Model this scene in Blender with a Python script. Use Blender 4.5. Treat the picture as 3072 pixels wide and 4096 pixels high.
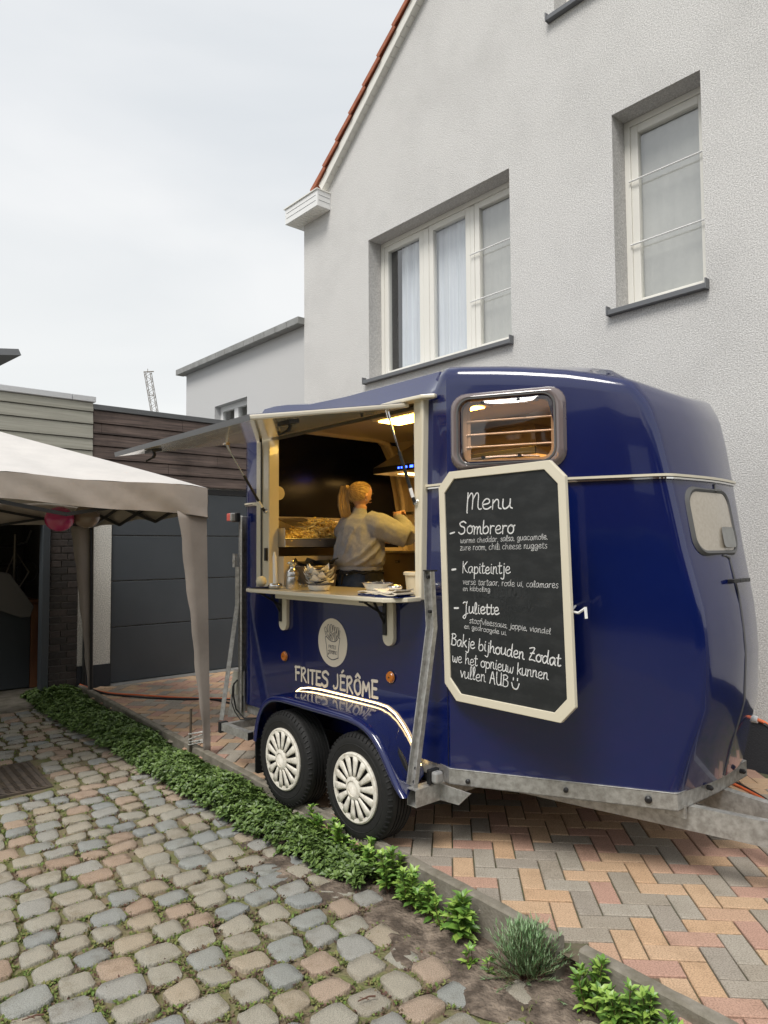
import bpy, bmesh, math, random
import numpy as np
from mathutils import Vector, Matrix
from math import radians as R, sin, cos, pi, sqrt, atan2
random.seed(7); rng = np.random.default_rng(7)
for o in list(bpy.data.objects): bpy.data.objects.remove(o)
SC = bpy.context.scene; COL = SC.collection

# ------------------------------------------------------------------ camera, sky, light
H = 1.55
cam_d = bpy.data.cameras.new('camera'); cam = bpy.data.objects.new('camera', cam_d); COL.objects.link(cam); SC.camera = cam
cam_d.sensor_fit = 'VERTICAL'; cam_d.sensor_height = 36; cam_d.sensor_width = 27; cam_d.lens = 2840 / 4096 * 36
cam_d.clip_start = .05; cam_d.clip_end = 3000
pt, rl = R(2.95), R(.4)
F = Vector((0, cos(pt), sin(pt))); U0 = Vector((0, -sin(pt), cos(pt))); R0 = Vector((1, 0, 0))
U = U0 * cos(rl) + R0 * sin(rl); RR = R0 * cos(rl) - U0 * sin(rl)
M = Matrix.Identity(4)
for i in range(3): M[i][0] = RR[i]; M[i][1] = U[i]; M[i][2] = -F[i]
M[2][3] = H; cam.matrix_world = M
SC.render.resolution_x = 768; SC.render.resolution_y = 1024
SC.render.engine = 'CYCLES'
SC.view_settings.view_transform = 'Standard'; SC.view_settings.look = 'None'
SC.view_settings.gamma = 1; SC.view_settings.exposure = 1.0; SC.view_settings.use_curve_mapping = False
SUN_EL, SUN_ROT = R(56), R(208)      # soft sun behind the cloud, behind the camera's left shoulder
w = bpy.data.worlds.new('World'); SC.world = w; w.use_nodes = True
nt = w.node_tree; nt.nodes.clear()
def wn(t, **k):
    n = nt.nodes.new(t)
    for a, b in k.items(): setattr(n, a, b)
    return n
sky = wn('ShaderNodeTexSky', sky_type='NISHITA', sun_disc=False, sun_elevation=SUN_EL, sun_rotation=SUN_ROT)
tc = wn('ShaderNodeTexCoord'); mp = wn('ShaderNodeMapping'); mp.inputs['Scale'].default_value = (1, 1, 3.2)
n1 = wn('ShaderNodeTexNoise'); n1.inputs['Scale'].default_value = 1.35; n1.inputs['Detail'].default_value = 5; n1.inputs['Roughness'].default_value = .45; n1.inputs['Distortion'].default_value = .5
cr = wn('ShaderNodeValToRGB')
cr.color_ramp.elements[0].position = .34; cr.color_ramp.elements[0].color = (.375, .395, .412, 1)
cr.color_ramp.elements[1].position = .66; cr.color_ramp.elements[1].color = (.485, .49, .493, 1)
gx = wn('ShaderNodeSeparateXYZ'); mr = wn('ShaderNodeMapRange'); mr.inputs[1].default_value = 0; mr.inputs[2].default_value = .5; mr.inputs[3].default_value = 1.0; mr.inputs[4].default_value = 0
mx = wn('ShaderNodeMixRGB'); mx.inputs[2].default_value = (.52, .518, .492, 1)
mh = wn('ShaderNodeMath', operation='MULTIPLY'); mh.inputs[1].default_value = .8
sc_ = wn('ShaderNodeMixRGB', blend_type='MULTIPLY'); sc_.inputs[0].default_value = 1; sc_.inputs[2].default_value = (.06, .06, .06, 1)
mx2 = wn('ShaderNodeMixRGB'); mx2.inputs[0].default_value = .9
bg = wn('ShaderNodeBackground'); bg.inputs[1].default_value = 1.0; out = wn('ShaderNodeOutputWorld')
L = nt.links.new
L(tc.outputs['Generated'], mp.inputs[0]); L(mp.outputs[0], n1.inputs[0]); L(n1.outputs[0], cr.inputs[0])
L(tc.outputs['Generated'], gx.inputs[0]); L(gx.outputs[2], mr.inputs[0]); L(mr.outputs[0], mh.inputs[0]); L(mh.outputs[0], mx.inputs[0]); L(cr.outputs[0], mx.inputs[1])
L(sky.outputs[0], sc_.inputs[1]); L(sc_.outputs[0], mx2.inputs[1]); L(mx.outputs[0], mx2.inputs[2]); L(mx2.outputs[0], bg.inputs[0]); L(bg.outputs[0], out.inputs[0])
sd = bpy.data.lights.new('sun', 'SUN'); sd.energy = 1.5; sd.angle = R(24); sd.color = (1, .96, .9)
sun = bpy.data.objects.new('sun', sd); COL.objects.link(sun)
sdir = Vector((sin(SUN_ROT) * cos(SUN_EL), cos(SUN_ROT) * cos(SUN_EL), sin(SUN_EL)))
sun.rotation_euler = sdir.to_track_quat('Z', 'Y').to_euler(); sun.location = (0, 0, 30)

# ------------------------------------------------------------------ frame of the trailer, house and garage (a along front, b inward)
TH = R(41.2); fd = Vector((sin(TH), -cos(TH), 0)); bd = Vector((cos(TH), sin(TH), 0)); O = Vector((-.1655, 3.84, 0))
ROT = atan2(fd.y, fd.x)
def W(a, b, z=0): return O + fd * a + bd * b + Vector((0, 0, z))

# ------------------------------------------------------------------ materials
def mat(name, col, rough=.6, metal=0, col2=None, nscale=8, ndetail=5, bump=0, bscale=60, coat=0, spec=.5, rand=None, emis=None, stretch=None, trans=0, island=False, ramp=(.35, .65), bdist=.002, dirt=None):
    m = bpy.data.materials.new(name); m.use_nodes = True; t = m.node_tree; p = t.nodes['Principled BSDF']
    def N(ty, **k):
        n = t.nodes.new(ty)
        for a, b in k.items(): setattr(n, a, b)
        return n
    p.inputs['Base Color'].default_value = (*col, 1); p.inputs['Roughness'].default_value = rough; p.inputs['Metallic'].default_value = metal
    p.inputs['Coat Weight'].default_value = coat; p.inputs['Coat Roughness'].default_value = .03; p.inputs['Specular IOR Level'].default_value = spec
    co = N('ShaderNodeTexCoord'); src = co.outputs['Object']
    if stretch:
        mpn = N('ShaderNodeMapping'); mpn.inputs['Scale'].default_value = stretch; t.links.new(src, mpn.inputs[0]); src = mpn.outputs[0]
    cout = None
    if rand:
        rmp = N('ShaderNodeValToRGB'); rmp.color_ramp.interpolation = 'LINEAR' if len(rand) < 4 else 'CONSTANT'
        els = rmp.color_ramp.elements
        for i, c in enumerate(rand):
            e = els[i] if i < 2 else els.new(1)
            e.position = i / len(rand); e.color = (*c, 1)
        if island: g = N('ShaderNodeNewGeometry'); s_ = g.outputs['Random Per Island']
        else: g = N('ShaderNodeObjectInfo'); s_ = g.outputs['Random']
        t.links.new(s_, rmp.inputs[0]); cout = rmp.outputs[0]
    if col2:
        n = N('ShaderNodeTexNoise'); n.inputs['Scale'].default_value = nscale; n.inputs['Detail'].default_value = ndetail; n.inputs['Roughness'].default_value = .65
        t.links.new(src, n.inputs[0])
        r_ = N('ShaderNodeMapRange'); r_.inputs[1].default_value = ramp[0]; r_.inputs[2].default_value = ramp[1]; t.links.new(n.outputs[0], r_.inputs[0])
        if cout is None:
            mxn = N('ShaderNodeMixRGB'); mxn.inputs[1].default_value = (*col, 1); mxn.inputs[2].default_value = (*col2, 1)
        else:
            mxn = N('ShaderNodeMixRGB', blend_type='MULTIPLY'); t.links.new(cout, mxn.inputs[1]); mxn.inputs[2].default_value = (*col2, 1)
        t.links.new(r_.outputs[0], mxn.inputs[0]); cout = mxn.outputs[0]
    if dirt:      # (scale, colour multiplier, lo, hi): broad stains in world space
        g_ = N('ShaderNodeNewGeometry'); dn = N('ShaderNodeTexNoise'); dn.inputs['Scale'].default_value = dirt[0]; dn.inputs['Detail'].default_value = 8; dn.inputs['Roughness'].default_value = .7; t.links.new(g_.outputs['Position'], dn.inputs[0])
        dr_ = N('ShaderNodeMapRange'); dr_.inputs[1].default_value = dirt[2]; dr_.inputs[2].default_value = dirt[3]; t.links.new(dn.outputs[0], dr_.inputs[0])
        dm = N('ShaderNodeMixRGB', blend_type='MULTIPLY'); dm.inputs[2].default_value = (*dirt[1], 1); t.links.new(dr_.outputs[0], dm.inputs[0])
        if cout is not None: t.links.new(cout, dm.inputs[1])
        else: dm.inputs[1].default_value = (*col, 1)
        cout = dm.outputs[0]
    if cout is not None: t.links.new(cout, p.inputs['Base Color'])
    if bump:
        b_ = N('ShaderNodeTexNoise'); b_.inputs['Scale'].default_value = bscale; b_.inputs['Detail'].default_value = 4; t.links.new(src, b_.inputs[0])
        bn = N('ShaderNodeBump'); bn.inputs['Strength'].default_value = bump; bn.inputs['Distance'].default_value = bdist
        t.links.new(b_.outputs[0], bn.inputs['Height']); t.links.new(bn.outputs[0], p.inputs['Normal'])
    if emis: p.inputs['Emission Color'].default_value = (*emis[:3], 1); p.inputs['Emission Strength'].default_value = emis[3]
    if trans: p.inputs['Transmission Weight'].default_value = trans
    return m
def glassmat(name, tint=(1, 1, 1), r0=.08, rough=0.0):
    m = bpy.data.materials.new(name); m.use_nodes = True; t = m.node_tree; t.nodes.clear()
    o = t.nodes.new('ShaderNodeOutputMaterial'); mx = t.nodes.new('ShaderNodeMixShader'); f = t.nodes.new('ShaderNodeLayerWeight'); f.inputs[0].default_value = .5
    pw = t.nodes.new('ShaderNodeMath'); pw.operation = 'POWER'; pw.inputs[1].default_value = 5; ma = t.nodes.new('ShaderNodeMath'); ma.operation = 'MULTIPLY_ADD'; ma.inputs[1].default_value = 1 - r0; ma.inputs[2].default_value = r0
    tr = t.nodes.new('ShaderNodeBsdfTransparent'); tr.inputs[0].default_value = (*tint, 1); g = t.nodes.new('ShaderNodeBsdfGlossy'); g.inputs['Roughness'].default_value = rough
    t.links.new(f.outputs['Facing'], pw.inputs[0]); t.links.new(pw.outputs[0], ma.inputs[0]); t.links.new(ma.outputs[0], mx.inputs[0])
    t.links.new(tr.outputs[0], mx.inputs[1]); t.links.new(g.outputs[0], mx.inputs[2]); t.links.new(mx.outputs[0], o.inputs[0]); return m

MT = {}
MT['navy'] = mat('navy paint', (.0026, .0080, .074), .16, col2=(.0032, .0095, .084), nscale=1.5, coat=.9, bump=.05, bscale=3.5, bdist=.012)
MT['navy_in'] = mat('navy panel', (.002, .003, .012), .18, spec=.3)
MT['cream'] = mat('cream gel coat', (.72, .66, .52), .3, coat=.5)
MT['lid_in'] = mat('lid underside', (.72, .66, .54), .12, coat=.35)
MT['cream_in'] = mat('cream lining', (.62, .52, .37), .45, coat=.2)
MT['galv'] = mat('galvanised steel', (.52, .52, .50), .42, .6, col2=(.34, .33, .31), nscale=30, ndetail=7, bump=.15, bscale=40, ramp=(.38, .62))
MT['steel'] = mat('stainless steel', (.55, .53, .50), .28, 1, bump=.03, bscale=20)
MT['steel_dark'] = mat('brushed dark steel', (.22, .19, .16), .35, .9)
MT['chrome'] = mat('polished steel', (.75, .74, .72), .08, 1)
MT['tyre'] = mat('tyre rubber', (.005, .005, .005), .7, col2=(.010, .010, .010), nscale=30, bump=.2, bscale=80)
MT['black'] = mat('black plastic', (.012, .012, .013), .45)
MT['hub'] = mat('white hubcap plastic', (.74, .71, .63), .38, coat=.15, dirt=(38, (.70, .66, .60), .48, .68))
MT['led'] = mat('led strip', (1, .9, .6), .5, emis=(1, .70, .30, 3.4))
MT['lamp'] = mat('ceiling lamp', (1, .8, .3), .5, emis=(1, .60, .10, 14))
MT['hoodlamp'] = mat('hood lamp', (1, .8, .4), .5, emis=(1, .58, .18, 6))
MT['blue_led'] = mat('blue display', (.02, .05, 1), .5, emis=(.03, .08, 1, 5))
MT['amber'] = mat('amber reflector', (.55, .16, .015), .15, coat=1, bump=.3, bscale=200)
MT['redlens'] = mat('red lens', (.6, .12, .10), .15, coat=1)
MT['clear'] = mat('clear lens', (.30, .30, .29), .12, coat=1, bump=.3, bscale=120)
MT['decal'] = mat('cream decal', (.74, .66, .53), .5)
MT['decal_dark'] = mat('dark print', (.006, .008, .03), .5)
MT['chalkboard'] = mat('chalkboard', (.010, .012, .013), .55, col2=(.030, .032, .033), nscale=7, ndetail=8, ramp=(.45, .75), stretch=(1, 1, 2.2))
MT['chalk'] = mat('chalk', (.80, .80, .79), .9, col2=(.40, .40, .40), nscale=140, ramp=(.4, .7))
MT['chalk_ghost'] = mat('wiped chalk', (.030, .033, .034), .9, col2=(.016, .018, .019), nscale=60)
MT['perspex'] = glassmat('tinted perspex', (.90, .74, .64), .10, .04)
MT['perspex_rim'] = mat('perspex rim', (.34, .27, .26), .1, coat=1, trans=.5)
MT['frosted'] = mat('frosted window', (.40, .355, .29), .25, col2=(.46, .41, .34), nscale=60, coat=1)
MT['rubber'] = mat('grey rubber seal', (.09, .09, .09), .6)
MT['render'] = mat('wall render', (.80, .79, .77), .95, col2=(.50, .492, .48), nscale=100, ndetail=4, bump=.8, bscale=100, ramp=(.38, .60), bdist=.008, dirt=(.9, (.88, .88, .88), .45, .7))
MT['render2'] = mat('smooth wall render', (.62, .62, .62), .95, col2=(.48, .48, .48), nscale=90, bump=.7, bscale=110, bdist=.004)
MT['render3'] = mat('pebble render', (.78, .76, .70), .95, col2=(.50, .49, .45), nscale=80, bump=.9, bscale=90, ramp=(.4, .58), bdist=.005)
MT['reveal'] = mat('reveal render', (.62, .61, .59), .95, col2=(.42, .41, .40), nscale=75, bump=1, bscale=95, ramp=(.36, .60), bdist=.006)
MT['plinth'] = mat('dark plinth', (.035, .038, .045), .9, bump=.8, bscale=90, bdist=.004)
MT['pvc'] = mat('cream pvc', (.78, .765, .71), .4)
MT['pvc_w'] = mat('white pvc', (.80, .80, .79), .4)
MT['alu'] = mat('grey aluminium sill', (.16, .165, .175), .5, .3)
MT['zinc'] = mat('zinc gutter', (.33, .33, .32), .5, .3, col2=(.25, .25, .24), nscale=6)
MT['tile'] = mat('roof tile', (.42, .14, .07), .8, col2=(.30, .10, .055), nscale=10, bump=.4, bscale=40)
MT['glass'] = glassmat('window glass', (.93, .95, .95), .22)
MT['curtain'] = mat('white curtain', (.86, .88, .92), .9, col2=(.70, .73, .80), nscale=5, stretch=(6, 6, .25), ramp=(.3, .7))
MT['screen'] = mat('insect screen', (.60, .585, .55), .8, col2=(.48, .47, .445), nscale=2.2, ramp=(.3, .7))
MT['room'] = mat('dark room', (.10, .105, .11), .9)
MT['anth'] = mat('anthracite door', (.048, .057, .066), .42, col2=(.056, .065, .075), nscale=2, bump=.1, bscale=120)
MT['wood_dark'] = mat('weathered dark wood', (.16, .118, .10), .8, col2=(.055, .040, .036), nscale=3, ndetail=10, stretch=(.5, .5, 14), bump=.6, bscale=5, ramp=(.36, .64), bdist=.005, dirt=(1.5, (.6, .58, .56), .45, .65))
MT['wood_light'] = mat('weathered grey wood', (.38, .37, .315), .8, col2=(.25, .245, .205), nscale=3, ndetail=8, stretch=(.5, .5, 14), bump=.3, bscale=4, ramp=(.3, .7), bdist=.004)
MT['wood_warm'] = mat('warm wood', (.24, .105, .045), .6, col2=(.15, .06, .03), nscale=3, stretch=(2, 2, .4))
MT['capw'] = mat('white coping', (.55, .56, .57), .5)
MT['capd'] = mat('dark coping', (.11, .115, .12), .5)
MT['dbrick'] = mat('dark brick', (.05, .04, .036), .85, col2=(.55, .55, .55), rand=[(.055, .045, .042), (.075, .06, .055), (.04, .035, .033)], nscale=40, bump=.5, bscale=70)
MT['mortar'] = mat('grey mortar', (.12, .11, .105), .95, bump=.4, bscale=90)
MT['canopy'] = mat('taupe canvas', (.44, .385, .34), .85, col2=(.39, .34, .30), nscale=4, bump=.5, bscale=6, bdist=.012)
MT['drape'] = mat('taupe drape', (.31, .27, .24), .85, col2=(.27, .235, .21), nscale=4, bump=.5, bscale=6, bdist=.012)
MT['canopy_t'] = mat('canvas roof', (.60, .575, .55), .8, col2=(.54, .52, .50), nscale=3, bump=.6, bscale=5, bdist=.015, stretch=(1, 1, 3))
MT['concrete'] = mat('weathered concrete', (.27, .245, .205), .95, col2=(.15, .135, .10), nscale=9, ndetail=8, bump=.8, bscale=80, bdist=.004)
MT['soil'] = mat('soil', (.085, .064, .048), 1, col2=(.34, .27, .21), nscale=9, ndetail=12, bump=1, bscale=55, bdist=.02, ramp=(.42, .7))
MT['joint'] = mat('mossy joint', (.20, .155, .105), 1, col2=(.15, .16, .06), nscale=6, ndetail=8, bump=1, bscale=60, bdist=.015, ramp=(.42, .6))
MT['sand'] = mat('sandy brick joint', (.14, .115, .08), 1, col2=(.085, .10, .045), nscale=7, ndetail=8, bump=.8, bscale=120, ramp=(.45, .6))
CB = [(.55, .515, .43), (.59, .50, .38), (.46, .47, .44), (.60, .46, .35), (.54, .51, .43), (.57, .52, .42), (.44, .455, .44), (.56, .42, .32), (.54, .49, .40), (.50, .49, .45)]
MT['cobble'] = mat('cobblestone', CB[0], .85, col2=(.62, .62, .61), rand=CB, nscale=36, ndetail=14, bump=1.0, bscale=50, bdist=.010, ramp=(.44, .58), dirt=(8, (.74, .71, .66), .52, .68))
MT['cobble_i'] = mat('cobblestone far', CB[0], .85, col2=(.62, .62, .61), rand=CB, nscale=36, ndetail=14, bump=1.0, bscale=50, bdist=.010, ramp=(.44, .58), dirt=(8, (.74, .71, .66), .52, .68), island=True)
BR = [(.36, .315, .255), (.57, .38, .235), (.39, .345, .285), (.50, .315, .235), (.58, .40, .255), (.35, .31, .26), (.53, .35, .24), (.40, .36, .30), (.49, .30, .23), (.58, .40, .26)]
MT['brick'] = mat('concrete paver', BR[0], .9, col2=(.66, .65, .64), rand=BR, nscale=150, ndetail=3, bump=.8, bscale=190, bdist=.004, ramp=(.45, .62), dirt=(5, (.80, .79, .77), .50, .70))
MT['brick_i'] = mat('concrete paver far', BR[0], .9, col2=(.66, .65, .64), rand=BR, nscale=150, ndetail=3, bump=.8, bscale=190, bdist=.004, ramp=(.45, .62), dirt=(5, (.80, .79, .77), .50, .70), island=True)
MT['leaf'] = mat('ground cover leaves', (.05, .1, .02), .45, rand=[(.07, .125, .035), (.105, .175, .042), (.16, .25, .06)], island=True, col2=(.7, .7, .7), nscale=9)
MT['leaf_b'] = mat('bright shrub leaves', (.1, .2, .03), .4, rand=[(.09, .19, .035), (.15, .29, .05), (.28, .42, .08)], island=True)
MT['leaf_l'] = mat('grey green needles', (.1, .16, .09), .6, rand=[(.11, .22, .08), (.17, .31, .12), (.30, .42, .24)], island=True)
MT['moss'] = mat('moss and weeds', (.07, .12, .02), .8, rand=[(.10, .13, .035), (.13, .21, .04), (.20, .20, .07)], island=True)
MT['redweed'] = mat('red brown weeds', (.09, .04, .03), .8, rand=[(.08, .05, .04), (.13, .06, .045), (.15, .12, .07)], island=True)
MT['twig'] = mat('twig', (.12, .06, .04), .9)
MT['grate'] = mat('rusty floor grate', (.11, .085, .065), .8, col2=(.06, .05, .042), nscale=12, bump=.4, bscale=60)
MT['skin'] = mat('skin', (.52, .29, .19), .5)
MT['hair'] = mat('blond hair', (.46, .32, .16), .42, col2=(.27, .17, .08), nscale=9, ndetail=6, stretch=(9, 9, .8), bump=.6, bscale=9, bdist=.004, ramp=(.35, .65))
MT['sweater'] = mat('grey beige sweater', (.30, .31, .36), .95, col2=(.26, .27, .31), nscale=90, bump=.35, bscale=14, bdist=.01)
MT['jeans'] = mat('denim', (.045, .065, .11), .9, col2=(.03, .045, .08), nscale=30)
MT['apron'] = mat('black apron', (.012, .012, .014), .9, bump=.6, bscale=20, bdist=.01)
MT['fries'] = mat('fries', (.85, .55, .17), .5, rand=[(.92, .68, .22), (.97, .82, .36), (.95, .73, .27)], island=True)
MT['paper'] = mat('greaseproof paper', (.86, .85, .83), .8)
MT['enamel'] = mat('white enamel', (.80, .78, .73), .25, coat=.6)
MT['enamel_b'] = mat('navy enamel', (.01, .02, .10), .25, coat=.6)
MT['wax'] = mat('cream wax', (.80, .72, .50), .5)
MT['tub'] = mat('cream plastic tub', (.62, .55, .40), .45)
MT['orange'] = mat('orange cable', (.75, .16, .05), .5)
MT['pink'] = mat('pink balloon', (.50, .04, .16), .2, coat=.6)
MT['gold'] = mat('gold balloon', (.22, .16, .12), .2, coat=.6)
MT['rope'] = mat('white rope', (.55, .54, .50), .9, col2=(.08, .08, .08), nscale=120, ramp=(.5, .55))
MT['ground'] = mat('distant ground', (.10, .10, .085), 1, col2=(.14, .13, .11), nscale=.5)
MT['hedge_dark'] = mat('dark hedge', (.02, .035, .015), .9, col2=(.035, .05, .02), nscale=3)
MT['brickwall'] = mat('brown brick wall', (.13, .075, .055), .9, col2=(.09, .055, .042), nscale=5)
MT['sheet'] = mat('dull grey fabric', (.13, .12, .11), .9)

# ------------------------------------------------------------------ mesh helpers
class MB:
    def __init__(s): s.v = []; s.f = []
    def add(s, vs, fs):
        n = len(s.v); s.v += [tuple(p) for p in vs]; s.f += [tuple(i + n for i in f) for f in fs]; return s
    def box(s, x0, x1, y0, y1, z0, z1):
        vs = [(x, y, z) for z in (z0, z1) for y in (y0, y1) for x in (x0, x1)]
        return s.add(vs, [(0, 2, 3, 1), (4, 5, 7, 6), (0, 1, 5, 4), (2, 6, 7, 3), (0, 4, 6, 2), (1, 3, 7, 5)])
    def bar(s, p0, p1, w, h, up=(0, 0, 1)):
        p0 = Vector(p0); p1 = Vector(p1); d = (p1 - p0).normalized(); x = d.cross(Vector(up))
        if x.length < 1e-4: x = d.cross(Vector((0, 1, 0)))
        x.normalize(); y = x.cross(d)
        vs = [p + x * (i * w / 2) + y * (j * h / 2) for p in (p0, p1) for j in (-1, 1) for i in (-1, 1)]
        return s.add(vs, [(0, 2, 3, 1), (4, 5, 7, 6), (0, 1, 5, 4), (2, 6, 7, 3), (0, 4, 6, 2), (1, 3, 7, 5)])
    def tube(s, pts, r, n=8, caps=True, flat=1, closed=False, up=None):
        pts = [Vector(p) for p in pts]; N = len(pts); rs = r if isinstance(r, (list, tuple)) else [r] * N
        prev = None; rings = []
        for i, p in enumerate(pts):
            d = (pts[(i + 1) % N] - pts[i - 1]) if closed else (pts[min(i + 1, N - 1)] - pts[max(i - 1, 0)])
            d.normalize()
            if prev is None:
                x = d.cross(Vector(up or (0, 0, 1)))
                if x.length < .05: x = d.cross(Vector((0, 1, 0)))
            else: x = prev - d * prev.dot(d)
            x.normalize(); prev = x; y = d.cross(x)
            rings.append([p + x * cos(2 * pi * k / n) * rs[i] + y * sin(2 * pi * k / n) * rs[i] * flat for k in range(n)])
        vs = [q for g in rings for q in g]; fs = []
        for i in range(N if closed else N - 1):
            j = (i + 1) % N
            for k in range(n): fs.append((i * n + k, i * n + (k + 1) % n, j * n + (k + 1) % n, j * n + k))
        if caps and not closed: fs += [tuple(range(n))[::-1], tuple((N - 1) * n + k for k in range(n))]
        return s.add(vs, fs)
    def lathe(s, prof, c=(0, 0, 0), n=24, ax='z', cap=True):
        c = Vector(c); vs = []; fs = []
        for (r, h) in prof:
            for k in range(n):
                t = 2 * pi * k / n; u, v = r * cos(t), r * sin(t)
                vs.append(c + Vector({'z': (u, v, h), 'y': (u, h, v), 'x': (h, u, v)}[ax]))
        for i in range(len(prof) - 1):
            for k in range(n):
                f = (i * n + k, i * n + (k + 1) % n, (i + 1) * n + (k + 1) % n, (i + 1) * n + k)
                fs.append(f if ax != 'y' else f[::-1])
        if cap:
            fs.append(tuple(range(n))[::-1]); fs.append(tuple((len(prof) - 1) * n + k for k in range(n)))
        return s.add(vs, fs)
    def prism(s, poly, fn, d0, d1):      # poly 2d, fn(u,v,d)->3d
        n = len(poly); vs = [fn(u, v, d0) for u, v in poly] + [fn(u, v, d1) for u, v in poly]
        return s.add(vs, [tuple(range(n))[::-1], tuple(range(n, 2 * n))] + [(i, (i + 1) % n, n + (i + 1) % n, n + i) for i in range(n)])
    def strip(s, path, z0, z1, th, closed=False):   # wall following a plan path, thickness to the right of travel
        N = len(path); P = [Vector((*p, 0)) for p in path]; nr = []
        for i in range(N):
            d = (P[(i + 1) % N] - P[i - 1]) if closed else (P[min(i + 1, N - 1)] - P[max(i - 1, 0)])
            d.normalize(); nr.append(Vector((d.y, -d.x, 0)))
        vs = []
        for i in range(N):
            a = P[i]; b = P[i] + nr[i] * th; z0_ = z0 if not callable(z0) else z0(i); z1_ = z1 if not callable(z1) else z1(i)
            vs += [(a.x, a.y, z0_), (b.x, b.y, z0_), (b.x, b.y, z1_), (a.x, a.y, z1_)]
        fs = []
        for i in range(N if closed else N - 1):
            j = (i + 1) % N
            for k in range(4): fs.append((i * 4 + k, j * 4 + k, j * 4 + (k + 1) % 4, i * 4 + (k + 1) % 4))
        if not closed: fs += [(0, 1, 2, 3), ((N - 1) * 4 + 3, (N - 1) * 4 + 2, (N - 1) * 4 + 1, (N - 1) * 4)]
        return s.add(vs, fs)
ORG = {}
def mesh(name, mb, m, off=(0, 0, 0), smooth=30, fix=True):
    me = bpy.data.meshes.new(name)
    ox, oy, oz = off
    me.from_pydata([(x - ox, y - oy, z - oz) for x, y, z in mb.v], [], mb.f); me.update()
    if fix:
        bm = bmesh.new(); bm.from_mesh(me); bmesh.ops.recalc_face_normals(bm, faces=bm.faces); bm.to_mesh(me); bm.free()
    if smooth:
        me.shade_smooth()
        if smooth < 180: me.set_sharp_from_angle(angle=R(smooth))
    me.materials.append(m); return me
def props(o, label=None, cat=None, group=None, kind=None):
    if label: o['label'] = label
    if cat: o['category'] = cat
    if group: o['group'] = group
    if kind: o['kind'] = kind
    return o
def thing(name, label, cat, org=(0, 0, 0), T=True, group=None, kind=None):
    o = bpy.data.objects.new(name, None); COL.objects.link(o); o.empty_display_size = .1
    o.location = W(*org) if T else Vector(org); o.rotation_euler = (0, 0, ROT if T else 0)
    ORG[o.name] = org; return props(o, label, cat, group, kind)
def part(root, name, mb, m, smooth=30, bevel=0, seg=2, label=None, kind=None, fix=True, sub=0, solid=0):
    r = root
    while r.name not in ORG: r = r.parent
    me = mesh(name, mb, MT[m], ORG[r.name], smooth, fix); o = bpy.data.objects.new(name, me); COL.objects.link(o); o.parent = root
    if root.name not in ORG: pass
    if bevel:
        b = o.modifiers.new('bevel', 'BEVEL'); b.width = bevel; b.segments = seg; b.limit_method = 'ANGLE'; b.angle_limit = R(40)
    if solid: s_ = o.modifiers.new('solid', 'SOLIDIFY'); s_.thickness = solid
    if sub: s_ = o.modifiers.new('sub', 'SUBSURF'); s_.levels = sub; s_.render_levels = sub
    if label: o['label'] = label
    if kind: o['kind'] = kind
    return o
def single(name, mb, m, label=None, cat=None, org=(0, 0, 0), T=True, group=None, kind=None, smooth=30, bevel=0, fix=True, sub=0):
    me = mesh(name, mb, MT[m], org, smooth, fix); o = bpy.data.objects.new(name, me); COL.objects.link(o)
    o.location = W(*org) if T else Vector(org); o.rotation_euler = (0, 0, ROT if T else 0); ORG[o.name] = org
    if bevel:
        b = o.modifiers.new('bevel', 'BEVEL'); b.width = bevel; b.segments = 2; b.limit_method = 'ANGLE'; b.angle_limit = R(40)
    if sub: s_ = o.modifiers.new('sub', 'SUBSURF'); s_.levels = sub; s_.render_levels = sub
    return props(o, label, cat, group, kind)
def rrect(x0, x1, y0, y1, r, n=5):
    p = []
    for cx_, cy_, t0 in ((x1 - r, y1 - r, 0), (x0 + r, y1 - r, 90), (x0 + r, y0 + r, 180), (x1 - r, y0 + r, 270)):
        for k in range(n + 1): t = R(t0 + 90 * k / n); p.append((cx_ + r * cos(t), cy_ + r * sin(t)))
    return p
def ringprism(mb, o1, o2, fn, d0, d1):    # frame between two outlines
    n = len(o1); vs = [fn(*p, d0) for p in o1] + [fn(*p, d0) for p in o2] + [fn(*p, d1) for p in o1] + [fn(*p, d1) for p in o2]; fs = []
    for i in range(n):
        j = (i + 1) % n
        fs += [(i, j, n + j, n + i), (2 * n + i, 3 * n + i, 3 * n + j, 2 * n + j), (i, 2 * n + i, 2 * n + j, j), (n + i, n + j, 3 * n + j, 3 * n + i)]
    return mb.add(vs, fs)
def lerp(a, b, t): return a + (b - a) * t
def interp(x, xs, ys): return float(np.interp(x, xs, ys))

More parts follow.
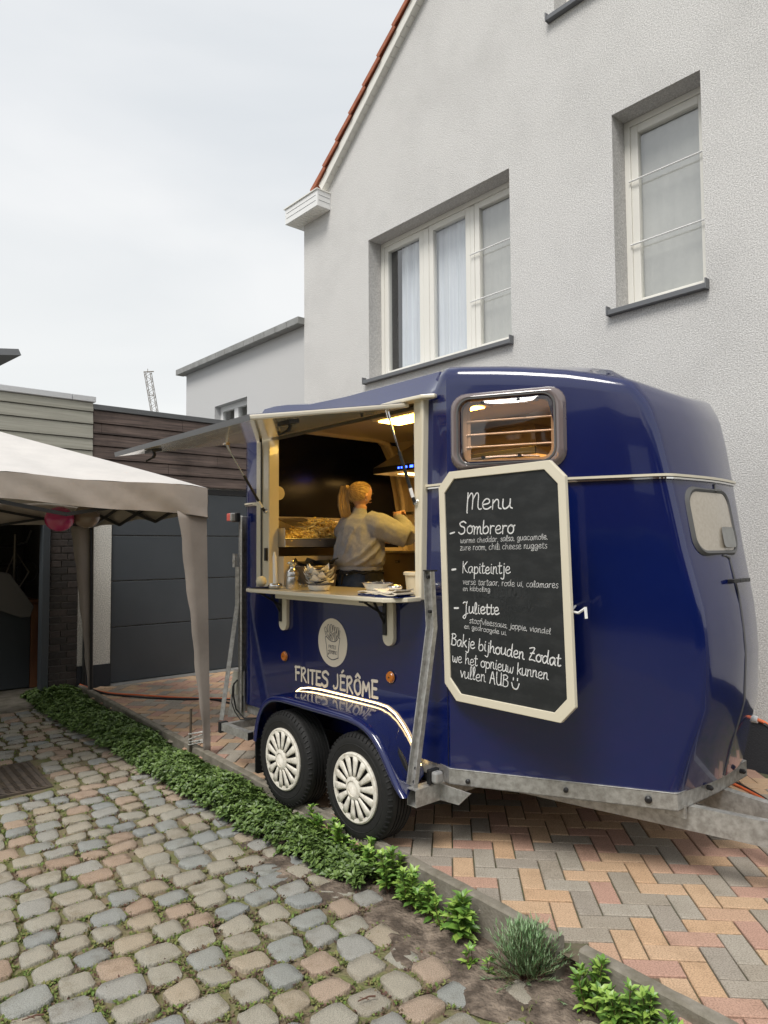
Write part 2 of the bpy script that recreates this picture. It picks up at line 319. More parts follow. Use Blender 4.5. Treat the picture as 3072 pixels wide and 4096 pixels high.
# stroke lettering -------------------------------------------------
G = {
'a': (5.6, [[(4.5, 4.3), (3, 5), (1, 4), (.5, 2), (1.5, 0), (3, .6), (4.5, 4), (4.4, 1), (5.3, .2)]]),
'b': (5.2, [[(.8, 10), (.5, 4), (.6, 1), (2, 0), (4, 1), (4.3, 3.5), (3, 5), (1, 3.8)]]),
'c': (4.8, [[(4, 4.3), (2.5, 5), (.7, 3.5), (.7, 1.2), (2.3, 0), (4.5, 1)]]),
'd': (5.8, [[(4.3, 4.2), (2.5, 5), (.6, 3.3), (1, .6), (2.6, .2), (4.2, 3), (4.8, 10)], [(4.7, 7), (4.4, 1), (5.5, .2)]]),
'e': (5, [[(.5, 2.2), (3.6, 2.8), (3.8, 4.5), (2.2, 5), (.6, 3), (1.2, .5), (3, 0), (4.8, 1)]]),
'f': (4, [[(4, 9.2), (3, 10), (2, 8), (1.8, 0), (1.4, -4), (.6, -4.6)], [(.4, 4.8), (3.8, 5)]]),
'g': (5.4, [[(4.3, 4.3), (2.5, 5), (.7, 3.5), (1, 1), (2.6, .4), (4.4, 4.2), (4.3, -3), (3, -4.8), (.8, -3.8), (2.5, -1.5), (5.2, .4)]]),
'h': (5.2, [[(.8, 10), (.6, 0)], [(.7, 2.5), (2.2, 4.8), (3.6, 4.5), (3.8, 1), (5, .1)]]),
'i': (2.4, [[(1, 5), (1, 1), (2.2, .1)], [(1.2, 7), (1.4, 7.4)]]),
'j': (3, [[(2, 5), (1.9, -3), (.8, -4.7), (-.8, -3.8)], [(2.1, 7), (2.3, 7.4)]]),
'k': (4.6, [[(.8, 10), (.6, 0)], [(3.8, 5), (.9, 2.4)], [(1.6, 2.8), (4.4, .1)]]),
'l': (3, [[(.8, .8), (2.3, 7), (1.8, 10), (.9, 9), (.8, 1.5), (1.6, 0), (2.8, .6)]]),
'm': (6.8, [[(.7, 5), (.6, 0)], [(.7, 3), (2, 5), (2.9, 4.3), (2.9, 0)], [(2.9, 3), (4.3, 5), (5.2, 4.3), (5.3, .8), (6.6, .1)]]),
'n': (5, [[(.7, 5), (.6, 0)], [(.7, 3), (2.2, 5), (3.4, 4.3), (3.5, .8), (4.8, .1)]]),
'o': (5.2, [[(2.5, 5), (.6, 3.5), (.7, 1), (2.5, 0), (4.2, 1.2), (4.2, 3.8), (2.7, 5), (3.6, 4.1), (5.2, 4.7)]]),
'p': (5, [[(.8, 5), (.6, -4.6)], [(.7, 3.5), (2.4, 5), (4.2, 3.8), (4, .9), (2, 0), (.8, 1)]]),
'r': (3.8, [[(.7, 5), (.7, 0)], [(.7, 3), (1.7, 4.7), (3.4, 4.6)]]),
's': (4, [[(3.6, 4.5), (2.2, 5), (.9, 4), (2, 2.7), (3.4, 1.4), (2.2, 0), (.5, .6)]]),
't': (3.6, [[(1.6, 8.5), (1.4, 1), (2.4, 0), (3.6, .6)], [(.1, 5.4), (3.4, 5.6)]]),
'u': (5.2, [[(.6, 5), (.6, 1), (2, 0), (3.8, 2), (4, 5)], [(4, 4), (4, 1), (5.1, .1)]]),
'v': (4.2, [[(.4, 5), (1.2, 2), (1.9, 0), (2.8, 2.4), (4, 5)]]),
'w': (6.2, [[(.4, 5), (.7, .9), (2, 0), (3, 2.5), (3.1, 4)], [(3.1, 3), (3.6, .4), (5, .3), (5.8, 5)]]),
'z': (4.6, [[(.5, 4.8), (2.2, 5.1), (3.9, 4.9), (.5, .1), (2.3, .3), (4.4, .2)]]),
'y': (5, [[(.6, 5), (.7, 1.6), (2, .6), (3.6, 2), (4, 5)], [(4, 4), (3.9, -2.6), (2.4, -4.7), (.6, -3.6)]]),
',': (1.8, [[(.9, .4), (.5, -1.6)]]), '.': (1.6, [[(.6, .1), (.8, .4)]]), '-': (4, [[(.4, 2.6), (3.4, 2.9)]]), ' ': (3.4, []),
'M': (8, [[(.8, 10), (.6, 0), (.7, -1.6)], [(.7, 5.6), (2.3, 9.6), (3.4, 8), (3.3, .6)], [(3.4, 5.4), (5.2, 9.6), (6.3, 8.2), (6.2, 2), (7, .4), (8, .6)]]),
'S': (6.4, [[(5.6, 8.6), (3.6, 10), (1, 8.4), (1.8, 6), (4.6, 4.4), (4.6, 1.2), (2.2, 0), (.2, 1.2)]]),
'K': (6, [[(1, 10), (.7, 0)], [(5, 9.6), (1, 4.8)], [(1.8, 5.4), (3.4, 2), (5.6, .2)]]),
'J': (5.5, [[(.4, 8.4), (2, 9.6), (3.6, 8.8)], [(4.2, 10), (3.4, 6), (3, -2), (1.8, -4.8), (.2, -3.6), (1.8, -1.6), (5, .2)]]),
'B': (6, [[(1.2, 9.6), (.8, .2)], [(.4, 9.2), (3, 10), (4.8, 8), (3, 5.6), (1.2, 5.2)], [(2.4, 5.4), (5, 4), (4.8, 1), (2.6, 0), (.4, .4)]]),
'Z': (6, [[(.6, 8.6), (2.6, 9.4), (4.8, 9.2), (3, 5), (.6, .3), (2.8, .6), (5.6, 0)], [(1.4, 4.6), (4.6, 5)]]),
'A': (6, [[(.4, 0), (1.6, 5), (2.8, 10), (4, 5), (5.2, 0)], [(1.2, 4), (4.6, 4)]]),
'U': (6, [[(.8, 10), (.8, 3), (2, .2), (4.2, .8), (4.8, 4), (4.9, 10)], [(4.9, 4), (5, 0)]]),
'F': (5.2, [[(.9, 9.6), (1.1, 0)], [(.4, 9), (4.6, 9.6)], [(1, 5.2), (3.8, 5.4)]]),
'R': (5.8, [[(1, 9.6), (1, 0)], [(.7, 8.6), (3.2, 9.8), (4.4, 7.8), (3, 5.6), (1.6, 4.8)], [(1.8, 5), (3.4, 2.4), (5, 0)]]),
'I': (2.3, [[(1, 9), (1.2, 0)]]), 'T': (5, [[(2.4, 9.2), (2.4, 0)], [(.3, 9), (4.6, 9.4)]]),
'E': (5.2, [[(1, 9.4), (1, .2)], [(.8, 9.3), (4.4, 9.6)], [(1, 5), (3.8, 5.2)], [(.9, .2), (4.6, .3)]]),
'C': (5.2, [[(4.6, 8.6), (3, 9.6), (1, 7), (.8, 3), (2.4, .2), (4.8, 1)]]),
'O': (6, [[(3, 8.2), (1, 6.8), (.8, 2.6), (2.6, 0), (4.8, 1.4), (5, 5.4), (4, 8), (3, 8.2)]]),
'H': (5.6, [[(1, 9.6), (.9, 0)], [(4.6, 9.6), (4.6, 0)], [(1, 5), (4.6, 5)]]), 'N': (5.8, [[(1, 0), (1, 9.4)], [(1, 9.2), (4.6, .4)], [(4.6, 0), (4.7, 9.6)]]),
'm_': (6.6, [[(.6, 0), (1.2, 8.6)], [(1.2, 8.4), (3.2, 3.6)], [(3.2, 3.6), (5, 8.8)], [(5.2, 8.6), (5.8, 0)]]),
'j_': (4.2, [[(3.4, 9.2), (3.3, 2), (2, 0), (.4, 1.4)]]),
}
def smoothpath(p, k=4):
    if len(p) < 3: return p
    P = [p[0]] + list(p) + [p[-1]]; o = []
    for i in range(1, len(P) - 2):
        a, b, c, d = (np.array(P[i + j], float) for j in (-1, 0, 1, 2))
        for t in range(k):
            t /= k; o.append(tuple(.5 * (2 * b + (c - a) * t + (2 * a - 5 * b + 4 * c - d) * t * t + (3 * b - a - 3 * c + d) * t ** 3)))
    o.append(p[-1]); return o
LAY = [0]
def ribbon(mb, pts, w, fn, d):      # flat ribbon with round ends in a plane
    LAY[0] = (LAY[0] + 1) % 9; d = d + LAY[0] * .00006
    P = [np.array(p, float) for p in pts]; n = len(P); vs = []
    def nrm(i):
        t = P[min(i + 1, n - 1)] - P[max(i - 1, 0)]; l = np.hypot(*t) or 1; return np.array([-t[1], t[0]]) / l
    L_, R_ = [], []
    for i in range(n): q = nrm(i) * w / 2; L_.append(P[i] + q); R_.append(P[i] - q)
    n0, n1 = nrm(0), nrm(n - 1); t0 = np.array([-n0[1], n0[0]]); t1 = -np.array([-n1[1], n1[0]])
    cap0 = [P[0] + (n0 * cos(t) + t0 * sin(t)) * w / 2 for t in (pi * .25, pi * .5, pi * .75)]
    cap1 = [P[-1] + (-n1 * cos(t) + t1 * sin(t)) * w / 2 for t in (pi * .25, pi * .5, pi * .75)]
    vs = L_ + R_ + cap0 + cap1
    fs = [(i, i + 1, n + i + 1, n + i) for i in range(n - 1)]
    fs.append((0, 2 * n, 2 * n + 1, 2 * n + 2, n)); fs.append((2 * n - 1, 2 * n + 3, 2 * n + 4, 2 * n + 5, n - 1))
    mb.add([fn(float(p[0]), float(p[1]), d) for p in vs], fs)
def write(mb, s, p0, p1, xh, w, fn, d, slant=.12, jit=.3, asc=1.0):
    AS = lambda b: 5 + (b - 5) * asc if b > 5 else (b * asc if b < 0 else b)
    keys = []; i = 0
    for ch in s: keys.append({'É': 'E', 'Ô': 'O', 'Ö': 'm_', 'ĳ': 'j_'}.get(ch, ch))
    tot = sum(G[k][0] for k in keys); p0 = np.array(p0); p1 = np.array(p1); L_ = np.hypot(*(p1 - p0)); e = (p1 - p0) / L_; u = np.array([-e[1], e[0]]); sx = L_ / tot; sy = xh / 5
    x = 0
    for ch, k in zip(s, keys):
        jy = random.uniform(-jit, jit); sc = random.uniform(.93, 1.07)
        st = list(G[k][1])
        if ch == 'É': st = st + [[(2, 11.6), (3.2, 13)]]
        if ch == 'Ô': st = st + [[(1.6, 9.8), (3, 11.6)], [(3, 11.6), (4.6, 9.8)]]
        for q in st:
            pts = [tuple(p0 + e * sx * (x + a + slant * b * sy / sx * .5) + u * sy * (b * sc + jy)) for a, b in [(a_, AS(b_)) for a_, b_ in smoothpath(q)]]
            ribbon(mb, pts, w * random.uniform(.85, 1.15), fn, d)
        x += G[k][0]

# ================================================================== SETTING: ground
gm = MB(); gm.add([(-400, -400, -.20), (400, -400, -.20), (400, 400, -.20), (-400, 400, -.20)], [(0, 1, 2, 3)])
single('ground', gm, 'ground', kind='structure', T=False)
E0 = Vector((.66, 2.80, 0)); ED = Vector((-.6157, .7880, 0)); EN = Vector((-.7880, -.6157, 0))   # edging line, its direction, its left side
def EP(s, o, z=0): p = E0 + ED * s + EN * o; return (p.x, p.y, z)
# cobbled yard, lower by about .12
yard = bpy.data.objects.new('cobbled_yard', None); COL.objects.link(yard); yard['kind'] = 'structure'; ORG['cobbled_yard'] = (0, 0, 0)
nx, ny = 90, 60; ym = MB(); vs = []
for j in range(ny + 1):
    for i in range(nx + 1):
        s = -3.0 + i * 10.6 / nx; o = -.02 + j * 7 / ny
        vs.append(EP(s, o, -.1195 + .006 * sin(s * 9) * cos(o * 7) + random.uniform(-.003, .003)))
ym.add(vs, [(j * (nx + 1) + i, j * (nx + 1) + i + 1, (j + 1) * (nx + 1) + i + 1, (j + 1) * (nx + 1) + i) for j in range(ny) for i in range(nx)])
part(yard, 'joint_bed', ym, 'joint', smooth=180)
fpx = 2840
def campx(p):
    d = Vector(p) - Vector((0, 0, H)); z = d.dot(F)
    if z < .3: return None
    return 1536 + fpx * d.dot(RR) / z, 2048 - fpx * d.dot(U) / z, z
def inview(p, m=250):
    q = campx(p)
    return q is not None and -m < q[0] < 3072 + m and -m < q[1] < 4096 + m
def stone_mesh(seed, n=16):
    r = random.Random(seed); vs = []; fs = []
    sq = r.uniform(5, 14); cj = [(r.uniform(-.28, .16), r.uniform(-.28, .16)) for _ in range(4)]; ph = r.uniform(0, 6); tl = r.uniform(-.006, .006), r.uniform(-.006, .006)
    nz = [r.uniform(-.035, .030) for _ in range(n)]
    for (k, z) in ((1.0, -.5), (1.0, .70), (.985, .90), (.955, .985), (.5, 1.0)):
        for i in range(n):
            t = R(45 + 90 * (i // 4) + (-26, -9, 9, 26)[i % 4]); c, s_ = cos(t), sin(t)
            q = (abs(c) ** sq + abs(s_) ** sq) ** (-1 / sq) * (1 + nz[i])
            x = q * c; y = q * s_; u, v = (x + 1) / 2, (y + 1) / 2
            dx = (1 - u) * (1 - v) * cj[0][0] + u * (1 - v) * cj[1][0] + u * v * cj[2][0] + (1 - u) * v * cj[3][0]
            dy = (1 - u) * (1 - v) * cj[0][1] + u * (1 - v) * cj[1][1] + u * v * cj[2][1] + (1 - u) * v * cj[3][1]
            x, y = (x - x * abs(dx) * 1 + dx * .6) * k, (y - y * abs(dy) + dy * .6) * k
            vs.append((x * .5, y * .5, z * .028 + (r.uniform(-.0018, .0018) if z > .5 else 0) + tl[0] * x + tl[1] * y))
    vs.append((0, 0, .0285 + r.uniform(-.001, .0015)))
    for q in range(4):
        for i in range(n): fs.append((q * n + i, q * n + (i + 1) % n, (q + 1) * n + (i + 1) % n, (q + 1) * n + i))
    for i in range(n): fs.append((4 * n + i, 4 * n + (i + 1) % n, 5 * n))
    return vs, fs
svar = [stone_mesh(i) for i in range(22)]
smesh = []
for i, (vs, fs) in enumerate(svar):
    mb = MB(); mb.add(vs, fs); smesh.append(mesh('cobblestone_mesh', mb, MT['cobble'], smooth=50, fix=False))
def hedge_w(s): return interp(s, [0, .4, 1, 1.6, 2.4, 4, 5.5, 7.4], [.10, .10, .16, .24, .30, .36, .46, .52])
stones = []
row = 0; s = -2.6
while s < 7.3:
    dpt = random.uniform(.124, .148); o = max(.03, hedge_w(max(s, 0)) * .78 + random.uniform(0, .05))
    while o < 6.2:
        wd = random.uniform(.118, .175)
        bow = .05 * sin(o * 1.1 + .5) + random.uniform(-.009, .009)
        c = Vector(EP(s + dpt / 2 + bow, o + wd / 2))
        if o > (.05 + random.uniform(0, .24) if s < 1.9 else 0):
            sink = -.003 if o < hedge_w(s) + .25 and random.random() < .5 else 0
            gq = c - Vector((-2.345, 5.10, 0))
            if inview(c, 400) and not (-.07 < gq.dot(EN) < 1.12 and -.06 < gq.dot(ED) < .82):
                stones.append((c, wd, dpt, random.uniform(-.09, .09), random.randrange(22), sink))
        o += wd + random.uniform(.008, .02)
    s += dpt + random.uniform(.008, .018); row += 1
stones.sort(key=lambda q: (not inview(q[0], 60), (q[0] - Vector((0, 0, 0))).length))
fv, ff = [], []
ang0 = atan2(EN.y, EN.x); JP = []
for i, (c, wd, dp, an, k, sink) in enumerate(stones):
    z = -.132 + random.uniform(-.004, .004) + sink * .8
    JP.append((c, wd, dp))
    if i < 298:
        o = bpy.data.objects.new('cobblestone', smesh[k]); COL.objects.link(o); o.parent = yard
        o.location = (c.x, c.y, z); o.scale = (wd * 1.01, dp * random.uniform(.99, 1.06), 1); o.rotation_euler = (random.uniform(-.02, .02), random.uniform(-.02, .02), ang0 + an + (pi if random.random() < .5 else 0))
    else:
        vs, fs = svar[k]; n = len(fv); ca, sa = cos(ang0 + an), sin(ang0 + an)
        fv += [(c.x + x * wd * ca - y * dp * sa, c.y + x * wd * sa + y * dp * ca, z + h) for x, y, h in vs]; ff += [tuple(a + n for a in f) for f in fs]
mb = MB(); mb.v = fv; mb.f = ff
part(yard, 'far_cobblestones', mb, 'cobble_i', smooth=50, kind='stuff', fix=False)
# soil strip by the edging
sm = MB(); vs = []; NS = 120; NO = 12
for i in range(NS + 1):
    s_ = -2.6 + i * 9.9 / NS
    for j in range(NO + 1):
        wmax = hedge_w(max(s_, 0)) + .04 + .04 * sin(s_ * 5) + .03 * sin(s_ * 17) + .22 * max(0, min(1, (2.1 - s_) / .6))
        o = -.01 + j / NO * wmax; e = min(1, (NO - j) / 3)
        vs.append(EP(s_, o, -.1175 + .010 * e + random.uniform(-.004, .004) + .008 * sin(s_ * 13 + o * 20)))
sm.add(vs, [(i * (NO + 1) + j, (i + 1) * (NO + 1) + j, (i + 1) * (NO + 1) + j + 1, i * (NO + 1) + j + 1) for i in range(NS) for j in range(NO)])
sm.add([EP(.4, -.062, -.25), EP(-.5, -.062, -.25), EP(-.5, -.062, -.013), EP(.4, -.062, -.013)], [(0, 1, 2, 3)])
sm.add([EP(.3, .01, -.118), EP(-.4, .01, -.118), EP(-.4, -.07, -.10), EP(.3, -.07, -.10)], [(0, 1, 2, 3)])
single('soil_bed', sm, 'soil', kind='structure', T=False, smooth=180)

# brick driveway in herringbone, 45 degrees to the house
drive = bpy.data.objects.new('brick_driveway', None); COL.objects.link(drive); drive['kind'] = 'structure'; ORG['brick_driveway'] = (0, 0, 0)
def clipE(p): return (Vector((p[0], p[1], 0)) - E0).dot(EN)
dm = MB(); dm.add([EP(-6, -.02, -.012), EP(-6, -12, -.012), EP(7.3, -12, -.012), EP(7.3, -.02, -.012)], [(0, 1, 2, 3)])
part(drive, 'joint_sand', dm, 'sand', smooth=0)
def brick_v(L_, W_, h=.012, g=.0035):
    b = .004; vs = []
    for (i, z) in ((0, -h), (0, -b * .8), (b, 0)):
        x, y = L_ / 2 - g - i, W_ / 2 - g - i; vs += [(-x, -y, z), (x, -y, z), (x, y, z), (-x, y, z)]
    return vs, [(k * 4 + i, k * 4 + (i + 1) % 4, (k + 1) * 4 + (i + 1) % 4, (k + 1) * 4 + i) for k in range(2) for i in range(4)] + [(8, 9, 10, 11)]
BW = .105; bang = R(-5.2) ; bx = Vector((cos(bang), sin(bang), 0)); by = Vector((-sin(bang), cos(bang), 0))
bvs, bfs = brick_v(2 * BW, BW); mb = MB(); mb.add(bvs, bfs); bme = mesh('paving_brick_mesh', mb, MT['brick'], smooth=0, fix=False)
bl = []
for i in range(-60, 80):
    for j in range(-10, 110):
        m4 = (i - j) % 4
        if m4 == 0: c = bx * ((i + 1) * BW) + by * ((j + .5) * BW); rt = bang
        elif m4 == 3: c = bx * ((i + .5) * BW) + by * ((j + 1) * BW); rt = bang + pi / 2
        else: continue
        if clipE(c) > -.05: continue
        la = (c - O).dot(fd); lb = (c - O).dot(bd)
        if la < -5.22 or lb > 2.78: continue
        if not inview(c, 300): continue
        bl.append((c, rt))
bl.sort(key=lambda q: (not inview(q[0], 40) or (1.5 > (q[0] - O).dot(bd) > .5 and -1.6 < (q[0] - O).dot(fd) < .9), q[0].length))
fv, ff = [], []
for k, (c, rt) in enumerate(bl):
    z = random.uniform(-.0025, .0015); tx, ty = random.uniform(-.008, .008), random.uniform(-.008, .008)
    if k < 298:
        o = bpy.data.objects.new('paving_brick', bme); COL.objects.link(o); o.parent = drive
        o.location = (c.x, c.y, z); o.rotation_euler = (tx, ty, rt + random.uniform(-.006, .006))
    else:
        n = len(fv); ca, sa = cos(rt), sin(rt)
        fv += [(c.x + x * ca - y * sa, c.y + x * sa + y * ca, z + h + tx * y) for x, y, h in bvs]; ff += [tuple(a + n for a in f) for f in bfs]
mb = MB(); mb.v = fv; mb.f = ff
part(drive, 'far_paving_bricks', mb, 'brick_i', smooth=0, kind='stuff', fix=False)
# concrete edging boards
def edging(s0, s1, off, label, zt=.045, dz=0):
    mb = MB(); n = max(2, int((s1 - s0) / .05)); 
    th = .055; vs = []
    for i in range(n + 1):
        s_ = s0 + (s1 - s0) * i / n; j1, j2 = random.uniform(-.002, .002), random.uniform(-.002, .002)
        zz = zt + dz * i / n
        for (o, z) in ((0, -.2), (0, zz - .008 + j1), (-.008, zz + j1), (-th + .008, zz + j2), (-th, zz - .008 + j2), (-th, -.2)):
            vs.append(EP(s_, o + off, z))
    fs = [(i * 6 + k, (i + 1) * 6 + k, (i + 1) * 6 + (k + 1) % 6, i * 6 + (k + 1) % 6) for i in range(n) for k in range(6)] + [tuple(range(6)), tuple(n * 6 + k for k in range(6))[::-1]]
    mb.add(vs, fs)
    return single('concrete_edging', mb, 'concrete', label, 'kerb', org=EP(s0, off, 0), T=False, group='concrete edging boards', smooth=40)
edging(.02, 2.02, 0, 'weathered concrete edging board running from the lavender to the near wheel of the blue trailer')
edging(2.03, 4.10, 0, 'weathered concrete edging board beside the far wheel and the steel stake')
edging(4.11, 7.02, 0, 'mossy concrete edging board behind the dense green ground cover, ending at the garage wall')
edging(-2.2, -.08, -.012, 'concrete edging board in the bottom right corner, after the gap by the lavender')

# ================================================================== HOUSE
hs = thing('house', 'tall gabled house with grey pebble render wall, cream verge boards and orange roof tiles', 'house', (-4.49, 2.8, 0))
def gable(a): return 5.93 + .88 * (a + 3.708) if a < .8 else 5.93 + .88 * (.8 + 3.708) - .88 * (a - .8)
def clip_half(poly, A, B, C_):   # keep A*x+B*y<=C
    out_ = []
    for i in range(len(poly)):
        p, q = poly[i], poly[(i + 1) % len(poly)]; dp = A * p[0] + B * p[1] - C_; dq = A * q[0] + B * q[1] - C_
        if dp <= 0: out_.append(p)
        if dp * dq < 0: t = dp / (dp - dq); out_.append((p[0] + (q[0] - p[0]) * t, p[1] + (q[1] - p[1]) * t))
    return out_
ab = [-4.49, -3.19, -1.12, -.585, -.045, .695, .75, 2.5, 4.2, 5.3]; zb_ = [.34, 3.49, 5.13, 6.31, 7.9, 10.2]
holes = {(-3.19, 3.49), (-.045, 3.49), (-.585, 6.31), (-.045, 6.31)}
mb = MB()
for i in range(len(ab) - 1):
    for j in range(len(zb_) - 1):
        if (ab[i], zb_[j]) in holes: continue
        p = [(ab[i], zb_[j]), (ab[i + 1], zb_[j]), (ab[i + 1], zb_[j + 1]), (ab[i], zb_[j + 1])]
        p = clip_half(p, -.812, 1, 6.059 + .812 * 3.997 + .10)
        if p: p = clip_half(p, .812, 1, 6.059 + .812 * 3.997 + .10 + 1.624 * .8)
        if len(p) > 2: mb.add([(a, 2.8, z) for a, z in p], [tuple(range(len(p)))])
mb.add([(-4.49, 2.8, .34), (-4.49, 9, .34), (-4.49, 9, 5.4), (-4.49, 2.8, 5.4)], [(0, 1, 2, 3)])
part(hs, 'wall', mb, 'render', smooth=0, fix=False)
mb = MB(); mb.box(-4.475, 5.3, 2.815, 2.95, -.1, .34); part(hs, 'plinth', mb, 'plinth', smooth=0)
def window(a0, a1, z0, z1, sashes, rods, zt=None, screen=()):
    mb = MB(); d = 2.99
    mb.add([(a0, 2.8, z0), (a0, d + .05, z0), (a0, d + .05, z1), (a0, 2.8, z1)], [(0, 1, 2, 3)])
    mb.add([(a1, 2.8, z0), (a1, d + .05, z0), (a1, d + .05, z1), (a1, 2.8, z1)], [(0, 3, 2, 1)])
    mb.add([(a0, 2.8, z1), (a1, 2.8, z1), (a1, d + .05, z1), (a0, d + .05, z1)], [(0, 1, 2, 3)])
    mb.add([(a0, 2.8, z0), (a1, 2.8, z0), (a1, d + .05, z0), (a0, d + .05, z0)], [(0, 3, 2, 1)])
    part(hs, 'window_reveal', mb, 'reveal', smooth=0, fix=False)
    fr = MB(); 
    # outer frame
    for b in ((a0, a0 + .05, z0, z1), (a1 - .05, a1, z0, z1)): fr.box(b[0], b[1], d, d + .07, b[2], b[3])
    fr.box(a0 + .05, a1 - .05, d, d + .07, z1 - .05, z1); fr.box(a0 + .05, a1 - .05, d, d + .07, z0, z0 + .045)
    fo = part(hs, 'window_frame', fr, 'pvc', smooth=0, bevel=.004)
    for (s0, s1) in sashes:
        sb = MB(); t = .065; e = d + .012; q0, q1 = z0 + .047, z1 - .052
        sb.box(s0, s0 + t, e, e + .06, q0, q1); sb.box(s1 - t, s1, e, e + .06, q0, q1); sb.box(s0 + t, s1 - t, e, e + .06, q1 - t, q1); sb.box(s0 + t, s1 - t, e, e + .06, q0, q0 + t)
        part(fo, 'sash', sb, 'pvc', smooth=0, bevel=.006)
        gl = MB(); gl.add([(s0 + t, e + .03, q0 + t), (s1 - t, e + .03, q0 + t), (s1 - t, e + .03, q1 - t), (s0 + t, e + .03, q1 - t)], [(0, 1, 2, 3)])
        part(fo, 'pane', gl, 'glass', smooth=0, fix=False)
    for zr in rods:
        for dd in (-.045,):
            for (s0, s1) in screen:
                rb = MB(); rb.tube([(s0, d + dd + .03, zr), (s1, d + dd + .03, zr)], .007, 6); part(fo, 'screen_bar', rb, 'pvc_w')
    for (s0, s1) in screen:
        g = MB(); NN = 24; vs = []
        for i in range(NN + 1): x = lerp(s0 + .06, s1 - .06, i / NN); vs += [(x, d + .085 + .004 * sin(i * 1.3), z0 + .07), (x, d + .085 + .004 * sin(i * 1.3 + 1), z1 - .09)]
        g.add(vs, [(2 * i, 2 * i + 2, 2 * i + 3, 2 * i + 1) for i in range(NN)])
        part(fo, 'net_curtain', g, 'screen', smooth=180, fix=False)
    rm = MB(); rm.add([(a0 - .1, d + .8, z0 - .3), (a1 + .1, d + .8, z0 - .3), (a1 + .1, d + .8, z1 + .1), (a0 - .1, d + .8, z1 + .1)], [(0, 1, 2, 3)])
    rm.add([(a0 - .1, d + .07, z0 - .3), (a0 - .1, d + .8, z0 - .3), (a0 - .1, d + .8, z1 + .1), (a0 - .1, d + .07, z1 + .1)], [(0, 1, 2, 3)])
    rm.add([(a1 + .1, d + .07, z0 - .3), (a1 + .1, d + .8, z0 - .3), (a1 + .1, d + .8, z1 + .1), (a1 + .1, d + .07, z1 + .1)], [(0, 1, 2, 3)])
    rm.add([(a0 - .1, d + .07, z1 + .1), (a1 + .1, d + .07, z1 + .1), (a1 + .1, d + .8, z1 + .1), (a0 - .1, d + .8, z1 + .1)], [(0, 1, 2, 3)])
    part(hs, 'room_behind_window', rm, 'room', smooth=0, fix=False)
    si = MB(); si.box(a0 - .05, a1 + .01, 2.745, d, z0 - .045, z0 - .004); si.box(a0 - .062, a0 - .05, 2.74, 2.80, z0 - .05, z0 + .03); si.box(a1 + .01, a1 + .022, 2.74, 2.80, z0 - .05, z0 + .03)
    part(hs, 'window_sill', si, 'alu', smooth=0, bevel=.003)
    return fo
f1 = window(-3.19, -1.12, 3.49, 5.13, [(-3.14, -2.49), (-2.40, -1.80), (-1.74, -1.17)], [4.06, 4.55], screen=[(-1.78, -1.14)])
mb = MB(); mb.box(-2.487, -2.403, 3.0, 3.06, 3.54, 5.07); mb.box(-1.797, -1.743, 3.0, 3.06, 3.54, 5.07); part(f1, 'mullion', mb, 'pvc', smooth=0, bevel=.004)
def curtain(par, a0, a1, z0, z1, b=3.10, amp=.02, fr=38):
    c = MB(); NN = 70; vs = []
    for i in range(NN + 1):
        x = lerp(a0, a1, i / NN); y = b + amp * sin(x * fr) + amp * .5 * sin(x * fr * 2.3 + 1); vs += [(x, y, z0), (x, y + .01, z1)]
    c.add(vs, [(2 * i, 2 * i + 2, 2 * i + 3, 2 * i + 1) for i in range(NN)]); part(par, 'curtain', c, 'curtain', smooth=180, fix=False)
curtain(f1, -2.96, -2.44, 3.5, 5.05); curtain(f1, -2.42, -1.78, 3.5, 5.05, amp=.012)
window(-.045, .695, 3.49, 5.13, [(.005, .645)], [4.06, 4.60], screen=[(.0, .65)])
fu = window(-.585, .695, 6.31, 7.9, [(-.535, .645)], [])
curtain(fu, -.45, .6, 6.35, 7.8)
# verge, soffit, tiles, boxed gutter end
sl = Vector((1, 0, .812)).normalized(); up = Vector((-.812, 0, 1)).normalized()
def VG(t, b, h): p = Vector((-3.985, 0, 6.045)) + sl * t + up * h; return (p.x, b, p.z)
mb = MB()
for t0, t1 in ((-.02, 6.6),):
    mb.add([VG(t, b, h) for t in (t0, t1) for b, h in ((2.72, -.008), (2.72, .095), (2.74, .095), (2.74, -.008))], [(0, 1, 5, 4), (1, 2, 6, 5), (2, 3, 7, 6), (3, 0, 4, 7), (0, 3, 2, 1)])
part(hs, 'verge_board', mb, 'pvc', smooth=0)
for k in range(60):
    t = -.02 + k * .11; mb = MB(); mb.add([VG(a, b, h) for a in (t, t + .106) for b, h in ((2.741, -.010), (2.741, .002), (2.85, .002), (2.85, -.010))], [(0, 1, 5, 4), (1, 2, 6, 5), (2, 3, 7, 6), (3, 0, 4, 7), (0, 3, 2, 1), (4, 5, 6, 7)])
    part(hs, 'soffit_board', mb, 'pvc', smooth=0)
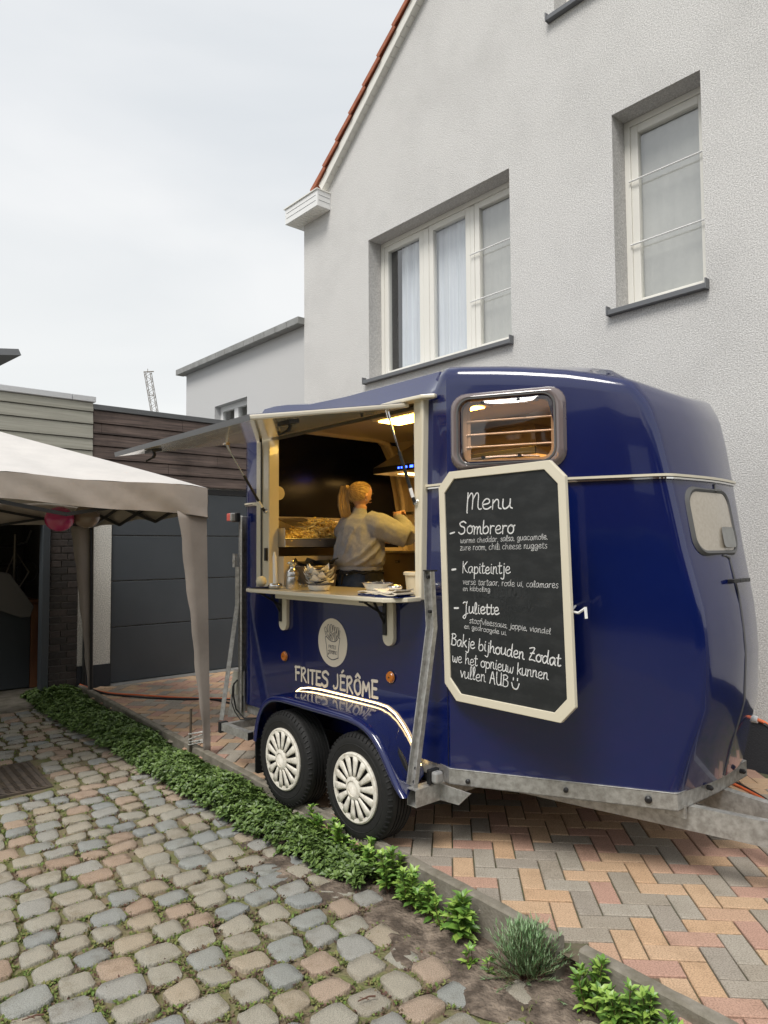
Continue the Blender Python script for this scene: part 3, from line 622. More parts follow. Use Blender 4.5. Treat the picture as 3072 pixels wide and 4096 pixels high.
for k in range(19):
    t = -.14 + k * .335; mb = MB(); n = 7; vs = []
    for (tt, hh) in ((t, .170), (t + .36, .140)):
        for i in range(n):
            a_ = pi * i / (n - 1); vs.append(VG(tt, 2.765 - .075 * cos(a_), hh + .030 * sin(a_) - .01)); 
        for i in range(n):
            a_ = pi * i / (n - 1); vs.append(VG(tt, 2.765 - .062 * cos(a_), hh + .018 * sin(a_) - .015))
    m_ = 2 * n; fs = [(i, i + 1, m_ + i + 1, m_ + i) for i in range(n - 1)] + [(n + i, m_ + n + i, m_ + n + i + 1, n + i + 1) for i in range(n - 1)] + [(i, n + i, n + i + 1, i + 1) for i in range(n - 1)] + [(0, m_, m_ + n, n)]
    # hanging side flap of the verge tile
    mb.add(vs, fs); mb.add([VG(tt, b, h) for tt, dh in ((t, .03), (t + .35, 0)) for b, h in ((2.686, .088 + dh), (2.686, .14 + dh), (2.698, .14 + dh), (2.698, .088 + dh))], [(0, 1, 5, 4), (1, 2, 6, 5), (2, 3, 7, 6), (3, 0, 4, 7), (0, 3, 2, 1)])
    part(hs, 'roof_tile', mb, 'tile', smooth=40)
mb = MB(); mb.add([VG(t, b, .10) for t in (.05, 6.1) for b in (2.745, 9)], [(0, 1, 3, 2)]); 
part(hs, 'roof_slope', mb, 'tile', smooth=0)
mb = MB(); mb.box(-4.63, -3.92, 2.60, 2.80, 5.765, 5.965); mb.box(-4.63, -4.49, 2.8, 6, 5.765, 5.965); gb = part(hs, 'gutter_box', mb, 'pvc_w', smooth=0, bevel=.003)
for k, z in enumerate((5.835, 5.90)):
    mb = MB(); mb.box(-4.60, -3.955, 2.5975, 2.601, z, z + .004); mb.box(-3.921, -3.9175, 2.62, 2.79, z, z + .004); part(gb, 'board_joint', mb, 'alu', smooth=0)
mb = MB(); mb.box(-4.65, -3.91, 2.585, 2.80, 5.965, 5.98); mb.box(-4.65, -4.49, 2.8, 6, 5.965, 5.98); part(gb, 'drip_edge', mb, 'pvc', smooth=0, bevel=.002)
for k in range(11):
    mb = MB(); x = -4.60 + k * .06; mb.box(x, x + .055, 2.61, 2.799, 5.758, 5.765); part(gb, 'soffit_slat', mb, 'pvc', smooth=0)
# low wing behind
wg = thing('house_extension', 'low flat roofed extension with smooth grey render joined to the gabled house', 'building', (-8, 2.83, 0))
mb = MB(); ab = [-7.95, -6.96, -5.98, -4.485]; zb_ = [0, 2.6, 3.77, 4.47]
for i in range(3):
    for j in range(3):
        if (i, j) == (1, 1): continue
        mb.add([(ab[i], 2.83, zb_[j]), (ab[i + 1], 2.83, zb_[j]), (ab[i + 1], 2.83, zb_[j + 1]), (ab[i], 2.83, zb_[j + 1])], [(0, 1, 2, 3)])
mb.add([(-7.95, 2.83, 0), (-7.95, 8, 0), (-7.95, 8, 4.47), (-7.95, 2.83, 4.47)], [(0, 3, 2, 1)])
mb.add([(-6.96, 2.83, 2.6), (-6.96, 2.97, 2.6), (-6.96, 2.97, 3.77), (-6.96, 2.83, 3.77)], [(0, 1, 2, 3)]); mb.add([(-6.96, 2.83, 3.77), (-5.98, 2.83, 3.77), (-5.98, 2.97, 3.77), (-6.96, 2.97, 3.77)], [(0, 1, 2, 3)])
part(wg, 'wall', mb, 'render2', smooth=0, fix=False)
fr = MB()
for b in ((-6.96, -6.88, 2.6, 3.77), (-6.06, -5.98, 2.6, 3.77), (-6.53, -6.41, 2.6, 3.69), (-6.88, -6.06, 3.69, 3.77)): fr.box(b[0], b[1], 2.93, 2.99, b[2], b[3])
wf = part(wg, 'window_frame', fr, 'pvc_w', smooth=0, bevel=.005)
mb = MB(); mb.add([(-6.9, 2.97, 2.6), (-6.0, 2.97, 2.6), (-6.0, 2.97, 3.75), (-6.9, 2.97, 3.75)], [(0, 1, 2, 3)]); part(wf, 'pane', mb, 'glass', smooth=0, fix=False)
mb = MB(); mb.add([(-7, 3.1, 2.5), (-5.9, 3.1, 2.5), (-5.9, 3.1, 3.8), (-7, 3.1, 3.8)], [(0, 1, 2, 3)]); part(wg, 'net_curtain', mb, 'screen', smooth=0, fix=False)
for k in range(13):
    mb = MB(); a0 = -8.08 + k * .277; mb.box(a0, a0 + .270, 2.70, 2.84, 4.455, 4.545); part(wg, 'roof_edge_panel', mb, 'zinc', smooth=0, bevel=.004)
mb = MB(); mb.box(-8.06, -4.5, 2.715, 8, 4.46, 4.54); part(wg, 'flat_roof', mb, 'zinc', smooth=0)

# ================================================================== GARAGES
ga = thing('garage', 'single garage with anthracite sectional door under dark weathered wood boards', 'garage', (-5.35, .43, 0))
A_ = -5.35
mb = MB(); mb.box(-11, A_ - .06, .43, 2.79, -.1, 3.18); part(ga, 'wall', mb, 'render3', smooth=0)
zs = [0.01, .655, 1.19, 1.725, 2.26]
for k in range(4):
    mb = MB(); mb.box(A_ - .05, A_ - .012, .675, 2.75, zs[k] + .006, zs[k + 1] - .006); part(ga, 'door_panel', mb, 'anth', smooth=0, bevel=.005)
mb = MB(); mb.box(A_ - .059, A_ + .002, .668, .676, 0, 2.3); mb.box(A_ - .059, A_ - .02, .67, 2.76, 2.262, 2.33); part(ga, 'door_frame', mb, 'black', smooth=0)
mb = MB(); mb.box(A_ - .06, A_ + .12, .668, 2.76, -.02, .008); part(ga, 'threshold', mb, 'zinc', smooth=0, bevel=.003)
mb = MB(); mb.box(A_ - .06, A_, .407, .667, .245, 2.34); part(ga, 'render_pier', mb, 'render3', smooth=0)
mb = MB(); mb.box(A_ - .06, A_ + .006, .405, .669, -.1, .243); part(ga, 'pier_plinth', mb, 'plinth', smooth=0)
zc_ = [2.345, 2.48, 2.615, 2.765, 2.905, 3.03, 3.18]
for k in range(6):
    cuts = [.432, 2.79]
    cuts[1:1] = {0: [.98], 1: [1.35], 2: [2.02], 3: [], 4: [.53], 5: [1.53]}[k]
    for c0, c1 in zip(cuts, cuts[1:]):
        mb = MB(); z0, z1 = zc_[k] + .004, zc_[k + 1] - .004; x1 = A_ + .018
        mb.add([(x, b, z) for b in (c0 + .002, c1 - .002) for x, z in ((A_ - .058, z0), (x1 + .006, z0), (x1 + .006, z0 + .02), (x1 - .004, z1 - .012), (x1 - .012, z1), (A_ - .058, z1))], [(0, 1, 2, 3, 4, 5), (11, 10, 9, 8, 7, 6)] + [(i, (i + 1) % 6, 6 + (i + 1) % 6, 6 + i) for i in range(6)])
        part(ga, 'cladding_board', mb, 'wood_dark', smooth=0)
mb = MB(); mb.box(-11, A_ + .03, .43, 2.79, 3.183, 3.245); part(ga, 'coping', mb, 'capd', smooth=0, bevel=.005)
gl_ = thing('open_garage', 'open garage clad in pale grey wood boards with a dark brick pier', 'garage', (-5.35, -.05, -.1))
zc_ = [2.0, 2.14, 2.28, 2.42, 2.56, 2.70, 2.84, 3.005, 3.15, 3.262]
for k in range(9):
    mb = MB(); z0, z1 = zc_[k] + .004, zc_[k + 1] - .004; x1 = A_ + .03
    mb.add([(x, b, z) for b in (-3.2, .427) for x, z in ((A_ - .058, z0), (x1 + .006, z0), (x1 + .006, z0 + .02), (x1 - .004, z1 - .012), (x1 - .012, z1), (A_ - .058, z1))], [(0, 1, 2, 3, 4, 5), (11, 10, 9, 8, 7, 6)] + [(i, (i + 1) % 6, 6 + (i + 1) % 6, 6 + i) for i in range(6)])
    part(gl_, 'cladding_board', mb, 'wood_light', smooth=0)
mb = MB(); mb.box(A_ - .3, A_ + .05, .195, .452, 3.262, 3.325); mb.box(A_ - .3, A_ + .05, -3.2, .19, 3.262, 3.325); part(gl_, 'coping', mb, 'capw', smooth=0, bevel=.004)
mb = MB(); mb.box(-11, A_ - .06, -3.2, .428, 3.15, 3.24); part(gl_, 'flat_roof', mb, 'capd', smooth=0)
mb = MB(); mb.box(-9.6, -9.5, -3.2, .43, -.12, 3.15); mb.box(-9.5, A_ - .1, .30, .428, -.12, 3.15); mb.box(-9.5, A_ - .1, -3.2, -3.1, -.12, 3.15); part(gl_, 'inner_wall', mb, 'mortar', smooth=0)
mb = MB(); mb.box(-9.5, A_ + .25, -3.1, .30, -.16, -.075); part(gl_, 'floor_slab', mb, 'concrete', smooth=0, bevel=.006)
mb = MB(); mb.box(A_ - .12, A_ - .005, -.005, .291, -.12, 2.0); pier = part(gl_, 'brick_pier', mb, 'mortar', smooth=0)
bh = .0775
for r_ in range(26):
    z = -.10 + r_ * bh; lens = [(-.004, .105), (.117, .291)] if r_ % 2 else [(-.004, .173), (.185, .291)]
    for q0, q1 in lens:
        mb = MB(); mb.box(A_ - .11, A_ + random.uniform(.004, .012), q0, q1, z, z + bh - .013); part(pier, 'brick', mb, 'dbrick', smooth=0, bevel=.003, seg=1)
mb = MB(); mb.box(A_ - .1, A_ + .03, -.09, -.012, -.1, 2.0); mb.box(A_ - .1, A_ + .03, -3.1, -.09, 1.93, 2.0); part(gl_, 'door_frame', mb, 'anth', smooth=0, bevel=.006)
mb = MB(); mb.box(A_ - .058, A_ - .001, .297, .405, .25, 2.0); part(gl_, 'render_strip', mb, 'render3', smooth=0)
mb = MB(); mb.box(A_ - .058, A_ + .004, .295, .406, -.1, .248); part(gl_, 'strip_plinth', mb, 'plinth', smooth=0)
mb = MB(); mb.tube([(A_ + .035, .365, -.1), (A_ + .035, .365, 2.3)], .022, 10); part(gl_, 'downpipe', mb, 'black')
# things in the open garage
tw = thing('garage_cabinet', 'dark blue cabinet with a brown wooden side and top inside the open garage', 'cabinet', (-6.2, -.1, -.08))
mb = MB(); mb.box(-6.75, -6.2, -.42, .03, -.06, .92); part(tw, 'carcass', mb, 'anth', smooth=0, bevel=.005)
mb = MB(); mb.box(-6.75, -6.18, .035, .11, -.07, .93); part(tw, 'side_panel', mb, 'wood_warm', smooth=0, bevel=.004)
mb = MB(); mb.box(-6.78, -6.15, -.45, .13, .935, .975); part(tw, 'top', mb, 'wood_warm', smooth=0, bevel=.004)
tw = thing('bicycle_frame_on_wall', 'grey tubular metal frame hanging in the open garage doorway', 'bicycle', (-6.3, -.1, 1.2))
mb = MB(); mb.tube([(-6.2, -.16, 1.0), (-6.2, -.155, 1.75)], .018, 8); part(tw, 'seat_tube', mb, 'steel_dark')
mb = MB(); mb.tube([(-6.2, -.155, 1.62), (-6.2, -.03, 1.66), (-6.2, .02, 1.80)], .014, 8); part(tw, 'handlebar', mb, 'steel')
mb = MB(); mb.tube([(-6.2, -.28, 1.2), (-6.2, -.15, 1.55), (-6.2, .0, 1.30), (-6.2, -.14, 1.05)], .012, 8, closed=True); part(tw, 'frame', mb, 'steel_dark')
mb = MB(); mb.tube([(-6.2, -.02 + .12 * cos(t * pi / 8), 1.30 + .12 * sin(t * pi / 8)) for t in range(16)], .008, 6, closed=True); part(tw, 'wheel', mb, 'black')
tw = thing('storage_rack', 'black storage rack with two shelves at the back of the open garage', 'shelf', (-6.9, -.1, -.08))
for z in (1.1, 1.35, 1.6):
    mb = MB(); mb.box(-7.3, -6.9, -.35, .15, z, z + .035); part(tw, 'shelf', mb, 'black', smooth=0)
for b in (-.35, .13):
    mb = MB(); mb.box(-7.0, -6.97, b, b + .03, -.08, 1.9); part(tw, 'post', mb, 'black', smooth=0)
mb = MB(); mb.add([(-5.9, -.75, 1.42), (-5.9, -.28, 1.30), (-5.9, -.02, .92), (-5.9, -.06, .80), (-5.9, -.16, .80), (-5.9, -.75, 1.05)], [(0, 1, 2, 3, 4, 5)]); mb.add([(-5.86, b, z - .01) for b, z in ((-.75, 1.42), (-.28, 1.30), (-.02, .92), (-.06, .80), (-.16, .80), (-.75, 1.05))], [(5, 4, 3, 2, 1, 0)])
mb.f += [(i, (i + 1) % 6, 6 + (i + 1) % 6, 6 + i) for i in range(6)]
single('hanging_fabric', mb, 'sheet', 'dull grey fabric sheet hanging at a slant inside the open garage', 'fabric', (-5.9, -.3, 1.1), smooth=0, bevel=.012)

# ------------------------------------------------------------------ far things
cr_ = thing('crane_mast', 'distant leaning lattice crane mast rising behind the dark wood garage', 'crane', (-43.2, 150, 0), T=False)
mb = MB(); base = Vector((-43.2, 150, 0)); top = Vector((-50.3, 150, 39.6)); ax = (top - base); 
for dx in (-.62, .62):
    for dy in (-.6, .6): mb.bar(base + Vector((dx, dy, 0)), top + Vector((dx, dy, 0)), .11, .11)
part(cr_, 'chord', mb, 'steel_dark', smooth=0)
mb = MB(); N_ = 46
for k in range(N_):
    p, q = base + ax * (k / N_), base + ax * ((k + 1) / N_); sg = 1 if k % 2 else -1
    for dy in (-.6, .6): mb.bar(p + Vector((-.62 * sg, dy, 0)), q + Vector((.62 * sg, dy, 0)), .06, .06)
    for dx in (-.62, .62): mb.bar(p + Vector((dx, -.6 * sg, 0)), q + Vector((dx, .6 * sg, 0)), .06, .06)
    if k % 8 == 0: mb.bar(p + Vector((-.62, -.6, 0)), p + Vector((.62, -.6, 0)), .12, .12)
part(cr_, 'bracing', mb, 'steel_dark', smooth=0)
mb = MB(); mb.bar(top + Vector((-.8, 0, 0)), top + Vector((1.3, 0, .1)), .16, .2); mb.bar(top, top + Vector((0, 0, .7)), .1, .1); part(cr_, 'mast_head', mb, 'steel_dark', smooth=0)
nr = thing('neighbour_roof', 'dark grey corner of a neighbouring roof overhang at the left edge of the sky', 'roof', (-6.6, 12, 4.8), T=False)
P_ = [(-6.22, 12.0, 4.98), (-6.20, 12.0, 4.93), (-9.5, 12.6, 4.75), (-9.5, 12.6, 4.60)]
mb = MB(); mb.add([(-6.24, 12, 5.01), (-6.19, 12, 4.90), (-9.6, 9.6, 4.36), (-9.6, 9.6, 4.50), (-9.6, 15, 4.80), (-9.6, 15, 4.92)], [(0, 1, 2, 3), (1, 4, 2), (0, 3, 5), (0, 5, 4, 1), (2, 4, 5, 3)])
part(nr, 'roof_overhang', mb, 'capd', smooth=0)
mb = MB(); mb.box(-9.6, -8.4, 10.6, 14.5, -.1, 4.45); part(nr, 'wall', mb, 'brickwall', smooth=0)
# across the road, behind the camera: what the paint and panes reflect
nb = thing('house_opposite', 'brown brick house with dark roof across the road behind the viewer', 'house', (-2, -13, -.2), T=False)
mb = MB(); mb.box(-13, 9, -20, -13, -.2, 5.6); part(nb, 'wall', mb, 'brickwall', smooth=0)
mb = MB(); mb.prism([(-20.4, 5.6), (-12.6, 5.6), (-16.5, 8.6)], lambda u, v, d: (d, u, v), -13.3, 9.3); part(nb, 'roof', mb, 'capd', smooth=0)
for x in (-10, -5.5, -1, 4):
    mb = MB(); mb.box(x, x + 1.5, -13.03, -12.96, 3.2, 4.6); part(nb, 'window', mb, 'pvc_w', smooth=0)
hd = MB(); vs = []; 
for i in range(60):
    for j in range(12):
        x = -16 + i * .5; vs.append((x + random.uniform(-.1, .1), -8.6 + random.uniform(-.25, .25) - (.5 if j == 11 else 0), -.2 + j * .2 + random.uniform(-.08, .08)))
hd.add(vs, [(i * 12 + j, (i + 1) * 12 + j, (i + 1) * 12 + j + 1, i * 12 + j + 1) for i in range(59) for j in range(11)])
hd.box(-16, 13.5, -9.6, -8.9, -.2, 1.9)
single('road_hedge', hd, 'hedge_dark', 'dark clipped hedge along the road behind the viewer', 'hedge', (0, -9, -.2), T=False, smooth=180)

# ================================================================== FOOD TRAILER
tr = thing('food_trailer', 'glossy dark blue converted horse trailer selling fries, with open serving hatch and white hubcaps', 'food trailer', (0, .3, 0))
CB_ = 1.145
AZ = ([.42, .6, .8, 1.035, 1.153, 1.305, 1.534, 1.882, 2.05, 2.15, 2.22, 2.27, 2.31, 2.5], [1.386, 1.437, 1.498, 1.512, 1.506, 1.490, 1.440, 1.383, 1.353, 1.332, 1.312, 1.290, 1.262, 1.20])
def nose_a(z): return interp(z, *AZ)
def half_plan(z, ins=0):
    an = nose_a(z); bc = .285 + (an - .43) * .516
    P = [(-1.70, CB_), (-1.70, .75), (-1.70, .38), (-1.69, .335), (-1.665, .31), (-1.62, .30), (-1.55, .30), (-1.50, .30), (-1.46, .30), (-1.30, .30), (-1.0, .30), (-.6, .30), (-.2, .30), (.19, .30), (.25, .30), (.33, .30), (.37, .297), (.43, .285)]
    for t in (.08, .30, .42, .55, .68, .82): P.append((lerp(.43, an, t), lerp(.285, bc, t)))
    # rounded crease
    r = .05; c = Vector((an, bc)); d1 = Vector((.889, .459)); d2 = Vector((.10, 1)).normalized(); p0 = c - d1 * r; p2 = c + d2 * r
    for t in (0, .2, .4, .6, .8, 1): q = p0 * (1 - t) ** 2 + c * 2 * t * (1 - t) + p2 * t * t; P.append((q.x, q.y))
    for t in (.35, .7, 1): P.append((lerp(p2.x, an + .035, sin(t * pi / 2)), lerp(p2.y, CB_, t)))
    return P
def full_plan(z):
    h = half_plan(z); return h + [(a, 2 * CB_ - b) for a, b in h[-2:0:-1]]
def eave(a): return interp(a, [-1.7, -1.62, -1.38, .31, .37, .55, .78, .99, 1.12, 1.28, 1.33], [2.40, 2.40, 2.36, 2.36, 2.462, 2.455, 2.425, 2.39, 2.355, 2.305, 2.24])
ref = full_plan(2.3); NP = len(ref)
hatch = [1 if p[0] < .32 else 0 for p in ref]
ZL = [.42, .6, .8, 1.035, 1.153, 1.27, 1.534, 1.70, 1.882]
TL = [.2, .5, .78, .9, 1]
rings = []
for z in ZL: rings.append([(a, b, z) for a, b in full_plan(z)])
for t in TL:
    rg = []
    for i in range(NP):
        e = eave(ref[i][0]); z = lerp(1.882, e, t); a, b = full_plan(z)[i]; rg.append((a, b, z))
    rings.append(rg)
def offs(ring, d):
    n = len(ring); o = []
    for i in range(n):
        p, q = Vector(ring[i - 1][:2]), Vector(ring[(i + 1) % n][:2]); t = (q - p).normalized(); nrm = Vector((-t.y, t.x))
        dd = d[i]; o.append((ring[i][0] + nrm.x * dd, ring[i][1] + nrm.y * dd))
    return o
last = rings[-1]
REARH = [.015, .045, .07, .08]
for k, (dm_, hm, dh, zh) in enumerate([(.014, .030, .045, 2.42), (.040, .052, .09, 2.485), (.10, .070, .125, 2.538), (.22, .085, .23, 2.555)]):
    NZ = lambda i: max(0, min(1, (ref[i][0] - 1.22) / .08)) * (1 if ref[i][1] > .80 else .3)
    o = offs(last, [dh if hatch[i] else dm_ for i in range(NP)])
    if k >= 2: o = [o[i] if hatch[i] else (lerp(rings[-1][i][0], max(-1.2, min(.75, rings[-1][i][0])), (.14, .25)[k - 2]), lerp(rings[-1][i][1], CB_, (.14, .25)[k - 2])) for i in range(NP)]
    o = [(max(ref[i][0], -1.70 + dh * .8), min(max(ref[i][1], .30 + dh), 2 * CB_ - .30 - dh)) if hatch[i] else o[i] for i in range(NP)]
    rings.append([(o[i][0], o[i][1], zh + REARH[k] * max(0, min(1, (-.9 - o[i][0]) / .5)) if hatch[i] else last[i][2] + hm + (REARH[k] if o[i][0] < -1.4 and not hatch[i] else 0)) for i in range(NP)])
prev = rings[-1]
for t, h in ((.35, .03), (.7, .055), (1, .065)):
    rings.append([(lerp(p[0], max(-1.2, min(.9, p[0])), t), lerp(p[1], CB_, t), p[2] + h - .0 * t) for p in prev])
mb = MB(); mb.v = [p for r_ in rings for p in r_]
ia0 = next(i for i, p in enumerate(ref) if abs(p[0] + 1.30) < .001); ia1 = next(i for i, p in enumerate(ref) if abs(p[0] - .19) < .001)
iw0 = 18; iw1 = 21     # taper columns t=.08 .. .55
for k in range(len(rings) - 1):
    for i in range(NP):
        if ia0 <= i < ia1 and 5 <= k < 13: continue          # serving hatch
        if iw0 <= i < iw1 and 9 <= k < 11: continue          # side window
        mb.f.append((k * NP + i, k * NP + (i + 1) % NP, (k + 1) * NP + (i + 1) % NP, (k + 1) * NP + i))
body = part(tr, 'body', mb, 'navy', smooth=38)
# lining of the room
mb = MB(); prof = [(.345, .47), (.345, 1.27), (.345, 2.33), (.47, 2.485), (1.82, 2.485), (1.95, 2.33), (1.95, .47)]
def quad(*p): mb.add(p, [tuple(range(len(p)))])
for i in range(6):
    (b0, z0), (b1, z1) = prof[i], prof[i + 1]
    cuts = [-1.655, -1.30, .19, .44]
    for c0, c1 in zip(cuts, cuts[1:]):
        if i == 1 and c0 == -1.30: continue
        quad((c0, b0, z0), (c1, b0, z0), (c1, b1, z1), (c0, b1, z1))
quad((-1.655, .345, .47), (.44, .345, .47), (.44, 1.95, .47), (-1.655, 1.95, .47))
quad(*[(-1.655, b, z) for b, z in prof])
for sgn in (0, 1):
    fx = (lambda b: b) if not sgn else (lambda b: 2 * CB_ - b)
    cs = [(.44, .345), (.52, .372), (.95, .594), (1.25, .75)]; zs_ = [.47, 1.98, 2.33, 2.5]; zt_ = [2.40, 2.39, 2.33, 2.22]
    for i in range(3):
        for j in range(3):
            if not sgn and i == 1 and j == 1: continue
            za, zb3 = (zs_[j], zs_[j]); zc3, zd3 = min(zs_[j + 1], zt_[i + 1]) , min(zs_[j + 1], zt_[i])
            if zc3 <= za: continue
            quad((cs[i][0], fx(cs[i][1]), za), (cs[i + 1][0], fx(cs[i + 1][1]), za), (cs[i + 1][0], fx(cs[i + 1][1]), zc3), (cs[i][0], fx(cs[i][1]), zd3))
quad((1.25, .75, .47), (1.25, 1.54, .47), (1.25, 1.54, 2.22), (1.25, .75, 2.22)); quad((.44, .345, .47), (1.25, .75, .47), (1.25, 1.54, .47), (.44, 1.945, .47))
quad((.44, .345, 2.40), (.95, .594, 2.33), (1.25, .75, 2.22), (1.25, 1.54, 2.22), (.95, 1.696, 2.33), (.44, 1.945, 2.40)); quad((.44, .345, 2.40), (.44, 1.945, 2.40), (.44, 1.82, 2.48), (.44, .47, 2.48))
part(tr, 'lining', mb, 'cream_in', smooth=0, fix=False)
# rear wall inside: navy panel with arched edge, cream frame profile
mb = MB(); ar = [(.36, 1.80), (.36, 2.47), (1.56, 2.47), (1.62, 2.44), (1.69, 2.33), (1.76, 2.05), (1.82, 1.75), (1.82, 1.0), (.36, 1.0)]
mb.prism(ar, lambda u, v, d: (d, u, v), -1.652, -1.64); part(tr, 'rear_panel', mb, 'navy_in', smooth=0)
mb = MB(); mb.tube([(-1.60, .37, 2.485), (-1.60, 1.55, 2.485), (-1.60, 1.66, 2.46), (-1.60, 1.75, 2.33), (-1.60, 1.84, 1.95), (-1.60, 1.87, 1.3)], .028, 6); part(tr, 'arched_frame', mb, 'cream_in')
mb = MB(); mb.box(-1.64, -1.60, .36, 1.8, 1.775, 1.80); part(tr, 'panel_rail', mb, 'steel', smooth=0)
mb = MB(); mb.box(-1.638, -1.60, .36, 1.9, .47, 1.56); part(tr, 'lower_panel', mb, 'cream_in', smooth=0)
# hatch frame posts, sill, edge trim
mb = MB()
mb.prism([(-1.47, .278), (-1.41, .278), (-1.405, .30), (-1.385, .30), (-1.38, .278), (-1.30, .278), (-1.295, .36), (-1.33, .37), (-1.33, .305), (-1.47, .305)], lambda u, v, d: (u, v, d), 1.27, 2.365)
part(tr, 'hatch_post', mb, 'cream', smooth=0, bevel=.006)
mb = MB(); mb.prism([(.19, .36), (.185, .278), (.215, .275), (.22, .262), (.245, .262), (.25, .305), (.22, .31), (.22, .36)], lambda u, v, d: (u + (.0 if d < 2 else .0), v, d), 1.27, 2.36)
mb.v = [(x + (max(0, (z - 1.9)) / .46) ** 2 * .035 * (x > .2), y, z) for x, y, z in mb.v]
part(tr, 'hatch_post', mb, 'cream', smooth=0, bevel=.006)
mb = MB(); mb.prism([(-.42, .30), (.36, .29), (.365, .265), (.30, .225), (.10, .215), (-.42, .262)], lambda u, v, d: (u, v, d + .0), 2.352, 2.374); part(tr, 'drip_rail', mb, 'cream', smooth=0, bevel=.006)
mb = MB(); mb.box(-1.50, .19, .290, .34, 2.348, 2.362); part(tr, 'hinge_rail', mb, 'navy_in', smooth=0)
mb = MB(); mb.tube([(-1.39, .272, 1.28), (-1.39, .272, 2.35)], .006, 6); part(tr, 'weather_seal', mb, 'rubber')
# raised lid
lid = MB(); hx = (.262, 2.352); fx_ = (-.745, 2.165); dv = (Vector(fx_) - Vector(hx)).normalized(); nv = Vector((dv.y, -dv.x)) * -1
if nv.y < 0: nv = -nv
def LD(a, s, h): p = Vector(hx) + dv * s + nv * h; return (a, p.x, p.y)
mb = MB(); LEN = 1.024
mb.add([LD(a, s, h) for a in (-1.47, .17) for s, h in ((0, -.024), (LEN, -.024), (LEN, .002), (0, .002))], [(0, 1, 2, 3), (7, 6, 5, 4), (0, 4, 5, 1), (1, 5, 6, 2), (2, 6, 7, 3), (3, 7, 4, 0)])
ld = part(tr, 'serving_hatch_lid', mb, 'lid_in', smooth=0, bevel=.008)
mb = MB(); mb.add([LD(a, s, h) for a in (-1.465, .150) for s, h in ((.002, .0025), (LEN - .01, .0025), (LEN - .01, .0055), (.002, .0055))], [(0, 1, 2, 3), (7, 6, 5, 4), (0, 4, 5, 1), (1, 5, 6, 2), (2, 6, 7, 3), (3, 7, 4, 0)]); part(ld, 'outer_skin', mb, 'navy', smooth=0)
mb = MB(); mb.add([LD(a, s, h) for a in (-1.474, .174) for s, h in ((LEN + .0005, -.025), (LEN + .004, -.025), (LEN + .004, .003), (LEN + .0005, .003))], [(0, 1, 2, 3), (7, 6, 5, 4), (0, 4, 5, 1), (1, 5, 6, 2), (2, 6, 7, 3), (3, 7, 4, 0)]); part(ld, 'edge_trim', mb, 'alu', smooth=0)
for a, s0 in ((-1.12, .93), (0.0, .70)):
    mb = MB()
    vs = [LD(a + i * .055, s0 + j * .03, -.026 - k * .018) for k in (0, 1) for j in (-1, 1) for i in (-1, 1)]; mb.add(vs, [(0, 2, 3, 1), (4, 5, 7, 6), (0, 1, 5, 4), (2, 6, 7, 3), (0, 4, 6, 2), (1, 3, 7, 5)])
    mb.tube([LD(a + .01, s0, -.035), LD(a + .01, s0, -.06), LD(a + .0, s0 + .01, -.075)], .010, 8); mb.tube([LD(a + .01, s0, -.07), LD(a - .03, s0 + .02, -.082), LD(a - .055, s0 + .03, -.088)], .006, 6)
    part(ld, 'latch', mb, 'black', smooth=40)
for a, s0 in ((-.62, .35), (.05, .25), (-1.2, .12)):
    mb = MB(); mb.tube([LD(a, s0, -.022), LD(a, s0, -.045)], .010, 8); part(ld, 'bump_stop', mb, 'black')
def strut(name_a, p_top, p_bot, br_a):
    t, b_ = Vector(p_top), Vector(p_bot); m_ = t.lerp(b_, .45)
    mb = MB(); mb.tube([t, m_], .0050, 8); s_ = part(tr, 'gas_strut', mb, 'chrome')
    mb = MB(); mb.tube([m_, b_], .0095, 10); part(s_, 'cylinder', mb, 'black')
    q = m_.lerp(b_, .72); q2 = m_.lerp(b_, .90); mb = MB(); mb.tube([q, q2], .0100, 10); part(s_, 'label_sleeve', mb, 'paper')
    mb = MB(); mb.lathe([(.028, 0), (.028, -.004), (.02, -.006), (.016, -.02), (.008, -.022)], (p_bot[0], p_bot[1] + .022, p_bot[2]), 16, 'y'); part(s_, 'ball_mount', mb, 'chrome')
    mb = MB(); mb.box(t.x - .02, t.x + .02, t.y - .015, t.y + .015, t.z, t.z + .016); mb.tube([t + Vector((0, 0, .01)), t.lerp(b_, .09)], .010, 8); part(s_, 'top_bracket', mb, 'chrome')
strut('r', (.12, .14, 2.305), (.205, .262, 1.80), 0)
strut('l', (-1.33, -.10 + .06, 2.262), (-1.335, .262, 1.822), 0)
# belt trim
def plan_path(z, a_from_hatch=True, out=.004):
    P = full_plan(z); o = []
    i0 = 14
    for i in range(i0, NP - 6): o.append(P[i])
    ring = [(p[0], p[1], 0) for p in P]; oo = offs(ring, [-out] * NP); return [oo[i] for i in range(i0, NP)] + [oo[i] for i in range(0, 8)]
pth = plan_path(1.877)
for z0, z1, m_ in ((1.868, 1.876, 'chrome'), (1.876, 1.881, 'black'), (1.881, 1.893, 'cream')):
    mb = MB(); mb.strip(pth, z0, z1, .010 if m_ != 'black' else .005); part(tr, 'belt_trim', mb, m_, smooth=40)
mb = MB(); mb.box(-1.54, -1.468, .288, .299, 1.868, 1.893); part(tr, 'belt_trim', mb, 'cream', smooth=0, bevel=.002)
# seams on the side
mb = MB(); mb.tube([(.415, .2865, .43), (.413, .2865, 1.86)], .0016, 5); part(tr, 'panel_seam', mb, 'black')
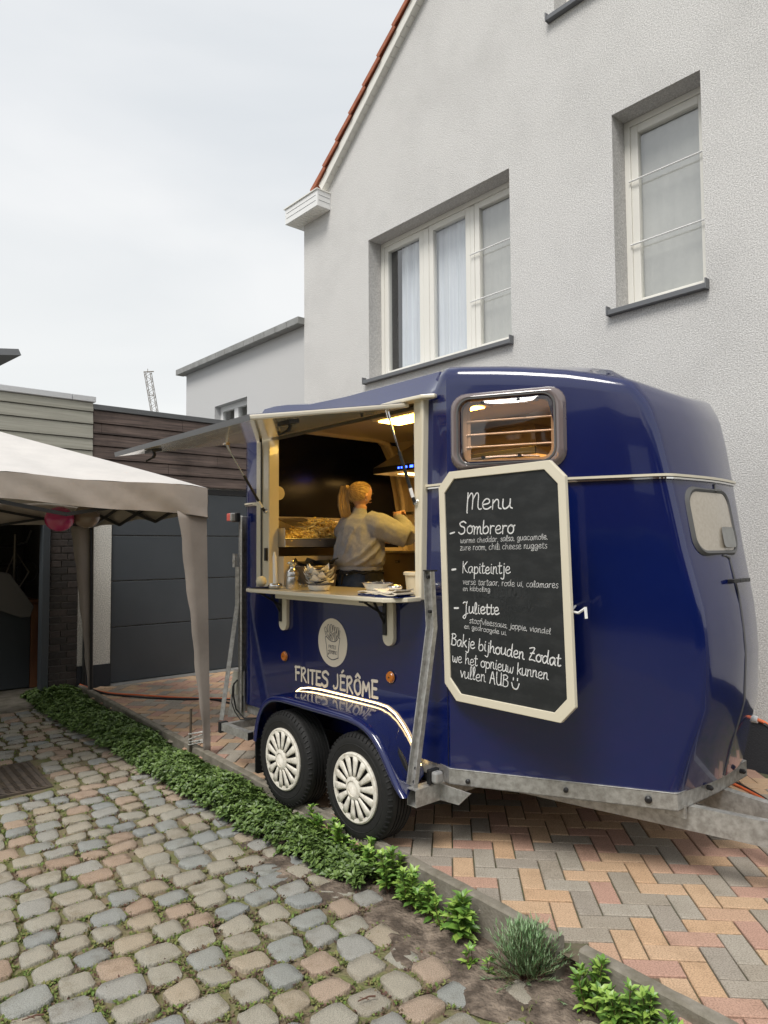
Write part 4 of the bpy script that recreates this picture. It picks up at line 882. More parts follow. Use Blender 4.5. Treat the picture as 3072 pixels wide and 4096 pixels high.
# side window over the menu
tdir = Vector((.889, .459)); tn = Vector((.459, -.889))
def TP(u, v, d): p = Vector((.43, .285)) + tdir * u + tn * d; return (p.x, p.y, v)
o1 = rrect(.022, .615, 1.945, 2.352, .085); o2 = rrect(.075, .555, 1.985, 2.318, .062)
n_ = len(o1)
mb = MB(); om = rrect(.035, .602, 1.958, 2.34, .08)
mb.add([TP(*p, .004) for p in o1] + [TP(*p, .030) for p in om] + [TP(*p, .034) for p in rrect(.055, .578, 1.972, 2.328, .07)] + [TP(*p, .022) for p in o2] + [TP(*p, -.045) for p in o2], [(k * n_ + i, k * n_ + (i + 1) % n_, (k + 1) * n_ + (i + 1) % n_, (k + 1) * n_ + i) for k in range(4) for i in range(n_)])
sw = part(tr, 'side_window', mb, 'perspex_rim', smooth=50)
mb = MB(); o3 = rrect(.062, .566, 1.976, 2.323, .068); ringprism(mb, o3, rrect(.070, .559, 1.983, 2.316, .064), TP, .0235, .0245 + .011); part(sw, 'rubber_seal', mb, 'rubber')
mb = MB(); nn = 10; gv = [[TP(.075 + .48 * i / nn, 1.985 + .333 * j / nn, .020 + .028 * (1 - ((i / nn - .5) * 2) ** 4) * (1 - ((j / nn - .5) * 2) ** 4)) for i in range(nn + 1)] for j in range(nn + 1)]
mb.v = [p for r_ in gv for p in r_]; mb.f = [(j * 11 + i, j * 11 + i + 1, (j + 1) * 11 + i + 1, (j + 1) * 11 + i) for j in range(10) for i in range(10)]
part(sw, 'pane', mb, 'perspex', smooth=180, fix=False)
mb = MB(); ringprism(mb, rrect(.08, .55, 1.99, 2.313, .06), rrect(.10, .535, 2.005, 2.298, .05), TP, -.03, -.045); part(sw, 'inner_frame', mb, 'cream_in')
for z in (2.075, 2.14, 2.21):
    mb = MB(); mb.tube([TP(.09, z, -.035), TP(.55, z, -.035)], .0055, 8); part(sw, 'guard_bar', mb, 'cream')
for z in (2.012, 2.293):
    mb = MB(); mb.tube([TP(.20, z, .008), TP(.40, z, .008)], .008, 8); mb.tube([TP(.13, z - .005, .0), TP(.20, z, .006)], .005, 6); mb.tube([TP(.40, z, .006), TP(.48, z - .005, .0)], .005, 6); part(sw, 'stay_bar', mb, 'clear')
    for u in (.20, .385):
        mb = MB(); mb.tube([TP(u, z, .010), TP(u, z, .034)], .0095, 10); part(sw, 'stay_knob', mb, 'black')
# nose window and door seam
def NP_(b, z, d=0):
    an = nose_a(z); t = min(1, max(0, abs(b - CB_) / .36)); return (an + .035 * (1 - t ** 2) - .01 * t + d, b, z)
def NW(u, v, d): return NP_(u, v, d)
mb = MB(); o1 = rrect(.875, 1.315, 1.505, 1.84, .085, 6); o2 = rrect(.900, 1.290, 1.530, 1.815, .07, 6); n_ = len(o1)
mb.add([NW(*p, .002) for p in o1] + [NW(*p, .016) for p in rrect(.888, 1.302, 1.518, 1.827, .078, 6)] + [NW(*p, .010) for p in o2], [(k * n_ + i, k * n_ + (i + 1) % n_, (k + 1) * n_ + (i + 1) % n_, (k + 1) * n_ + i) for k in range(2) for i in range(n_)])
nw = part(tr, 'nose_window', mb, 'rubber', smooth=50)
mb = MB(); mb.add([NW(*p, .008) for p in o2] + [NW(1.1, 1.67, .014)], [(i, (i + 1) % n_, n_) for i in range(n_)]); part(nw, 'pane', mb, 'frosted', smooth=180, fix=True)
mb = MB(); mb.add([NW(*p, .0165) for p in rrect(1.12, 1.27, 1.545, 1.645, .02, 3)], [tuple(range(16))]); part(nw, 'sticker', mb, 'zinc', smooth=0)
mb = MB(); pts = [NP_(1.175, z, .001) for z in np.linspace(1.50, 1.40, 3)] + [NP_(1.175, z, .001) for z in np.linspace(1.38, .43, 16)]
mb.tube(pts, .0045, 6); mb.tube([NP_(1.11, 1.505, .001), NP_(1.14, 1.503, .001), NP_(1.175, 1.49, .001)], .005, 6); mb.tube([NP_(1.17, 1.86, .003), NP_(1.165, 1.835, .006), NP_(1.15, 1.82, .01)], .006, 6); part(tr, 'door_seam', mb, 'rubber')
mb = MB(); hp = [NP_(b, 1.383, .022) for b in (1.09, 1.16, 1.23, 1.30)]; 
for p, q in zip(hp, hp[1:]): mb.bar(p, q, .022, .018)
mb.bar(NP_(1.10, 1.383, .0), NP_(1.10, 1.383, .02), .016, .018); mb.bar(NP_(1.29, 1.383, .0), NP_(1.29, 1.383, .02), .016, .018); part(tr, 'door_handle', mb, 'black', smooth=0, bevel=.003)
# galvanised chassis
P = full_plan(.42); P[-1:] = P[-1:]
cor = [(-1.68, 1.145), (-1.68, .33), (.26, .315), (.30, .312), (.43, .272), (1.392, .768), (1.405, 1.145)]
cfull = cor + [(a, 2 * CB_ - b) for a, b in cor[-2:0:-1]]
mb = MB(); mb.strip(cfull, .345, .425, -.006, closed=True); mb.strip(cfull, .418, .424, -.05, closed=True); mb.strip(cfull, .345, .351, -.05, closed=True); part(tr, 'chassis_rail', mb, 'galv', smooth=0, bevel=.002)
mb = MB(); mb.add([(a, b, .36) for a, b in cfull], [tuple(range(len(cfull)))]); part(tr, 'floor_pan', mb, 'galv', smooth=0)
d1_ = Vector((.889, .459, 0)); n1_ = Vector((.459, -.889, 0))
for p in ((.36, .292, .385), (.52, .318, .372), (.95, .54, .385), (1.28, .711, .385), (1.418, 1.03, .40), (1.418, 1.40, .40)):
    nn_ = n1_ if p[0] < 1.3 else Vector((1, 0, 0)); p = Vector(p); r = .017 if abs(p.x - 1.28) < .01 else .012
    mb = MB(); mb.tube([p - nn_ * .01, p + nn_ * .012, p + nn_ * .018], [r, r, r * .5], 10); part(tr, 'chassis_bolt', mb, 'black')
# draw bar
for p0, p1, s_ in (((.25, .641), (2.35, 1.06), 1), ((.25, 1.49), (2.35, 1.075), -1)):
    mb = MB()
    mb.add([(x, y + dy * s_, z) for (x, y) in (p0, p1) for dy, z in ((0, .236), (.045, .236), (.045, .345), (0, .345), (0, .339), (.038, .339), (.038, .242), (0, .242))], [(k, (k + 1) % 8, 8 + (k + 1) % 8, 8 + k) for k in range(8)])
    mb.add([(x, y + dy, z) for (x, y) in (p0, p1) for dy, z in ((-.0025, .235), (.0025, .235), (.0025, .346), (-.0025, .346))], [(0, 1, 5, 4), (1, 2, 6, 5), (2, 3, 7, 6), (3, 0, 4, 7)])
    part(tr, 'drawbar_arm', mb, 'galv', smooth=0)
mb = MB(); mb.box(1.22, 1.27, .86, 1.28, .245, .33); part(tr, 'drawbar_cross_member', mb, 'galv', smooth=0, bevel=.003)
mb = MB(); mb.box(2.25, 3.1, 1.03, 1.10, .25, .34); part(tr, 'coupling_tube', mb, 'galv', smooth=0, bevel=.004)
mb = MB(); mb.box(1.33, 1.37, .90, .93, .34, .36); mb.box(1.30, 1.40, .82, .835, .30, .36); part(tr, 'drawbar_bracket', mb, 'galv', smooth=0)
# axles, mud boxes under the floor
for a in (0, -.695):
    mb = MB(); mb.tube([(a, .19, .285), (a, 2.1, .285)], .03, 10); part(tr, 'axle', mb, 'black')
mb = MB(); mb.box(-1.0, .3, .32, .36, .30, .62); mb.add([(-1.05, .30, .44), (.30, .30, .44), (.30, 1.9, .44), (-1.05, 1.9, .44)], [(0, 1, 2, 3)]); part(tr, 'inner_arch', mb, 'black', smooth=0)
# wheels
def wheel(a, side):
    c = (a, .0 if side < 0 else 2 * CB_, .283); s_ = side
    def Y(v): return -v * s_ * -1 if False else (v if s_ < 0 else -v)
    tp = [(.175, .022), (.185, .006), (.205, .001), (.235, .0), (.258, .004), (.272, .014), (.280, .026), (.2825, .035)]
    for k in range(5):
        y0 = .038 + k * .022; tp += [(.283, y0), (.283, y0 + .015), (.276, y0 + .017), (.276, y0 + .020)]
    tp += [(.2825, .152), (.272, .168), (.24, .178), (.19, .172), (.175, .16)]
    mb = MB(); mb.lathe([(r, Y(h)) for r, h in tp], c, 64, 'y', cap=False); root = MB(); root.lathe([(.172, Y(.05)), (.10, Y(.055)), (.09, Y(.07)), (.172, Y(.15))], c, 24, 'y')
    wb = part(tr, 'wheel', root, 'black'); ty = part(wb, 'tyre', mb, 'tyre', smooth=35)
    mb = MB()
    for k in range(56):
        t = 2 * pi * k / 56
        for r0, r1, w_ in ((.262, .279, .010),):
            p = Vector((c[0] + r0 * cos(t), c[1] + Y(.004), c[2] + r0 * sin(t))); q = Vector((c[0] + r1 * cos(t + .02), c[1] + Y(.020), c[2] + r1 * sin(t + .02))); mb.bar(p, q, .007, .007, up=(0, 1, 0))
    mb.lathe([(.222, Y(.0005)), (.2255, Y(-.0018)), (.229, Y(.0005))], c, 48, 'y', cap=False); part(wb, 'tread_blocks', mb, 'tyre', smooth=30)
    if side < 0:
        mb = MB(); hb = -.004
        mb.lathe([(.181, .012), (.184, .004), (.183, hb), (.176, hb - .005), (.160, hb - .003), (.156, .006)], c, 64, 'y', cap=False)
        mb.lathe([(.062, .006), (.060, hb - .010), (.048, hb - .016), (.040, hb - .017), (.038, hb - .013), (.0, hb - .013)], c, 40, 'y', cap=False)
        NSP = 14
        for k in range(NSP):
            t = 2 * pi * k / NSP + .1; ws = []
            for r_, w_, h_ in ((.055, .010, hb - .010), (.09, .0145, hb - .008), (.13, .0200, hb - .006), (.168, .0250, hb - .004)):
                for sg_, dh in ((-1, .005), (-.55, 0), (.55, 0), (1, .005)):
                    tt = t + .05 * (r_ / .16) ; x = r_ * cos(tt) - sg_ * w_ * sin(tt); z = r_ * sin(tt) + sg_ * w_ * cos(tt); ws.append((c[0] + x, c[1] + h_ + dh, c[2] + z))
            mb.add(ws, [(q * 4 + i, q * 4 + i + 1, (q + 1) * 4 + i + 1, (q + 1) * 4 + i) for q in range(3) for i in range(3)])
        part(wb, 'hubcap', mb, 'hub', smooth=35, solid=.004, fix=True)
        mb = MB(); mb.lathe([(.158, .016), (.0, .018)], c, 32, 'y', cap=False); part(wb, 'brake_cover', mb, 'black')
for a in (0, -.695):
    wheel(a, -1); wheel(a, 1)
# fender
oo = [(-1.045, .33), (-1.03, .42), (-1.0, .50), (-.95, .575), (-.88, .625), (-.80, .648), (-.67, .655), (-.4, .655), (-.1, .654), (.0, .650), (.09, .63), (.165, .588), (.225, .53), (.275, .46), (.325, .39), (.365, .345), (.392, .325)]
ii = [(-1.055, .33), (-1.045, .42), (-1.02, .50), (-.985, .57), (-.93, .618), (-.84, .638), (-.70, .645), (-.4, .646), (-.16, .646), (-.07, .640), (.0, .612), (.06, .565), (.105, .52), (.145, .465), (.18, .415), (.205, .37), (.225, .33)]
mb = MB(); nF = len(oo); cxx, czz = -.34, .30
def shr(p, d): v = Vector((p[0] - cxx, (p[1] - czz) * 1.8)).normalized(); return (p[0] - v.x * d, p[1] - v.y * d)
lay = [(ii, .305, 0), (None, .16, .4), (None, .05, .8), (oo, .018, -.003), (oo, .0, .006), (oo, -.006, .018), (oo, -.004, .036), (oo, .004, .042), (oo, .012, .036), (oo, .02, .015)]
for path, b, d in lay:
    if path is None:
        q = [(lerp(p[0], o_[0], d), lerp(p[1], o_[1], d) + .004) for p, o_ in zip(ii, oo)]
    else: q = [shr(p, d) for p in path]
    mb.v += [(x, b, z) for x, z in q]
mb.f = [(k * nF + i, k * nF + i + 1, (k + 1) * nF + i + 1, (k + 1) * nF + i) for k in range(len(lay) - 1) for i in range(nF - 1)]
fe = part(tr, 'fender', mb, 'navy', smooth=60, sub=1)
mb = MB(); pr = [(x + .0, .292, z + .006) for x, z in [(-.98, .60), (-.93, .628), (-.84, .645), (-.70, .652), (-.4, .653), (-.16, .653), (-.07, .647), (.0, .62), (.06, .575), (.105, .53), (.145, .475), (.18, .425), (.205, .38)]]
mb.tube(pr, .0042, 6); part(tr, 'led_strip', mb, 'led')
mb = MB(); mb.prism([(-1.16, .13), (-1.15, .115), (-.99, .115), (-.985, .33), (-1.13, .33), (-1.165, .27)], lambda u, v, d: (lerp(u, -1.05, .0), d, v), .035, .21)
mb.v = [(-1.04 - .012 * (v_[1] > .1) + (v_[0] + 1.075) * .12, .03 + (v_[1] - .035) * 1.0, v_[2]) for v_ in mb.v]
mb2 = MB(); mb2.prism(rrect(.03, .21, .105, .38, .02, 3), lambda u, v, d: (d, u, v), -1.065, -1.055); part(tr, 'mudflap', mb2, 'black', smooth=0)
hb = MB()
random.seed(3)
FE_ = lambda u, v, d: (u, .012 + v * .9 - d, .0)
# raised maker lettering on the fender front slope
def FS(u, v, d):
    t = (u - .10) / .17; base = (lerp(.135, .235, t), lerp(.20, .075, t), lerp(.565, .495, t)); return (base[0] - v * .25 - d * .3, base[1] + v * .35 - d * .4, base[2] + v * .62 + d)
write(hb, 'HENRA', (.10, 0), (.27, 0), .014, .0035, FS, .006, slant=0, jit=0)
part(tr, 'raised_lettering', hb, 'navy', smooth=0)
# counter and brackets
cp = [(-1.47, .30), (-1.33, .30), (-1.30, .25), (-1.265, .10), (-1.235, .062), (-1.19, .05), (.176, .05), (.25, .162), (.25, .262), (.18, .30), (.18, .62), (-1.28, .62), (-1.28, .30)]
cp = [(-1.30, .29), (-1.30, .22), (-1.275, .10), (-1.245, .065), (-1.19, .05), (.176, .05), (.21, .09), (.25, .162), (.25, .262), (.185, .30), (.185, .62), (-1.29, .62)]
mb = MB(); mb.prism(cp, lambda u, v, d: (u, v, d), 1.265, 1.29); part(tr, 'serving_counter', mb, 'cream', smooth=0, bevel=.005)
mb = MB(); mb.prism(rrect(-1.06, -.06, .17, .295, .02, 3), lambda u, v, d: (u, v, d), 1.225, 1.262); part(tr, 'counter_support', mb, 'cream', smooth=0, bevel=.004)
for a in (-1.115, -.035):
    mb = MB(); mb.prism(rrect(a - .046, a + .046, 1.0, 1.262, .0455, 6), lambda u, v, d: (u, d, v), .272, .2995); bb = part(tr, 'bracket_board', mb, 'cream', smooth=40, bevel=.003)
    mb = MB(); mb.box(a - .034, a - .006, .262, .2715, 1.06, 1.258); mb.box(a - .034, a - .006, .09, .262, 1.252, 1.2645); mb.bar((a - .02, .268, 1.12), (a - .02, .19, 1.25), .014, .006, up=(1, 0, 0)); mb.bar((a - .02, .27, 1.17), (a - .02, .12, 1.252), .012, .006, up=(1, 0, 0)); part(bb, 'folding_bracket', mb, 'black', smooth=0)
for a in (-1.122, -.038):
    mb = MB(); mb.lathe([(.033, 0), (.033, -.006), (.030, -.008), (.030, -.014), (.026, -.018), (.0, -.019)], (a, .2995, .823), 24, 'y', cap=False); rf = part(tr, 'side_reflector', mb, 'amber')
    mb = MB(); mb.lathe([(.036, 0), (.036, -.005), (.033, -.006)], (a, .2995, .823), 24, 'y', cap=False); mb.lathe([(.004, -.019), (.004, -.022), (0, -.022)], (a, .2995, .823), 8, 'y', cap=False); part(rf, 'ring', mb, 'black')
# rear post, jack props, plates, brackets, lamps
mb = MB(); mb.prism([(-1.715, .345), (-1.715, .275), (-1.665, .262), (-1.655, .27), (-1.705, .283), (-1.705, .345)], lambda u, v, d: (u, v, d), .35, 1.80); part(tr, 'rear_post', mb, 'galv', smooth=0, bevel=.003)
mb = MB(); mb.prism([(-1.90, .28), (-1.66, .33), (-1.66, .655), (-1.80, .645)], lambda u, v, d: (u, d, v), .292, .30); pl_ = part(tr, 'ramp_side_plate', mb, 'galv', smooth=0)
mb = MB(); mb.prism([(-1.86, .46), (-1.66, .48), (-1.66, .65), (-1.80, .64)], lambda u, v, d: (u, d, v), .283, .291); part(tr, 'plywood_plate', mb, 'wood_light', smooth=0)
mb = MB(); mb.tube([(-1.73, .28, .585), (-1.735, .25, .56), (-1.72, .24, .47), (-1.70, .25, .38), (-1.60, .26, .33), (-1.50, .30, .34)], .006, 6); mb.tube([(-1.745, .28, .575), (-1.75, .25, .54), (-1.745, .24, .42), (-1.72, .25, .36), (-1.62, .24, .32), (-1.52, .28, .33)], .004, 6); part(tr, 'lamp_cable', mb, 'black')
def channel(pts, w_, d_, up_): 
    mb = MB()
    for p, q in zip(pts, pts[1:]): 
        p, q = Vector(p), Vector(q); mb.bar(p, q, w_, .006, up=up_); d = (q - p).normalized(); s_ = d.cross(Vector(up_)).normalized(); n__ = s_.cross(d)
        for sg_ in (-1, 1): mb.bar(p + s_ * sg_ * w_ / 2 - n__ * d_ / 2, q + s_ * sg_ * w_ / 2 - n__ * d_ / 2, .006, d_, up=up_)
    return mb
mb = channel([(.36, .225, 1.43), (.36, .243, 1.14), (.335, .115, .345)], .052, -.028, (0, -1, .05)); fp = part(tr, 'front_prop', mb, 'galv', smooth=0)
for z, b in ((1.40, .227), (1.22, .238), (.44, .13), (.375, .118)):
    mb = MB(); mb.tube([(.352, b, z), (.352, b - .02, z)], .009, 8); part(fp, 'bolt', mb, 'black')
mb = MB(); mb.box(.33, .39, .20, .245, 1.43, 1.437); part(fp, 'end_cap', mb, 'black', smooth=0)
mb = channel([(-1.70, .27, 1.42), (-1.70, .27, 1.14), (-1.655, .120, .330)], .05, -.026, (-.5, -1, .05)); fp = part(tr, 'rear_prop', mb, 'galv', smooth=0)
mb = MB(); mb.tube([(-1.70, .25, 1.47), (-1.70, .22, 1.47)], .012, 8); mb.box(-1.715, -1.685, .225, .25, 1.42, 1.52); part(fp, 'latch', mb, 'galv')
def sqtube(p0, p1, w_, h_):
    p0, p1 = Vector(p0), Vector(p1); d = (p1 - p0).normalized(); x = d.cross(Vector((0, 0, 1))).normalized(); z = Vector((0, 0, 1)); mb = MB(); vs = []
    for p in (p0, p1):
        for k in (1, .84):
            for i, j in ((-1, -1), (1, -1), (1, 1), (-1, 1)): vs.append(p + x * (i * w_ / 2 * k) + z * (j * h_ / 2 * (k if k == 1 else .88)))
    fs = [(i, (i + 1) % 4, 8 + (i + 1) % 4, 8 + i) for i in range(4)] + [(4 + i, 12 + i, 12 + (i + 1) % 4, 4 + (i + 1) % 4) for i in range(4)]
    for b_ in (0, 8): fs += [(b_ + i, b_ + 4 + i, b_ + 4 + (i + 1) % 4, b_ + (i + 1) % 4) for i in range(4)]
    return mb.add(vs, fs)
mb = sqtube((.36, .075, .305), (.36, .95, .305), .065, .085); part(tr, 'prop_bracket', mb, 'galv', smooth=0)
mb = MB(); mb.prism([(.33, .345), (.60, .345), (.52, .27), (.33, .26)], lambda u, v, d: (u, d, v), .245, .252); part(tr, 'gusset', mb, 'galv', smooth=0)
mb = sqtube((-1.60, .10, .298), (-1.24, .10, .298), .045, .052); rb_ = part(tr, 'rear_bracket', mb, 'galv', smooth=0)
mb = MB(); mb.box(-1.635, -1.60, .07, .13, .255, .33); mb.box(-1.24, -1.235, .078, .122, .273, .323); part(rb_, 'end_cap', mb, 'black', smooth=0, bevel=.004)
mb = sqtube((-1.60, .13, .292), (-1.60, 2.0, .292), .04, .05); part(tr, 'rear_cross_tube', mb, 'galv', smooth=0)
mb = MB(); mb.box(-1.745, -1.665, .225, .262, 1.755, 1.825); lm = part(tr, 'marker_lamp', mb, 'black', smooth=0, bevel=.008)
mb = MB(); mb.box(-1.75, -1.70, .19, .228, 1.76, 1.82); part(lm, 'red_lens', mb, 'redlens', smooth=0, bevel=.008)
mb = MB(); mb.box(-1.70, -1.675, .19, .228, 1.76, 1.82); part(lm, 'clear_lens', mb, 'clear', smooth=0, bevel=.008)
mb = MB(); mb.box(.400, .440, .17, .225, .365, .425); lm = part(tr, 'front_marker_lamp', mb, 'clear', smooth=0, bevel=.012)
mb = MB(); mb.box(.375, .401, .165, .235, .355, .43); part(lm, 'housing', mb, 'black', smooth=0, bevel=.005)
mb = MB(); mb.tube([(1.16, .30, 1.266), (1.20, .30, 1.262), (1.235, .30, 1.285)], .006, 6); mb.tube([(1.235, .30, 1.290), (1.240, .298, 1.240)], .007, 6); mb.tube([(1.0, .576, 1.266), (1.16, .30, 1.266)], .005, 6); part(tr, 'board_hook', mb, 'pvc_w')
mb = MB(); mb.box(-1.335, -1.31, .262, .276, 1.47, 1.56); part(tr, 'hinge_plate', mb, 'black', smooth=0)
# decals on the side
SP = lambda u, v, d: (u, .2985 - d, v)
mb = MB(); n_ = 64; mb.add([SP(-.588 + .150 * cos(2 * pi * i / n_), .965 + .150 * sin(2 * pi * i / n_), .0004) for i in range(n_)], [tuple(range(n_))]); lg = part(tr, 'logo_disc', mb, 'decal', smooth=0)
random.seed(11)
def ZM(x, y): return (-.588 + (x - 738) / 322 * .150, .965 - (y - 672 - .157 * (x - 738)) / 540 * .150)
mb = MB()
def dr(pts, w_=.0042, sm_=False, cl=False):
    p = [ZM(*q) for q in pts]
    if cl: p = p + [p[0], p[1]]
    ribbon(mb, smoothpath(p) if sm_ else p, w_, SP, .0012)
dr([(580, 545), (610, 540), (660, 600), (730, 645), (800, 650), (850, 610), (870, 570), (905, 580)], sm_=True)
dr([(580, 545), (605, 720), (622, 900), (622, 975)]); dr([(905, 580), (880, 760), (862, 900), (866, 1015)])
dr([(622, 975), (690, 1035), (760, 1055), (866, 1015)], .0055, sm_=True)
for q in ([(605, 535), (575, 430), (600, 410), (635, 520)], [(575, 430), (565, 335), (590, 310), (640, 440)], [(645, 440), (628, 275), (655, 262), (680, 320), (672, 430)], [(705, 420), (695, 270), (720, 262), (735, 300), (745, 430)],
          [(745, 400), (755, 285), (775, 290), (780, 400)], [(790, 420), (795, 330), (820, 325), (830, 450)], [(835, 470), (850, 335), (888, 350), (860, 520)], [(865, 550), (885, 400), (908, 410), (885, 560)],
          [(640, 570), (680, 460), (715, 425), (725, 450), (690, 510), (665, 580)], [(705, 600), (745, 470), (770, 455), (765, 520), (730, 620)], [(790, 630), (785, 440), (805, 430), (822, 520), (815, 630)], [(690, 610), (690, 530), (715, 500)], [(825, 600), (840, 520), (865, 555)]):
    dr(q, .0042)
part(lg, 'fries_drawing', mb, 'decal_dark', smooth=0, fix=False)
mb = MB(); SP2 = lambda u, v, d: (u, .2985 - d, v)
p0, p1 = ZM(655, 795), ZM(822, 822); write(mb, 'FRITES', p0, p1, .0105, .0026, SP2, .0012, slant=.05, jit=.1)
p0, p1 = ZM(640, 905), ZM(835, 940); write(mb, 'JÉRÖÔME'.replace('Ö', ''), p0, p1, .0095, .0026, SP2, .0012, slant=.05, jit=.1)
part(lg, 'logo_lettering', mb, 'decal_dark', smooth=0, fix=False)
mb = MB(); G_J = G['J']; G['J'] = (4.6, [[(3.2, 9), (3.3, 3), (2.4, .6), (.5, .2), (.2, 1.6)]]); G_M = G['M']; G['M'] = G['m_']
write(mb, 'FRITES JÉRÔME', (-1.005, .680), (-.150, .684), .048, .0165, SP2, .0006, slant=.03, jit=.25)
part(tr, 'name_lettering', mb, 'decal', smooth=0, fix=False); G['J'] = G_J; G['M'] = G_M
# inside: ceiling lamp, hood, fryers, counters
mb = MB(); mb.box(-.62, .16, .72, .905, 2.405, 2.412); part(tr, 'ceiling_lamp', mb, 'lamp', smooth=0)
mb = MB(); mb.box(-.66, .20, .69, .935, 2.4125, 2.46); part(tr, 'lamp_housing', mb, 'cream_in', smooth=0)
hd_ = MB(); hv = [(-1.36, 1.30, 2.15), (.25, 1.30, 2.15), (.25, 1.94, 2.15), (-1.36, 1.94, 2.15), (-1.36, 1.30, 2.20), (.25, 1.30, 2.20), (.25, 1.94, 2.20), (-1.36, 1.94, 2.20), (-1.12, 1.55, 2.40), (.05, 1.55, 2.40), (.05, 1.94, 2.40), (-1.12, 1.94, 2.40)]
hd_.add(hv, [(0, 1, 5, 4), (1, 2, 6, 5), (2, 3, 7, 6), (3, 0, 4, 7), (4, 5, 9, 8), (5, 6, 10, 9), (6, 7, 11, 10), (7, 4, 8, 11), (8, 9, 10, 11)]); ho = part(tr, 'extractor_hood', hd_, 'steel', smooth=0)
mb = MB(); mb.box(-1.355, .245, 1.292, 1.2995, 2.152, 2.198); part(ho, 'control_strip', mb, 'black', smooth=0)
for a, w_, h_ in ((-1.055, .016, .014), (-1.02, .016, .014), (-.985, .032, .016), (-.92, .034, .018), (-.865, .015, .014)):
    mb = MB(); mb.box(a, a + w_, 1.289, 1.2915, 2.175 - h_ / 2, 2.175 + h_ / 2); part(ho, 'lit_button', mb, 'blue_led', smooth=0)
mb = MB(); mb.box(-1.2, -1.08, 1.42, 1.6, 2.146, 2.1495); mb.box(-.75, -.3, 1.42, 1.6, 2.146, 2.1495); part(ho, 'hood_lamp', mb, 'hoodlamp', smooth=0)
mb = MB(); mb.box(-1.598, .35, 1.25, 1.94, .47, 1.515); fr_ = part(tr, 'fryer_cabinet', mb, 'steel_dark', smooth=0, bevel=.004)
mb = MB(); mb.box(-1.598, .35, 1.235, 1.94, 1.516, 1.53); part(fr_, 'worktop', mb, 'steel', smooth=0, bevel=.003)
mb = MB(); mb.box(-1.04, -1.0, 1.24, 1.2495, 1.44, 1.46); part(fr_, 'maker_plate', mb, 'black', smooth=0)
mb = MB(); LT = lambda u, v, d: (u, 1.2395 - d, v); write(mb, 'BCB', (-1.036, 1.444), (-1.005, 1.444), .0055, .002, LT, .0004, slant=0, jit=0); part(fr_, 'maker_lettering', mb, 'zinc', smooth=0, fix=False)
mb = MB(); mb.box(-1.6, -1.22, .35, 1.24, .47, 1.50); part(tr, 'rear_cabinet', mb, 'cream_in', smooth=0, bevel=.004)
mb = MB(); mb.box(-1.64, -1.6, .40, .44, 1.9, 1.96); part(tr, 'wall_socket', mb, 'black', smooth=0)
mb = MB(); mb.box(-1.635, -1.28, .42, .60, 1.0, 1.04); mb.box(-1.29, .2, .60, .62, .9, 1.264); part(tr, 'counter_back_panel', mb, 'cream_in', smooth=0)

# ================================================================== MENU BOARD
mn = thing('menu_board', 'tall black chalkboard menu in a cream frame with cut corners, hung on the trailer side', 'menu board', (.80, .27, .78))
def cutc(a0, a1, z0, z1, c): return [(a0, z0 + c), (a0 + c, z0), (a1 - c, z0), (a1, z0 + c), (a1, z1 - c), (a1 - c, z1), (a0 + c, z1), (a0, z1 - c)]
sh = lambda u, v, d: (u + (1.36 - v) * .028, d, v)
o1 = cutc(.402, 1.183, .777, 1.945, .078); o2 = cutc(.442, 1.143, .817, 1.905, .070)
mb = MB(); ringprism(mb, o1, o2, sh, .262, .285); part(mn, 'frame', mb, 'cream', smooth=0, bevel=.003)
mb = MB(); mb.prism(o2, sh, .270, .284); part(mn, 'chalk_panel', mb, 'chalkboard', smooth=0)
BP = lambda u, v, d: (u, .2695 - d, v)
random.seed(21)
for s_, p0, p1, xh, w_ in [('Menu', (.573, 1.742), (.870, 1.736), .050, .0088), ('Sombrero', (.520, 1.622), (.880, 1.619), .040, .0078), ('-', (.460, 1.608), (.500, 1.614), .03, .010), ('-', (.470, 1.424), (.502, 1.426), .03, .013), ('-', (.482, 1.228), (.518, 1.229), .03, .010),
                          ('Kapiteintje', (.542, 1.423), (.852, 1.427), .034, .0062), ('Juliette', (.543, 1.222), (.780, 1.229), .033, .0078),
                          ('Bakje bijhouden Zodat', (.458, 1.056), (1.123, 1.025), .034, .0075), ('We het opnieuw kunnen', (.466, .972), (1.057, .956), .032, .0058), ('vullen AUB', (.519, .900), (.830, .893), .034, .0062)]:
    if 'W' in s_: s_ = s_.replace('W', 'w')
    if s_ == 'Menu': G['M'] = G_M
    mb = MB(); write(mb, s_, p0, p1, xh * .95, w_ * .8, BP, .0005, slant=.10, asc=.8); part(mn, 'chalk_line', mb, 'chalk', smooth=0, fix=False)
cx0, cz0 = .868, .912; mb = MB()
ribbon(mb, smoothpath([(cx0 - .020, cz0 + .004), (cx0 - .012, cz0 - .018), (cx0 + .010, cz0 - .022), (cx0 + .024, cz0 + .004)]), .006, BP, .0005)
for dx in (-.010, .014): ribbon(mb, [(cx0 + dx, cz0 + .018), (cx0 + dx + .001, cz0 + .028)], .006, BP, .0005)
part(mn, 'chalk_smiley', mb, 'chalk', smooth=0, fix=False)
